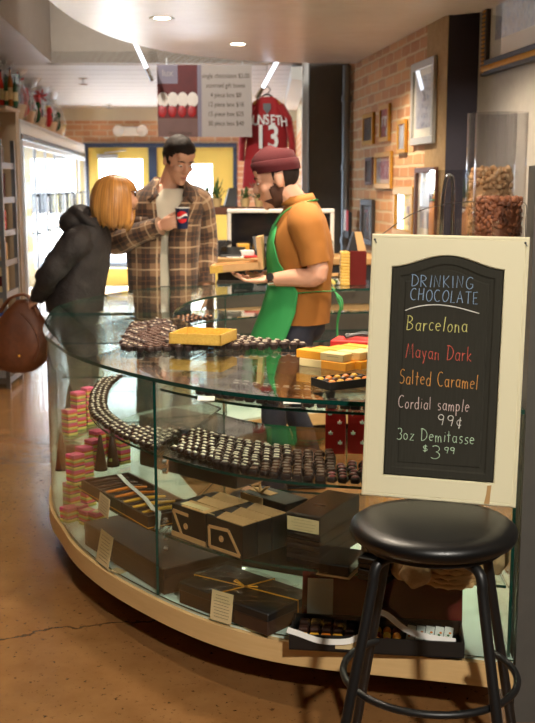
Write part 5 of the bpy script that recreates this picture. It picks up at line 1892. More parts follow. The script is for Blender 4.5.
# red jersey
def jersey():
    y = 9.98
    a, b = aty(238, 97, y), aty(292, 188, y)
    w, h = b.x - a.x, a.z - b.z
    cx = (aty(267, 97, y)).x
    t = thing('jersey', 'red football jersey with white number 13 hanging above the clerk', 'shirt', (cx, y, b.z))
    def ring_(z, hw, dy, cxo=0.0, n=28):
        p = []
        for k in range(n):
            an = 2 * PI * k / n
            x_ = math.copysign(abs(math.cos(an)) ** 0.7, math.cos(an)) * hw
            y_ = math.copysign(abs(math.sin(an)) ** 0.8, math.sin(an)) * dy
            y_ += 0.012 * math.sin(x_ * 34 + z * 3)
            p.append((x_ + cxo, y_, z))
        return p
    hw = w * 0.40
    m = MB()
    m.loft([ring_(0, hw * 1.0, 0.045, -0.03), ring_(h * .25, hw * .98, 0.05, -0.02), ring_(h * .5, hw * .95, 0.055), ring_(h * .75, hw * .95, 0.055), ring_(h * .9, hw * .86, 0.045), ring_(h * .97, hw * .5, 0.04), ring_(h * 1.0, hw * .30, 0.035)])
    m.build('shirt_body', 'red_cloth', t, smooth=60)
    for s_ in (-1, 1):
        m = MB()
        m.tube([(s_ * hw * .6, 0, h * .91), (s_ * hw * .98, 0, h * .76), (s_ * hw * 1.16, 0, h * .5), (s_ * hw * 1.2, 0, h * .3)], [0.075, 0.075, 0.068, 0.06], 14, flat=0.5)
        sl = m.build('sleeve', 'red_cloth', t, smooth=60)
        m = MB()
        m.tube([(s_ * hw * .5, -0.05, h * .955), (s_ * hw * .88, -0.052, h * .83), (s_ * hw * 1.02, -0.046, h * .66)], 0.012, 8, flat=0.4)
        m.build('gold_stripe', 'gold_line', sl, smooth=60)
    yy = -0.071
    for i, ch in enumerate('DUNSETH'):
        an = (i - 3) / 3
        text_mesh('lettering', ch, 0.125, 'white_paper', t, Matrix.Translation((an * hw * .80, yy + 0.010 * abs(an), h * (.700 - 0.02 * an * an))) @ Matrix.Rotation(R(-5 * an), 4, 'Y') @ UPRIGHT, sx=0.72, extrude=0.006, offset=0.002)
    text_mesh('number', '13', 0.30, 'white_paper', t, Matrix.Translation((0.0, yy - 0.002, h * .44)) @ UPRIGHT, sx=0.78, extrude=0.008, offset=0.006)
    m = MB(); m.prism([(-0.035, 0.05), (0.035, 0.05), (0.035, 0.0), (0.0, -0.045), (-0.035, 0.0)], 0, 0.008, X=Matrix.Translation((0, -0.058, h * .865)) @ UPRIGHT)
    m.build('crest', 'galv', t)
    m = MB()
    m.tube(catmull([(-hw * .5, 0, h * .95), (0, 0, h * 1.03), (hw * .5, 0, h * .95)], 14), 0.008, 8)
    m.tube(catmull([(0, 0, h * 1.03), (0.03, 0, h * 1.08), (0.0, 0, h * 1.11), (-0.03, 0, h * 1.08)], 12), 0.005, 6)
    m.tube([(0, 0, h * 1.11), (0, 0.02, 2.6 - b.z + 0.02)], 0.002, 5)
    m.build('hanger', 'black_metal', t, smooth=60)
jersey()

# ---------------------------------------------------------------- back counter behind the clerk
KY = 7.7
xa, xb = aty(213, 262, KY).x, 0.80
KZ = aty(240, 258, KY).z
t = thing('back_counter', 'wood-topped service counter with dark base behind the clerk', 'counter', ((xa + xb) / 2, KY, 0))
w = xb - xa
MB().box((0, 0.28, KZ - 0.025), (w, 0.56, 0.05), b=0.006).build('worktop', 'counter_wood', t)
MB().box((0, 0.31, (KZ - 0.05) / 2), (w - 0.06, 0.46, KZ - 0.05)).build('base', 'black_card', t)
for k in range(3):
    m = MB(); m.box((-w / 2 + w * (k + .5) / 3, 0.075, KZ * .45), (w / 3 - 0.04, 0.02, KZ * .75), b=0.004); d_ = m.build('door', 'column_grey', t)
    m = MB(); m.tube([(-w / 2 + w * (k + .5) / 3 - 0.05, 0.05, KZ * .75), (-w / 2 + w * (k + .5) / 3 + 0.05, 0.05, KZ * .75)], 0.006, 8); m.build('handle', 'alu', d_)
def onk(px, dy=0.1): return V((aty(px, 250, KY + dy).x, KY + dy, KZ + 0.0006))
a, b = aty(227, 209, KY + 0.35), aty(334, 250, KY + 0.35)
t = thing('framed_screen', 'wide white-framed dark screen standing on the back counter', 'screen', (a.x, KY + 0.36, KZ + 0.0006))
w_, z0, z1 = b.x - a.x, 0.02, a.z - KZ
m = MB()
for (x0_, x1_, q0, q1) in ((0, w_, 0, 0.035), (0, w_, z1 - 0.03, z1), (0, 0.03, .03, z1 - .03), (w_ - 0.03, w_, .03, z1 - .03)):
    m.box(((x0_ + x1_) / 2, 0, (q0 + q1) / 2), (x1_ - x0_, 0.05, q1 - q0), b=0.006)
m.build('frame', 'white_paint', t)
m = MB(); m.box((w_ / 2, 0.005, z1 / 2), (w_ - 0.05, 0.02, z1 - 0.05)); m.build('screen', 'screen_dark', t)
m = MB(); m.box((w_ / 2, 0.06, 0.004), (w_ * .8, 0.14, 0.008)); m.build('foot', 'alu', t)
p = onk(262, 0.12)
t = thing('card_reader', 'black payment terminal with sloped face on the back counter', 'card reader', p, 0.2)
m = MB(); m.loft([[(-0.06, -0.07, 0), (0.06, -0.07, 0), (0.06, 0.07, 0), (-0.06, 0.07, 0)], [(-0.06, -0.06, 0.05), (0.06, -0.06, 0.05), (0.06, 0.06, 0.15), (-0.06, 0.06, 0.15)]]); m.build('body', 'black_plastic', t)
m = MB(); m.box((0, 0, 0.103), (0.09, 0.05, 0.003), X=Matrix.Translation((0, 0.0, 0.0)) @ Matrix.Identity(4)); m.build('display', 'galv', t)
p = onk(233, 0.12)
t = thing('telephone', 'black desk telephone at the left end of the back counter', 'telephone', p, -0.2)
m = MB(); m.loft([[(-0.08, -0.09, 0), (0.08, -0.09, 0), (0.08, 0.09, 0), (-0.08, 0.09, 0)], [(-0.075, -0.08, 0.02), (0.075, -0.08, 0.02), (0.075, 0.08, 0.07), (-0.075, 0.08, 0.07)]]); m.build('base', 'black_plastic', t)
m = MB(); m.tube(catmull([(-0.05, -0.07, 0.06), (-0.05, 0, 0.085), (-0.05, 0.07, 0.10)], 8), [0.022, 0.02, 0.014, 0.012, 0.012, 0.012, 0.014, 0.02, 0.022], 10); m.build('handset', 'black_plastic', t, smooth=60)
for px, sz, mt, nm, lb, dy in ((243, (0.09, 0.06, 0.09), 'gold_sweet', 'yellow_carton', 'small yellow carton on the back counter', 0.2), (247, (0.10, 0.08, 0.05), 'white_paper', 'paper_stack', 'stack of white paper slips on the back counter', 0.06),
                               (222, (0.07, 0.08, 0.12), 'black_card', 'dark_carton', 'dark carton at the counter end beside the man', 0.15), (252, (0.12, 0.09, 0.016), 'red_gloss', 'red_booklet', 'flat red booklet at the front of the back counter', -0.0),
                               (236, (0.14, 0.08, 0.006), 'white_paper', 'paper_sheet', 'loose white paper sheet at the front of the back counter', -0.0), (325, (0.10, 0.08, 0.12), 'bottle_green', 'green_carton', 'dark green carton on the counter behind the clerk', 0.1)):
    p = onk(px, dy + 0.05)
    o = MB().box((0, 0, sz[2] / 2), sz, b=0.003, rz=0.15)
    o = o.build(nm, mt, None, p)
    tag(o, lb, 'carton' if 'carton' in nm else ('booklet' if 'book' in nm else 'paper'))
# ledge with plants and a black speaker behind the counter
LY = 8.75
lx0, lx1 = aty(204, 206, LY).x, aty(304, 206, LY).x
LZ = aty(240, 207, LY).z
mb = MB(); mb.box(((lx0 + lx1) / 2, LY, LZ - 0.03), (lx1 - lx0, 0.24, 0.06), b=0.004)
for x in (lx0 + 0.04, lx1 - 0.04):
    mb.box((x, LY, (LZ - 0.06) / 2), (0.06, 0.2, LZ - 0.06))
tag(mb.build('plant_ledge', 'brown_frame'), 'dark wooden ledge on posts behind the white-framed screen', 'ledge')
p = V((aty(231, 200, LY).x, LY - 0.02, LZ + 0.001))
t = thing('desk_speaker', 'black wedge-shaped speaker on the wooden ledge beside the plants', 'speaker', p, 0.15)
m = MB(); m.loft([[(-0.06, -0.06, 0), (0.03, -0.06, 0), (0.03, 0.06, 0), (-0.06, 0.06, 0)], [(-0.015, -0.04, 0.155), (0.05, -0.04, 0.155), (0.05, 0.04, 0.155), (-0.015, 0.04, 0.155)]]); m.build('body', 'black_plastic', t)
m = MB(); m.box((-0.02, -0.02, 0.006), (0.14, 0.1, 0.012)); m.build('foot', 'black_plastic', t)
rd = random.Random(21)
for k, (px, lb) in enumerate(((206, 'leafy potted plant on the ledge right beside the man'), (217, 'leafy potted plant on the ledge left of the black speaker'), (245, 'leafy potted plant on the ledge just below the red jersey'), (259, 'leafy potted plant on the ledge before the clerk\'s face'))):
    q = V((aty(px, 205, LY).x, LY + 0.02, LZ + 0.001))
    t = thing('potted_plant', lb, 'plant', q, 0, 'potted plants on the ledge')
    m = MB(); m.lathe([(0, 0), (0.03, 0), (0.042, 0.07), (0.036, 0.07), (0.034, 0.06), (0, 0.06)], seg=16); m.build('pot', 'terracotta', t, smooth=40)
    m = MB()
    for i in range(46):
        an, el = rd.uniform(0, 2 * PI), rd.uniform(0.3, 1.5)
        L_ = rd.uniform(0.04, 0.10 + 0.05 * (k % 2)) * (0.6 + 0.4 * math.sin(el))
        dv = V((math.cos(an) * math.cos(el), math.sin(an) * math.cos(el), math.sin(el)))
        tip = dv * L_
        side = dv.cross(V((0, 0, 1))).normalized() * 0.011
        b0 = V((0, 0, 0.06))
        m.tube([b0, b0 + tip * .7], 0.0012, 4)
        c0 = b0 + tip * .7
        m.add([c0, c0 + tip * .25 + side, c0 + tip * .55, c0 + tip * .25 - side, ], [(0, 1, 2, 3)])
    m.build('foliage', 'green_leaf', t, recalc=False)

# goods on the far right of the ring
def onfar(px, py=286, dy=0.0):
    q_ = atz(px, py, HC)
    return V((q_.x, q_.y + dy, HC + 0.0008))
a_, b_ = onfar(341, 286.4, 0.02), onfar(367, 286.4, 0.02)
t = thing('tall_gift_box', 'tall maroon box with gold slatted end on the far glass counter', 'box', (a_.x, a_.y + 0.03, a_.z), 0.0)
wt = b_.x - a_.x; ht = 0.2
MB().box((wt * .68, 0.06, ht / 2), (wt * .64, 0.12, ht), b=0.003).build('box', 'maroon', t)
m = MB()
for k in range(11):
    m.box((wt * .18, 0.055, 0.009 + k * 0.0178), (wt * .35, 0.12, 0.0162), b=0.003)
m.build('gold_slats', 'gold_leaf', t)
t = thing('black_open_box', 'black box with raised kraft flap standing on the maroon gift box', 'box', (a_.x + wt * .30, a_.y + 0.05, a_.z + ht + 0.0008), 0.1)
m = MB(); m.loft([[(0, 0, 0), (0.07, 0, 0), (0.07, 0.07, 0), (0, 0.07, 0)], [(0.03, 0, 0.11), (0.075, 0, 0.11), (0.075, 0.06, 0.11), (0.03, 0.06, 0.11)]]); m.build('box', 'black_card', t)
m = MB(); m.loft([[(0.055, -0.004, 0.0), (0.105, -0.004, 0.0), (0.105, -0.001, 0), (0.055, -0.001, 0)], [(0.035, -0.004, 0.11), (0.075, -0.004, 0.11), (0.075, -0.001, 0.11), (0.035, -0.001, 0.11)]]); m.build('kraft_flap', 'kraft', t)
for k, (px, lb) in enumerate(((318, 'clear bag of sweets on the far glass counter touching the clerk\'s side'), (326, 'clear bag of sweets in the middle on the far glass counter'), (335, 'clear bag of sweets beside the tall maroon box'))):
    q_ = onfar(px, 286, 0.05)
    t = thing('sweet_bag', lb, 'bag', q_, 0.3 * k, 'bags of sweets on the far counter')
    m = MB()
    for i in range(9):
        m.ell(((i % 3 - 1) * 0.018, (i // 3 - 1) * 0.016, 0.014 + 0.01 * (i % 2)), (0.012, 0.011, 0.011), 8, 6, i % 3)
    m.build('sweets', ['lemon', 'green_leaf', 'white_paper'], t, smooth=60)
    m = MB(); m.ell((0, 0, 0.028), (0.045, 0.036, 0.028), 12, 8); m.build('film', 'cellophane', t, smooth=60)
    m = MB(); m.box((0, 0, 0.062), (0.05, 0.012, 0.016)); m.build('paper_header', 'kraft', t)
# small things hanging by the pipe
q_ = on_brick(357, 240)
t = thing('literature_holder', 'black wall holder with leaflets beside the conduit pipe', 'holder', (q_.x - 0.08, q_.y - 0.03, aty(357, 238, q_.y).z), -1.43)
MB().box((0.0, 0, 0.11), (0.18, 0.03, 0.22), b=0.004).build('holder', 'black_plastic', t)
for k, c_ in enumerate(('white_paper', 'red_gloss')):
    m = MB(); m.box((-0.04 + 0.08 * k, -0.018, 0.15), (0.07, 0.006, 0.17)); m.build('leaflet', c_, t)

# outside: pale car and yard beyond the doors
structure(MB().box((0, 28, -0.06), (40, 24.6, 0.12)).build('ground_outside', 'asphalt'))
t = thing('parked_car', 'pale parked car outside, seen through the door glass', 'car', (-2.3, 20.0, 0), 0.05)
m = MB()
def carsec(x, z0, z1, hw, n=10):
    return [(x, -hw, z0), (x, hw, z0), (x, hw * .98, z1 * .8), (x, hw * .8, z1), (x, -hw * .8, z1), (x, -hw * .98, z1 * .8)]
m.loft([carsec(-2.1, 0.35, 0.72, .78), carsec(-1.9, 0.25, 0.86, .86), carsec(-1.0, 0.22, 0.96, .88), carsec(-.35, 0.22, 1.40, .86), carsec(.9, 0.22, 1.44, .86), carsec(1.55, .22, 1.02, .86), carsec(2.0, .25, .92, .84), carsec(2.1, .4, .8, .78)])
m.build('body', 'car_paint', t, smooth=35)
m = MB()
m.prism([(-.75, 1.0), (-.33, 1.34), (.86, 1.38), (1.35, 1.02)], 0.845, 0.875, X=Matrix.Rotation(R(90), 4, 'X'))
m.build('side_window', 'screen_dark', t)
for x in (-1.3, 1.3):
    for y in (-.78, .78):
        m = MB(); m.lathe([(0.0, -.1), (.2, -.1), (.31, -.09), (.32, 0), (.31, .09), (.2, .1), (0, .1)], seg=24, X=Matrix.Translation((x, y, .32)) @ Matrix.Rotation(R(90), 4, 'X')); m.build('wheel', 'black_plastic', t, smooth=40)
# ---------------------------------------------------------------- people
def remeshed(mb, voxel, name, mats, parent, smooth=4, mat_fn=None):
    o = mb.build('tmp_shape', mats[0], None)
    md = o.modifiers.new('r', 'REMESH'); md.mode = 'VOXEL'; md.voxel_size = voxel; md.use_smooth_shade = True
    sm = o.modifiers.new('s', 'SMOOTH'); sm.iterations = smooth; sm.factor = 0.5
    me = bpy.data.meshes.new_from_object(o.evaluated_get(DG()))
    old = o.data
    bpy.data.objects.remove(o); bpy.data.meshes.remove(old)
    me.name = name
    me.materials.clear()
    for m in mats: me.materials.append(M[m])
    if mat_fn:
        for p in me.polygons:
            p.material_index = mat_fn(p.center)
    me.shade_smooth()
    r = bpy.data.objects.new(name, me)
    COL.objects.link(r)
    r.parent = parent
    return r
def ering(c, rx, ry, n=32, e=1.0, gap=0.0, ax=None):
    """horizontal ring, starting at the front (-y); gap = half-angle left open at the front"""
    p = []
    m = n
    for k in range(m):
        a = -PI / 2 + gap + (2 * PI - 2 * gap) * (k / (m - 1) if gap else k / m)
        ca, sa = math.cos(a), math.sin(a)
        x = math.copysign(abs(ca) ** e, ca) * rx
        y = math.copysign(abs(sa) ** e, sa) * ry
        p.append(V((c[0] + x, c[1] + y, c[2])))
    return p
def wrinkle(mb, amp, freq, seed=0.0):
    out = []
    for v in mb.v:
        q = V(v) * freq + V((seed, seed * 2, 0))
        d = noise.noise_vector(q) * amp + noise.noise_vector(q * 2.3) * amp * 0.5
        out.append((v[0] + d.x, v[1] + d.y, v[2] + d.z * 0.6))
    mb.v = out
def head(mb, C, Rm, s=1.0):
    X = Matrix.Translation(C) @ Rm.to_4x4() @ Matrix.Scale(s, 4)
    mb.ell((0, 0.012, 0.032), (0.077, 0.098, 0.096), 24, 16, X=X)
    mb.ell((0, -0.028, -0.030), (0.064, 0.068, 0.088), 24, 16, X=X)
    mb.ell((0, -0.040, -0.080), (0.048, 0.052, 0.042), 20, 12, X=X)
    mb.ell((0, -0.078, -0.104), (0.024, 0.020, 0.017), 14, 10, X=X)
    mb.ell((0, -0.080, 0.034), (0.056, 0.018, 0.012), 16, 10, X=X)
    mb.ell((0, -0.070, 0.062), (0.058, 0.030, 0.036), 16, 10, X=X)
    for sgn in (-1, 1):
        mb.ell((sgn * 0.042, -0.066, -0.022), (0.022, 0.024, 0.020), 14, 10, X=X)
        mb.ell((sgn * 0.079, 0.012, -0.006), (0.010, 0.020, 0.033), 14, 10, X=X)
        mb.ell((sgn * 0.013, -0.103, -0.026), (0.010, 0.011, 0.009), 10, 8, X=X)
        mb.ell((sgn * 0.032, -0.080, 0.016), (0.016, 0.014, 0.007), 12, 8, X=X)
    mb.tube([(0, -0.086, 0.022), (0, -0.102, 0.0), (0, -0.114, -0.020)], [0.009, 0.011, 0.014], 12, X=X)
    mb.ell((0, -0.114, -0.022), (0.014, 0.013, 0.012), 12, 8, X=X)
    mb.ell((0, -0.093, -0.056), (0.023, 0.011, 0.007), 12, 8, X=X)
    mb.ell((0, -0.091, -0.068), (0.019, 0.011, 0.007), 12, 8, X=X)
    return X
def face_parts(X, root, brow):
    for sgn in (-1, 1):
        m = MB(); m.ell((sgn * 0.032, -0.0865, 0.007), (0.0115, 0.0070, 0.0050), 14, 10, 0, X); m.ell((sgn * 0.032, -0.0915, 0.005), (0.0062, 0.003, 0.0048), 12, 8, 1, X)
        m.build('eye', ['eye_white', 'iris'], root, smooth=60)
        m = MB(); m.tube([(sgn * 0.014, -0.0985, 0.031), (sgn * 0.034, -0.0985, 0.037), (sgn * 0.054, -0.084, 0.031)], [0.003, 0.0045, 0.0025], 8, X=X, flat=0.7)
        m.build('eyebrow', brow, root, smooth=60)
    m = MB(); m.tube([(-0.021, -0.100, -0.0615), (0, -0.1055, -0.0625), (0.021, -0.100, -0.0615)], [0.0025, 0.005, 0.0025], 8, X=X)
    m.build('lips', 'lip', root, smooth=60)
def hand(mb, wrist, fdir, normal, side, curl=(25, 35, 25), s=1.0, spread=4, thumb=(0.8, 0.55, 0.35)):
    """fdir: towards the fingers, normal: out of the palm, side: +1/-1 which side the thumb is on"""
    f = V(fdir).normalized(); n = V(normal); n = (n - f * n.dot(f)).normalized()
    l = f.cross(n) * side
    w = V(wrist)
    B = Matrix((l, f, n)).transposed()
    X = Matrix.Translation(w + f * 0.047 * s) @ B.to_4x4()
    mb.ell((0, 0, 0), (0.042 * s, 0.054 * s, 0.016 * s), 16, 10, X=X)
    mb.ell((0.020 * s, -0.018 * s, 0.006 * s), (0.021 * s, 0.030 * s, 0.016 * s), 12, 8, X=X)
    lens = (0.070, 0.078, 0.072, 0.056)
    for i in range(4):
        off = (0.029 - 0.0195 * i) * s
        base = w + f * (0.086 - 0.006 * abs(i - 1.2)) * s + l * off
        d = (f + l * math.tan(R(spread * (1.5 - i)))).normalized()
        p = [base - f * 0.025 * s, base]
        for j, part in enumerate((0.46, 0.30, 0.24)):
            a = R(curl[j])
            axis = l
            d = (Matrix.Rotation(a * (1 if f.cross(n).dot(l) > 0 else -1), 3, axis) @ d) if False else (d * math.cos(a) + (n - d * n.dot(d)).normalized() * math.sin(a)).normalized()
            p.append(p[-1] + d * lens[i] * part * s)
        r0 = (0.0092, 0.0095, 0.0092, 0.008)[i] * s
        mb.tube(p, [r0 * 1.02, r0 * 1.05, r0, r0 * .92, r0 * .72], 10)
        mb.ell(p[-1], (r0 * .74,) * 3, 8, 6)
    td = (l * thumb[0] + f * thumb[1] + n * thumb[2]).normalized()
    b0 = w + f * 0.022 * s + l * 0.022 * s
    b1 = b0 + td * 0.038 * s
    td2 = (td * 0.7 + f * 0.6 + n * 0.2).normalized()
    b2 = b1 + td2 * 0.032 * s
    b3 = b2 + (td2 * 0.8 + f * 0.3 + n * 0.25).normalized() * 0.024 * s
    mb.tube([b0, b1, b2, b3], [0.0145 * s, 0.0115 * s, 0.0105 * s, 0.0085 * s], 10)
    mb.ell(b3, (0.0085 * s,) * 3, 8, 6)
def limb(mb, pts, rad, seg=16, n=14):
    P = catmull(pts, n)
    rr = []
    for k in range(n + 1):
        t = k / n * (len(rad) - 1); i = min(int(t), len(rad) - 2)
        rr.append(rad[i] + (rad[i + 1] - rad[i]) * (t - i))
    mb.tube(P, rr, seg)
def sleeve_mesh(mb, pts, rad, seg=22, n=26, mi=0):
    P = catmull(pts, n)
    rr = []
    for k in range(n + 1):
        t = k / n * (len(rad) - 1); i = min(int(t), len(rad) - 2)
        rr.append(rad[i] + (rad[i + 1] - rad[i]) * (t - i))
    mb.tube(P, rr, seg, mi, uv=True)
def shoe(root, x, y, rz=0.0):
    m = MB()
    X = Matrix.Translation((x, y, 0)) @ Matrix.Rotation(rz, 4, 'Z')
    prof = [(-0.19, 0.030, 0.030), (-0.17, 0.040, 0.045), (-0.10, 0.046, 0.06), (-0.03, 0.042, 0.085), (0.03, 0.038, 0.10), (0.07, 0.034, 0.095), (0.085, 0.022, 0.07)]
    rg = []
    for (yy, hw, h) in prof:
        rg.append([(math.cos(a) * hw, yy, 0.018 + max(0, math.sin(a)) * (h - 0.018) + min(0, math.sin(a)) * 0.004) for a in [2 * PI * k / 16 for k in range(16)]])
    m.loft(rg, 0, X=X)
    rg = [[(math.cos(a) * (hw + 0.004), yy, 0.009 + math.sin(a) * 0.009) for a in [2 * PI * k / 12 for k in range(12)]] for (yy, hw, h) in prof]
    m.loft(rg, 1, X=X)
    return m.build('shoe', ['shoe', 'black_plastic'], root, smooth=50)
def legs(root, hipz, hx, hy, ankles, knees, mat, rad=(0.092, 0.075, 0.058, 0.058, 0.06), waist=None, pel=(0.165, 0.115), seed=1):
    m = MB()
    for s_, an, kn in zip((-1, 1), ankles, knees):
        sleeve_mesh(m, [(s_ * hx, hy, hipz + 0.02), ((s_ * hx + kn[0]) / 2, (hy + kn[1]) / 2, (hipz + kn[2]) / 2), kn, ((an[0] + kn[0]) / 2, (an[1] + kn[1]) / 2 + 0.01, (an[2] + kn[2]) / 2), an], rad, 20, 22)
    rg = [ering((0, hy, hipz - 0.09), pel[0] * .62, pel[1] * .75, 28), ering((0, hy, hipz - 0.05), pel[0] * .98, pel[1] * .98, 28), ering((0, hy, hipz + 0.03), pel[0], pel[1], 28), ering((0, hy, (waist or hipz + 0.16)), pel[0] * .93, pel[1] * .95, 28)]
    m.loft(rg)
    wrinkle(m, 0.006, 11, seed)
    return m.build('trousers', mat, root, smooth=70)

# ---- the man in the plaid jacket
man = thing('person', 'person in brown plaid jacket holding a dark blue paper cup, looking down', 'person', (-0.645, 6.42, 0), R(10))
hm = Matrix.Rotation(R(24), 3, 'Z') @ Matrix.Rotation(R(26), 3, 'X')
HCM = V((0.105, -0.055, 1.645))
b = MB()
HX = head(b, HCM, hm, 1.04)
limb(b, [(0.04, 0.03, 1.44), (0.06, 0.0, 1.53), (0.095, -0.025, 1.62)], [0.066, 0.058, 0.060])
b.loft([ering((0, 0.0, 0.86), 0.155, 0.105), ering((0, 0.0, 1.02), 0.15, 0.105), ering((0, 0.0, 1.22), 0.17, 0.115), ering((0, 0.005, 1.38), 0.185, 0.11), ering((0, 0.015, 1.46), 0.13, 0.08), ering((0, 0.02, 1.50), 0.06, 0.055)])
sR, eR, wR = V((-0.195, 0.02, 1.42)), V((-0.285, -0.06, 1.165)), V((-0.02, -0.245, 1.265))
sL, eL, wL = V((0.195, 0.02, 1.42)), V((0.275, 0.05, 1.14)), V((0.265, -0.06, 0.90))
for a_, e_, w_ in ((sR, eR, wR), (sL, eL, wL)):
    limb(b, [a_, (a_ + e_) / 2, e_, (e_ + w_) / 2, w_], [0.055, 0.05, 0.042, 0.04, 0.029])
cupc = V((0.10, -0.315, 1.315))
hand(b, wR, (0.80, -0.50, 0.26), (0.45, 0.72, 0.0), 1, (18, 42, 38), 1.0, 3, (0.5, 0.7, 0.55))
hand(b, wL, (-0.02, -0.15, -1), (-1, 0.1, 0), -1, (12, 20, 15), 1.0)
for s_ in (-1, 1):
    limb(b, [(s_ * 0.09, 0, 0.90), (s_ * 0.10, -0.01, 0.5), (s_ * 0.11, 0.01, 0.09)], [0.066, 0.046, 0.036])
    b.ell((s_ * 0.11, -0.05, 0.045), (0.036, 0.10, 0.034), 14, 10)
remeshed(b, 0.0055, 'body', ['skin'], man)
face_parts(HX, man, 'hair_brown')
m = MB()
# short dark hair
def hair_cap(m, X, rc, lim, seg=48, rg=30, puff=None, noise_amp=0.004, c0=(0, 0.014, 0.036)):
    base = len(m.v)
    idx = {}
    def pt(i, k):
        a = PI / 2 - PI * i / rg
        bb = 2 * PI * k / seg
        p = V((rc[0] * math.cos(a) * math.cos(bb), rc[1] * math.cos(a) * math.sin(bb), rc[2] * math.sin(a))) + V(c0)
        if puff: p += puff(p)
        p += noise.noise_vector(p * 60) * noise_amp
        return p
    for i in range(rg):
        for k in range(seg):
            c_ = (pt(i, k) + pt(i + 1, k + 1)) / 2
            if c_.z < lim(c_): continue
            q = []
            for (ii, kk) in ((i, k), (i + 1, k), (i + 1, (k + 1) % seg), (i, (k + 1) % seg)):
                if (ii, kk) not in idx:
                    idx[(ii, kk)] = len(m.v); m.v.append(tuple(X @ pt(ii, kk)))
                q.append(idx[(ii, kk)])
            m.f.append(q); m.m.append(0); m.uv.append(None)
def lim_man(p):
    y = p.y
    if y < -0.045: return 0.066
    if y < -0.02: return 0.035
    if y < 0.012: return -0.012
    if y < 0.035: return 0.028
    return -0.055
hair_cap(m, HX, (0.085, 0.110, 0.106), lim_man, puff=lambda p: V((0, -0.010, 0.014)) * max(0, min(1, (0.05 - p.y) * 9)) * (1 if p.z > 0.07 else 0.2))
o = m.build('hair', 'hair_brown', man, smooth=70)
sd = o.modifiers.new('thickness', 'SOLIDIFY'); sd.thickness = 0.008; sd.offset = -0.6
# stubble
m = MB()
X_ = HX
def lim_b(p): return -9 if (p.z < -0.045 and p.y < 0.0) else 9
hair_cap(m, X_, (0.0655, 0.070, 0.0905), lim_b, c0=(0, -0.0275, -0.031), noise_amp=0.0005)
# T-shirt
m2 = MB()
m2.loft([ering((0, 0, 0.90), 0.168, 0.120), ering((0, 0, 1.05), 0.160, 0.118), ering((0, -0.002, 1.24), 0.178, 0.126), ering((0.02, 0.003, 1.385), 0.188, 0.118), ering((0.05, 0.012, 1.455), 0.135, 0.09), ering((0.055, 0.012, 1.48), 0.078, 0.074)], caps=False)
wrinkle(m2, 0.005, 12, 3)
m2.build('t_shirt', 'shirt_cream', man, smooth=70)
m = MB()
for (x0, z0, x1, z1) in ((0.0, 1.30, 0.03, 1.33), (0.03, 1.33, 0.05, 1.29), (-0.01, 1.27, 0.04, 1.275), (0.0, 1.25, 0.045, 1.24), (0.02, 1.31, 0.02, 1.26)):
    m.tube([(x0 + 0.015, -0.132, z0), (x1 + 0.015, -0.132, z1)], 0.004, 6)
m.build('shirt_print', 'ink', man)
# jacket: open front, two sleeves
m = MB()
lv = [(0.86, 0.0, 0.205, 0.150, 0.11), (0.95, 0.0, 0.205, 0.152, 0.10), (1.06, 0.0, 0.208, 0.155, 0.09), (1.18, 0.0, 0.216, 0.160, 0.08), (1.28, 0.002, 0.226, 0.160, 0.12), (1.36, 0.006, 0.232, 0.152, 0.22), (1.42, 0.010, 0.222, 0.138, 0.34), (1.465, 0.016, 0.180, 0.115, 0.48), (1.50, 0.022, 0.118, 0.095, 0.66), (1.53, 0.026, 0.088, 0.086, 0.80)]
CXO = lambda z: 0.008 + 0.052 * max(0.0, min(1.0, (z - 1.28) / 0.22))
rg = []
N_ = 45
for z, cy_, rx_, ry_, gp in lv:
    rr = ering((CXO(z), cy_, z), rx_, ry_, N_, 0.9, gp)
    rg.append(rr)
per = 1.15
m.loft(rg, 0, closed=False, caps=False, uvs=lambda i, j: (j / (N_ - 1) * per, lv[i][0]))
wrinkle(m, 0.008, 9, 5)
jk = m.build('jacket', 'plaid', man, smooth=70, recalc=False)
sd = jk.modifiers.new('thickness', 'SOLIDIFY'); sd.thickness = 0.010; sd.offset = 1
for (a_, e_, w_, k_) in ((sR, eR, wR, -1), (sL, eL, wL, 1)):
    m = MB()
    a0 = a_ + V((-k_ * 0.05, 0, 0.008))
    ww = e_.lerp(w_, 0.97)
    sleeve_mesh(m, [a0, a_ + V((k_ * 0.028, 0, -0.03)), (a_ + e_) / 2 + V((k_ * 0.02, 0, 0)), e_, (e_ + w_) / 2, ww], (0.085, 0.098, 0.084, 0.078, 0.066, 0.052))
    wrinkle(m, 0.009, 13, 7 + k_)
    sv = m.build('jacket_sleeve', 'plaid', jk, smooth=70)
    m = MB(); d = (w_ - e_).normalized(); m.tube([ww - d * 0.05, ww + d * 0.006], [0.056, 0.055], 20, uv=True); m.build('cuff', 'plaid', jk, smooth=50)
# collar and pocket flaps
m = MB()
for s_ in (-1, 1):
    c0 = [V((s_ * 0.02 + 0.0, 0.105, 1.54)), V((s_ * 0.075, 0.06, 1.545)), V((s_ * 0.092, -0.01, 1.53)), V((s_ * 0.085, -0.075, 1.49)), V((s_ * 0.07, -0.115, 1.44))]
    c1 = [V((s_ * 0.02, 0.135, 1.475)), V((s_ * 0.105, 0.09, 1.48)), V((s_ * 0.150, 0.0, 1.475)), V((s_ * 0.150, -0.085, 1.43)), V((s_ * 0.125, -0.150, 1.395))]
    P0, P1 = [p_ + V((0.052, 0, 0)) for p_ in catmull(c0, 12)], [p_ + V((0.052, 0, 0)) for p_ in catmull(c1, 12)]
    m.loft([P0, P1], closed=False, caps=False, uvs=lambda i, j: (j * 0.025, i * 0.07))
cl = m.build('collar', 'plaid', jk, smooth=70, recalc=False)
sd = cl.modifiers.new('thickness', 'SOLIDIFY'); sd.thickness = 0.006
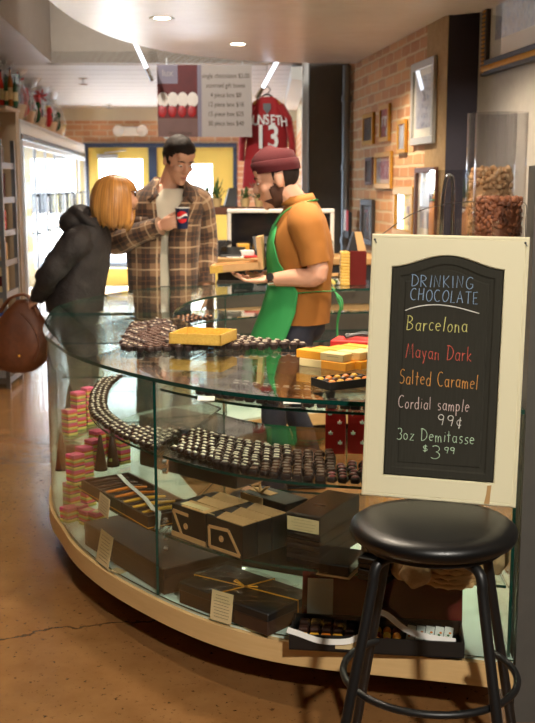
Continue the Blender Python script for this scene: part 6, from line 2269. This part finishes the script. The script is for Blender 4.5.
for s_ in (-1, 1):
    m = MB()
    xs = [s_ * (0.065 + 0.11 * k / 6) for k in range(7)]
    yy = lambda x: -0.166 * math.sqrt(max(0.05, 1 - (abs(x) / 0.235) ** 2)) - 0.008
    m.loft([[(x, yy(x), 1.315) for x in xs], [(x, yy(x) - 0.004, 1.275 - 0.016 * (1 - abs(k - 3) / 3)) for k, x in enumerate(xs)]], closed=False, caps=False, uvs=lambda i, j: (j * 0.018 + 0.03, i * 0.05))
    pf_ = m.build('pocket_flap', 'plaid', jk, smooth=70, recalc=False)
    sd = pf_.modifiers.new('thickness', 'SOLIDIFY'); sd.thickness = 0.005; sd.offset = 1
legs(man, 0.88, 0.09, 0.0, ((-0.115, 0.01, 0.07), (0.115, 0.01, 0.07)), ((-0.105, -0.015, 0.48), (0.105, -0.015, 0.48)), 'jeans', seed=2)
shoe(man, -0.115, -0.02, -0.1); shoe(man, 0.115, -0.02, 0.15)
# paper cup
cw = man.matrix_basis @ cupc if False else Matrix.Translation(man.location) @ Matrix.Rotation(R(10), 4, 'Z') @ cupc
t = thing('paper_cup', 'dark blue paper cup with red and white emblem held by the man in plaid', 'cup', (cw.x, cw.y, cw.z - 0.065), R(10))
m = MB(); m.lathe([(0.0, 0.0), (0.030, 0.0), (0.041, 0.118), (0.0435, 0.120), (0.041, 0.122), (0.039, 0.118), (0.029, 0.004), (0.0, 0.004)], seg=32); m.build('cup', 'cup_navy', t, smooth=40)
m = MB(); m.lathe([(0.0415, 0.117), (0.0445, 0.119), (0.0445, 0.123), (0.0405, 0.123), (0.0405, 0.119)], seg=32, caps=False); m.build('rim', 'white_paper', t, smooth=40)
def emblem(mi_fn, name, mt, r_):
    m = MB()
    nseg = 20
    for i in range(nseg):
        for j in range(nseg):
            x0, x1 = -1 + 2 * i / nseg, -1 + 2 * (i + 1) / nseg
            z0, z1 = -1 + 2 * j / nseg, -1 + 2 * (j + 1) / nseg
            cx_, cz_ = (x0 + x1) / 2, (z0 + z1) / 2
            if cx_ * cx_ + cz_ * cz_ > 1 or not mi_fn(cx_, cz_): continue
            def P(a_, b_):
                zz = 0.068 + b_ * 0.034
                rr = 0.0303 + 0.0932 * zz + 0.0006
                an = -PI / 2 + a_ * 0.95 - 0.15
                return (rr * math.cos(an), rr * math.sin(an), zz)
            m.add([P(x0, z0), P(x1, z0), P(x1, z1), P(x0, z1)], [(0, 1, 2, 3)])
    return m.build(name, mt, t, recalc=False)
wave = lambda x: 0.28 * math.sin(x * 2.6) + 0.12
emblem(lambda x, z: z > wave(x) + 0.16, 'red_emblem', 'emblem_red', 1)
emblem(lambda x, z: abs(z - wave(x)) <= 0.16, 'white_wave', 'white_paper', 1)
emblem(lambda x, z: z < wave(x) - 0.16 and z < -0.25, 'lower_emblem', 'emblem_red', 1)

# ---- the clerk in the green apron (faces left)
CX, CY = 0.13, 5.0
clerk = thing('person', 'person in maroon beanie, ochre polo shirt and green apron behind the glass case', 'person', (CX, CY, 0), R(-90))
hm = Matrix.Rotation(R(-4), 3, 'Z') @ Matrix.Rotation(R(16), 3, 'X')
HCM = V((0.0, -0.085, 1.522))
b = MB()
HX = head(b, HCM, hm, 1.0)
limb(b, [(0.0, 0.035, 1.385), (0.0, 0.005, 1.42), (0.0, -0.05, 1.48)], [0.066, 0.058, 0.060])
b.loft([ering((0, 0.035, 0.84), 0.125, 0.085), ering((0, 0.03, 0.98), 0.140, 0.10), ering((0, 0.025, 1.15), 0.165, 0.125), ering((0, 0.02, 1.30), 0.175, 0.118), ering((0, 0.03, 1.38), 0.13, 0.085), ering((0, 0.03, 1.425), 0.06, 0.055)])
sL, eL, wL = V((0.175, 0.045, 1.345)), V((0.225, 0.10, 1.095)), V((0.135, -0.125, 1.065))
sR, eR, wR = V((-0.175, 0.045, 1.345)), V((-0.215, 0.06, 1.10)), V((-0.10, -0.15, 1.06))
for a_, e_, w_ in ((sR, eR, wR), (sL, eL, wL)):
    limb(b, [a_, (a_ + e_) / 2, e_, (e_ + w_) / 2, w_], [0.054, 0.050, 0.045, 0.042, 0.028])
hand(b, wL, (-0.35, -1, -0.05), (0, -0.1, 1), 1, (8, 16, 20), 1.0, 4, (0.75, 0.6, 0.25))
hand(b, wR, (0.15, -1, -0.02), (0, -0.1, 1), -1, (8, 16, 20), 1.0, 4, (0.75, 0.6, 0.25))
kn = ((-0.10, -0.02, 0.48), (0.10, -0.10, 0.49)); an = ((-0.11, 0.10, 0.07), (0.11, -0.10, 0.07))
for s_, k_, a_ in zip((-1, 1), kn, an):
    limb(b, [(s_ * 0.08, 0.035, 0.86), V(k_), V(a_)], [0.062, 0.046, 0.034])
    b.ell((a_[0], a_[1] - 0.06, 0.045), (0.036, 0.10, 0.034), 14, 10)
remeshed(b, 0.0055, 'body', ['skin'], clerk)
face_parts(HX, clerk, 'beard')
# beanie
m = MB()
def hring(z, rx_, ry_, yc=0.012, n=40): return [HX @ V((math.cos(2 * PI * k / n) * rx_, yc + math.sin(2 * PI * k / n) * ry_, z + 0.010 - 0.016 * math.sin(2 * PI * k / n))) for k in range(n)]
m.loft([hring(0.038, 0.082, 0.103), hring(0.07, 0.087, 0.108), hring(0.095, 0.083, 0.104), hring(0.118, 0.070, 0.090, 0.022), hring(0.134, 0.046, 0.062, 0.03), hring(0.141, 0.014, 0.020, 0.032)])
m.build('beanie', 'maroon_knit', clerk, smooth=60)
bn = clerk.children[-1]
m = MB(); m.loft([hring(0.030, 0.0845, 0.1045), hring(0.028, 0.090, 0.110), hring(0.050, 0.0935, 0.1135), hring(0.078, 0.093, 0.113), hring(0.084, 0.086, 0.107)], caps=False)
m.build('folded_cuff', 'maroon_knit', bn, smooth=60)
def lim_c(p):
    if p.z > 0.045: return 9
    if p.y < -0.012: return 9
    if p.y < 0.005: return -0.012
    if p.y < 0.035: return 0.03
    return -0.045
m = MB(); hair_cap(m, HX, (0.080, 0.101, 0.099), lim_c, c0=(0, 0.013, 0.034)); o = m.build('hair', 'hair_brown', clerk, smooth=70)
sd = o.modifiers.new('thickness', 'SOLIDIFY'); sd.thickness = 0.006
def lim_b(p):
    if p.y > 0.022: return 9
    if p.z > -0.01: return 9 if p.y < -0.012 or p.z > 0.012 else -9
    if p.y < -0.04 and p.z > -0.078: return 9
    return -9 if p.z < -0.02 or p.y > -0.02 else 9
m = MB(); hair_cap(m, HX, (0.0705, 0.073, 0.0945), lim_b, c0=(0, -0.026, -0.030), noise_amp=0.002); o = m.build('beard', 'beard', clerk, smooth=70)
sd = o.modifiers.new('thickness', 'SOLIDIFY'); sd.thickness = 0.006
# polo shirt
m = MB()
lv = [(0.855, 0.035, 0.178, 0.135), (0.95, 0.035, 0.172, 0.135), (1.06, 0.035, 0.175, 0.142), (1.17, 0.03, 0.186, 0.150), (1.27, 0.028, 0.192, 0.142), (1.345, 0.034, 0.180, 0.115), (1.39, 0.036, 0.135, 0.090), (1.43, 0.028, 0.078, 0.072)]
m.loft([ering((0, c, z), x, y, 40) for z, c, x, y in lv], caps=False)
wrinkle(m, 0.008, 10, 9)
polo = m.build('polo_shirt', 'shirt_ochre', clerk, smooth=70)
for (a_, e_, k_) in ((sR, eR, -1), (sL, eL, 1)):
    m = MB(); q = a_.lerp(e_, 0.80)
    sleeve_mesh(m, [a_ + V((-k_ * 0.06, -0.005, 0.012)), a_ + V((k_ * 0.012, 0, -0.02)), a_.lerp(e_, 0.45) + V((k_ * 0.008, 0, 0)), q], (0.075, 0.085, 0.074, 0.068), n=18)
    wrinkle(m, 0.006, 13, 2 + k_)
    m.build('shirt_sleeve', 'shirt_ochre', polo, smooth=70)
m = MB()
P0 = [V((math.cos(a) * 0.066, 0.014 + math.sin(a) * 0.063, 1.450 + 0.012 * math.sin(a))) for a in [-PI / 2 + 0.25 + (2 * PI - 0.5) * k / 30 for k in range(31)]]
P1 = [V((math.cos(a) * 0.086, 0.016 + math.sin(a) * 0.084, 1.412 + 0.008 * math.sin(a))) for a in [-PI / 2 + 0.32 + (2 * PI - 0.64) * k / 30 for k in range(31)]]
m.loft([P0, P1], closed=False, caps=False)
o = m.build('collar', 'shirt_ochre', polo, smooth=70, recalc=False); sd = o.modifiers.new('thickness', 'SOLIDIFY'); sd.thickness = 0.006
legs(clerk, 0.86, 0.085, 0.035, an, kn, 'jeans', rad=(0.084, 0.075, 0.058, 0.058, 0.06), pel=(0.150, 0.112), seed=4)
shoe(clerk, an[0][0], an[0][1] - 0.02); shoe(clerk, an[1][0], an[1][1] - 0.02)
# apron
m = MB()
lv = [(0.50, -0.06, 0.20, 0.20, 1.25), (0.66, -0.05, 0.198, 0.195, 1.35), (0.80, -0.02, 0.192, 0.180, 1.45), (0.92, 0.015, 0.186, 0.170, 1.50), (1.01, 0.03, 0.186, 0.158, 1.45), (1.08, 0.03, 0.188, 0.156, 1.15), (1.15, 0.028, 0.196, 0.162, 0.85), (1.24, 0.026, 0.200, 0.156, 0.62), (1.31, 0.03, 0.188, 0.136, 0.50)]
rg = []
N_ = 33
for z, cy_, rx_, ry_, ha in lv:
    rg.append([V((rx_ * math.sin(-ha + 2 * ha * k / (N_ - 1)), cy_ - ry_ * math.cos(-ha + 2 * ha * k / (N_ - 1)), z)) for k in range(N_)])
m.loft(rg, closed=False, caps=False)
wrinkle(m, 0.008, 8, 13)
ap = m.build('apron', 'apron_green', clerk, smooth=70, recalc=False)
sd = ap.modifiers.new('thickness', 'SOLIDIFY'); sd.thickness = 0.004; sd.offset = 1
m = MB(); w_tie = MB()
for s_ in (-1, 1):
    m.tube(catmull([(s_ * 0.085, -0.098, 1.315), (s_ * 0.11, -0.055, 1.375), (s_ * 0.105, 0.02, 1.415), (s_ * 0.06, 0.085, 1.43), (0, 0.105, 1.43)], 20), 0.006, 8, flat=0.6)
    w_tie.tube(catmull([(s_ * 0.186, 0.01, 1.01), (s_ * 0.17, 0.10, 1.015), (s_ * 0.09, 0.175, 1.01), (0.0, 0.19, 1.005)], 14), 0.005, 8, flat=0.5)
m.build('neck_strap', 'apron_green', ap, smooth=60)
m = w_tie
for (dx, l_, k_) in ((0.02, 0.34, 0.03), (0.05, 0.26, 0.06), ):
    m.tube(catmull([(dx, 0.19, 1.0), (dx + k_, 0.215, 0.95), (dx + k_ * .7, 0.20, 0.85), (dx + k_, 0.205, 1.0 - l_)], 14), 0.0035, 8, flat=0.6)
m.tube(catmull([(0.03, 0.19, 1.0), (0.09, 0.22, 0.97), (0.09, 0.22, 0.92), (0.03, 0.195, 0.985)], 14), 0.0035, 8, flat=0.6)
m.build('apron_tie', 'apron_green', ap, smooth=60)
# watch
m = MB(); d = (eL - wL).normalized(); q = wL + d * 0.022
m.tube([q - d * 0.014, q + d * 0.014], 0.035, 20); w_o = m.build('watch_band', 'chrome', clerk, smooth=50)
m = MB(); n_ = V((0.9, 0, 0.44)).normalized(); n_ = (n_ - d * n_.dot(d)).normalized(); m.tube([q + n_ * 0.030, q + n_ * 0.040], 0.018, 20); m.build('watch_face', 'black_plastic', w_o, smooth=40)
# box in his hands
bw0 = atz(212, 284, 1.09)
hb = V((CX - 0.28, CY - 0.02, 1.094))
t = thing('held_gift_box', 'shallow kraft and gold gift box held open by the clerk', 'box', hb, rot=(R(0), R(-5), R(-4)))
open_tray(t, 0.235, 0.2, 0.034, 0.005, 'kraft', name='tray')
t.location = hb + V((-0.115, -0.1, 0.0))
m = MB(); m.box((0.236, 0.1, 0.075), (0.022, 0.2, 0.15)); m.build('lid', 'kraft', t)
m = MB(); m.box((0.03, -0.0008, 0.017), (0.06, 0.0016, 0.034)); m.box((-0.0008, 0.1, 0.017), (0.0016, 0.2, 0.034)); m.build('gold_wrap', 'gold_leaf', t)

# ---- the woman leaning over the case (faces right)
WX, WY = -1.05, 5.88
wom = thing('person', 'person with copper bob in dark hooded jacket bending toward the case, hands behind back', 'person', (WX, WY, 0), R(90))
hm = Matrix.Rotation(R(-6), 3, 'Z') @ Matrix.Rotation(R(34), 3, 'X')
HCM = V((0.0, -0.215, 1.395))
b = MB()
HX = head(b, HCM, hm, 0.95)
limb(b, [(0.0, -0.03, 1.26), (0.0, -0.09, 1.31), (0.0, -0.17, 1.36)], [0.06, 0.052, 0.052])
b.loft([ering((0, 0.02, 0.80), 0.155, 0.115), ering((0, 0.01, 0.92), 0.14, 0.105), ering((0, -0.02, 1.06), 0.15, 0.11), ering((0, -0.035, 1.18), 0.155, 0.105), ering((0, -0.04, 1.25), 0.12, 0.08), ering((0, -0.05, 1.29), 0.055, 0.05)])
sR, eR, wR = V((-0.165, -0.02, 1.20)), V((-0.215, 0.125, 1.02)), V((-0.065, 0.225, 0.885))
sL, eL, wL = V((0.165, -0.02, 1.20)), V((0.215, 0.125, 1.02)), V((0.055, 0.22, 0.90))
for a_, e_, w_ in ((sR, eR, wR), (sL, eL, wL)):
    limb(b, [a_, (a_ + e_) / 2, e_, (e_ + w_) / 2, w_], [0.05, 0.045, 0.038, 0.034, 0.025])
hand(b, wR, (0.45, 0.72, -0.55), (0.5, -0.3, -0.6), -1, (35, 55, 45), 0.92, 3)
hand(b, wL, (-0.30, 0.65, -0.65), (-0.5, -0.3, -0.6), 1, (35, 55, 45), 0.92, 3)
kn = ((-0.085, 0.0, 0.46), (0.085, -0.02, 0.46)); an = ((-0.09, 0.04, 0.07), (0.09, 0.0, 0.07))
for s_, k_, a_ in zip((-1, 1), kn, an):
    limb(b, [(s_ * 0.08, 0.03, 0.82), V(k_), V(a_)], [0.064, 0.044, 0.033])
    b.ell((a_[0], a_[1] - 0.055, 0.042), (0.032, 0.09, 0.032), 14, 10)
remeshed(b, 0.0055, 'body', ['skin'], wom)
face_parts(HX, wom, 'beard')
# bob hair
m = MB()
SEG = 56
Xh = Matrix.Translation(HCM) @ Matrix.Rotation(R(2), 4, 'X')
prof = [(0.150, 0.006), (0.146, 0.032), (0.134, 0.062), (0.110, 0.090), (0.072, 0.108), (0.025, 0.118), (-0.015, 0.120), (-0.055, 0.119), (-0.09, 0.110), (-0.120, 0.094)]
rgs = []
for i, (z, r_) in enumerate(prof):
    row = []
    for k in range(SEG):
        a = 2 * PI * k / SEG
        rr = r_ * (1 + 0.05 * noise.noise(V((math.cos(a) * 5, math.sin(a) * 5, i * 0.25))) + 0.035 * noise.noise(V((math.cos(a) * 14, math.sin(a) * 14, i * 0.12))))
        zz = z - (0.040 * noise.noise(V((math.cos(a) * 11, math.sin(a) * 11, 3.0))) if i >= 8 else 0) + (0.03 * max(0.0, math.sin(a)) if i >= 7 else 0)
        fr = max(0.0, -math.sin(a))
        yy = math.sin(a) * rr * 1.04 + 0.012
        row.append(Xh @ V((math.cos(a) * rr * 0.93, yy, zz - 0.015 * fr * (1 if i >= 7 else 0))))
    rgs.append(row)
base = len(m.v)
m.v += [tuple(p) for r_ in rgs for p in r_]
for i in range(len(prof) - 1):
    for k in range(SEG):
        a = 2 * PI * (k + .5) / SEG
        if -math.sin(a) > 0.80 and i >= 4: continue
        k2 = (k + 1) % SEG
        m.f.append([base + i * SEG + k, base + i * SEG + k2, base + (i + 1) * SEG + k2, base + (i + 1) * SEG + k]); m.m.append(0)
        m.uv.append(((k / SEG, prof[i][0]), ((k + 1) / SEG, prof[i][0]), ((k + 1) / SEG, prof[i + 1][0]), (k / SEG, prof[i + 1][0])))
m.f.append([base + k for k in range(SEG)]); m.m.append(0); m.uv.append(tuple((k / SEG, 0.15) for k in range(SEG)))
o = m.build('hair', 'hair_copper', wom, smooth=70, recalc=False)
sd = o.modifiers.new('thickness', 'SOLIDIFY'); sd.thickness = 0.014; sd.offset = -1
# jacket with hood
m = MB()
lv = [(0.80, 0.035, 0.190, 0.150), (0.86, 0.03, 0.188, 0.150), (0.95, 0.012, 0.182, 0.142), (1.05, -0.012, 0.184, 0.142), (1.14, -0.03, 0.188, 0.140), (1.21, -0.04, 0.178, 0.125), (1.255, -0.048, 0.14, 0.105), (1.29, -0.062, 0.10, 0.09), (1.325, -0.085, 0.082, 0.085)]
m.loft([ering((0, c, z), x, y, 40) for z, c, x, y in lv], caps=False)
wrinkle(m, 0.016, 11, 17)
wj = m.build('jacket', 'jacket_dark', wom, smooth=70)
sd = wj.modifiers.new('thickness', 'SOLIDIFY'); sd.thickness = 0.008
for (a_, e_, w_, k_) in ((sR, eR, wR, -1), (sL, eL, wL, 1)):
    m = MB()
    sleeve_mesh(m, [a_ + V((-k_ * 0.055, -0.01, 0.015)), a_ + V((k_ * 0.02, 0.0, -0.015)), (a_ + e_) / 2 + V((k_ * 0.01, 0, 0)), e_, (e_ + w_) / 2, e_.lerp(w_, 1.0)], (0.074, 0.082, 0.073, 0.066, 0.056, 0.044))
    wrinkle(m, 0.016, 15, 19 + k_)
    m.build('jacket_sleeve', 'jacket_dark', wj, smooth=70)
m = MB()
m.ell((0, 0.015, 1.295), (0.125, 0.095, 0.075), 28, 16)
m.ell((0, -0.01, 1.345), (0.105, 0.075, 0.05), 28, 16)
m.tube(catmull([(-0.08, -0.115, 1.27), (-0.105, -0.06, 1.315), (-0.08, -0.01, 1.355), (0, 0.015, 1.37), (0.08, -0.01, 1.355), (0.105, -0.06, 1.315), (0.08, -0.115, 1.27)], 30), 0.026, 12)
wrinkle(m, 0.006, 14, 23)
hd = remeshed(m, 0.008, 'hood', ['jacket_dark'], wj, 3)
legs(wom, 0.80, 0.085, 0.03, an, kn, 'trousers_taupe', rad=(0.095, 0.078, 0.06, 0.056, 0.056), pel=(0.168, 0.135), seed=6, waist=0.90)
shoe(wom, an[0][0], an[0][1] - 0.015); shoe(wom, an[1][0], an[1][1] - 0.015)
# handbag
bx = V((-1.405, WY - 0.02, 0))
t = thing('handbag', 'slouchy brown leather bag held behind the woman with copper hair', 'bag', (bx.x, bx.y, 0.0))
m = MB()
lv = [(0.455, 0.05, 0.03), (0.47, 0.10, 0.05), (0.51, 0.145, 0.07), (0.58, 0.168, 0.08), (0.66, 0.168, 0.078), (0.74, 0.140, 0.066), (0.80, 0.10, 0.05), (0.845, 0.055, 0.034), (0.865, 0.03, 0.022)]
m.loft([ering((0.03 * (z - 0.46) / 0.4, 0, z), x, y, 36, 0.9) for z, x, y in lv])
wrinkle(m, 0.010, 9, 29)
m.build('bag_body', 'leather_brown', t, smooth=70)
m = MB()
for s_ in (-1, 1):
    m.tube(catmull([(-0.10, s_ * 0.03, 0.79), (-0.04, s_ * 0.025, 0.87), (0.045, s_ * 0.012, 0.895), (0.09, s_ * 0.02, 0.85), (0.12, s_ * 0.03, 0.78)], 18), 0.012, 8, flat=0.6)
m.build('strap', 'leather_brown', t, smooth=60)
m = MB(); m.ell((0.02, -0.082, 0.56), (0.007, 0.005, 0.007), 10, 7); m.build('rivet', 'gold_line', t, smooth=60)
m = MB(); m.tube(catmull([(0.03, -0.052, 0.80), (0.10, -0.066, 0.72), (0.13, -0.066, 0.62), (0.10, -0.072, 0.53)], 18), 0.006, 6); m.build('piping', 'leather_brown', t, smooth=60)

# ---------------------------------------------------------------- light
wd = bpy.data.worlds.new('world'); S.world = wd
wd.use_nodes = True
bg = wd.node_tree.nodes['Background']
bg.inputs[0].default_value = (0.84, 0.92, 1.0, 1)
bg.inputs[1].default_value = 6.0
def area(name, loc, aim, sx, sy, watts, col):
    l = bpy.data.lights.new(name, 'AREA'); l.shape = 'RECTANGLE'; l.size = sx; l.size_y = sy; l.energy = watts; l.color = col
    o = bpy.data.objects.new(name, l); COL.objects.link(o); o.location = loc
    o.rotation_euler = (V(aim) - V(loc)).to_track_quat('-Z', 'Y').to_euler()
    return o
WARM = (1.0, 0.85, 0.66)
spot((pA.x, pA.y, CAN - 0.03), 50, 120, 0.8, WARM)
spot((pB.x, pB.y, CAN - 0.03), 50, 120, 0.8, WARM)
for x, y, w_ in ((0.45, 7.2, 65), (-0.1, 4.9, 60), (0.55, 4.2, 55), (-0.15, 3.3, 50), (0.75, 5.6, 70)):
    spot((x, y, CAN - 0.03), w_, 125, 0.8, WARM)
for x, y, w_ in ((-1.15, 3.0, 45), (-1.9, 4.6, 25)):
    spot((x, y, 3.35), w_, 120, 0.8, WARM)  # ceiling spots without fixtures, added to light the floor on the left
area('daylight', (-1.2, 18.2, 3.6), (-0.9, 11.5, 0.6), 3.4, 2.0, 5000, (0.86, 0.93, 1.0))
spot((-1.45, 7.3, 3.2), 110, 95, 0.9, (1.0, 0.95, 0.88), 0.10, V((-0.5, 9.9, 2.3)) - V((-1.45, 7.3, 3.2)))  # unseen spot added to brighten the menu sign and the beam
spot((-1.3, -0.9, 3.25), 820, 70, 0.9, (1.0, 0.93, 0.82), 0.10, V((0.0, 4.0, 1.1)) - V((-1.3, -0.9, 3.25)))  # unseen front fill added for the case, chalkboard and people
spot((-0.9, -0.5, 2.95), 300, 34, 0.8, (1.0, 0.93, 0.82), 0.10, V((1.5, 5.2, 2.0)) - V((-0.9, -0.5, 2.95)))  # unseen narrow spot added to lift the grey wall
spot((0.9, -1.2, 3.25), 330, 60, 0.7, (1.0, 0.93, 0.82), 0.10, V((0.6, 4.0, 1.3)) - V((0.9, -1.2, 3.25)))  # second unseen front fill, added to brighten the chalkboard
S.view_settings.view_transform = 'Standard'
S.view_settings.look = 'None'
S.view_settings.exposure = 1.12
S.view_settings.gamma = 1.0
S.view_settings.use_curve_mapping = False
S.cycles.max_bounces = 10
S.cycles.transparent_max_bounces = 40
S.cycles.glossy_bounces = 5
S.cycles.sample_clamp_indirect = 8.0
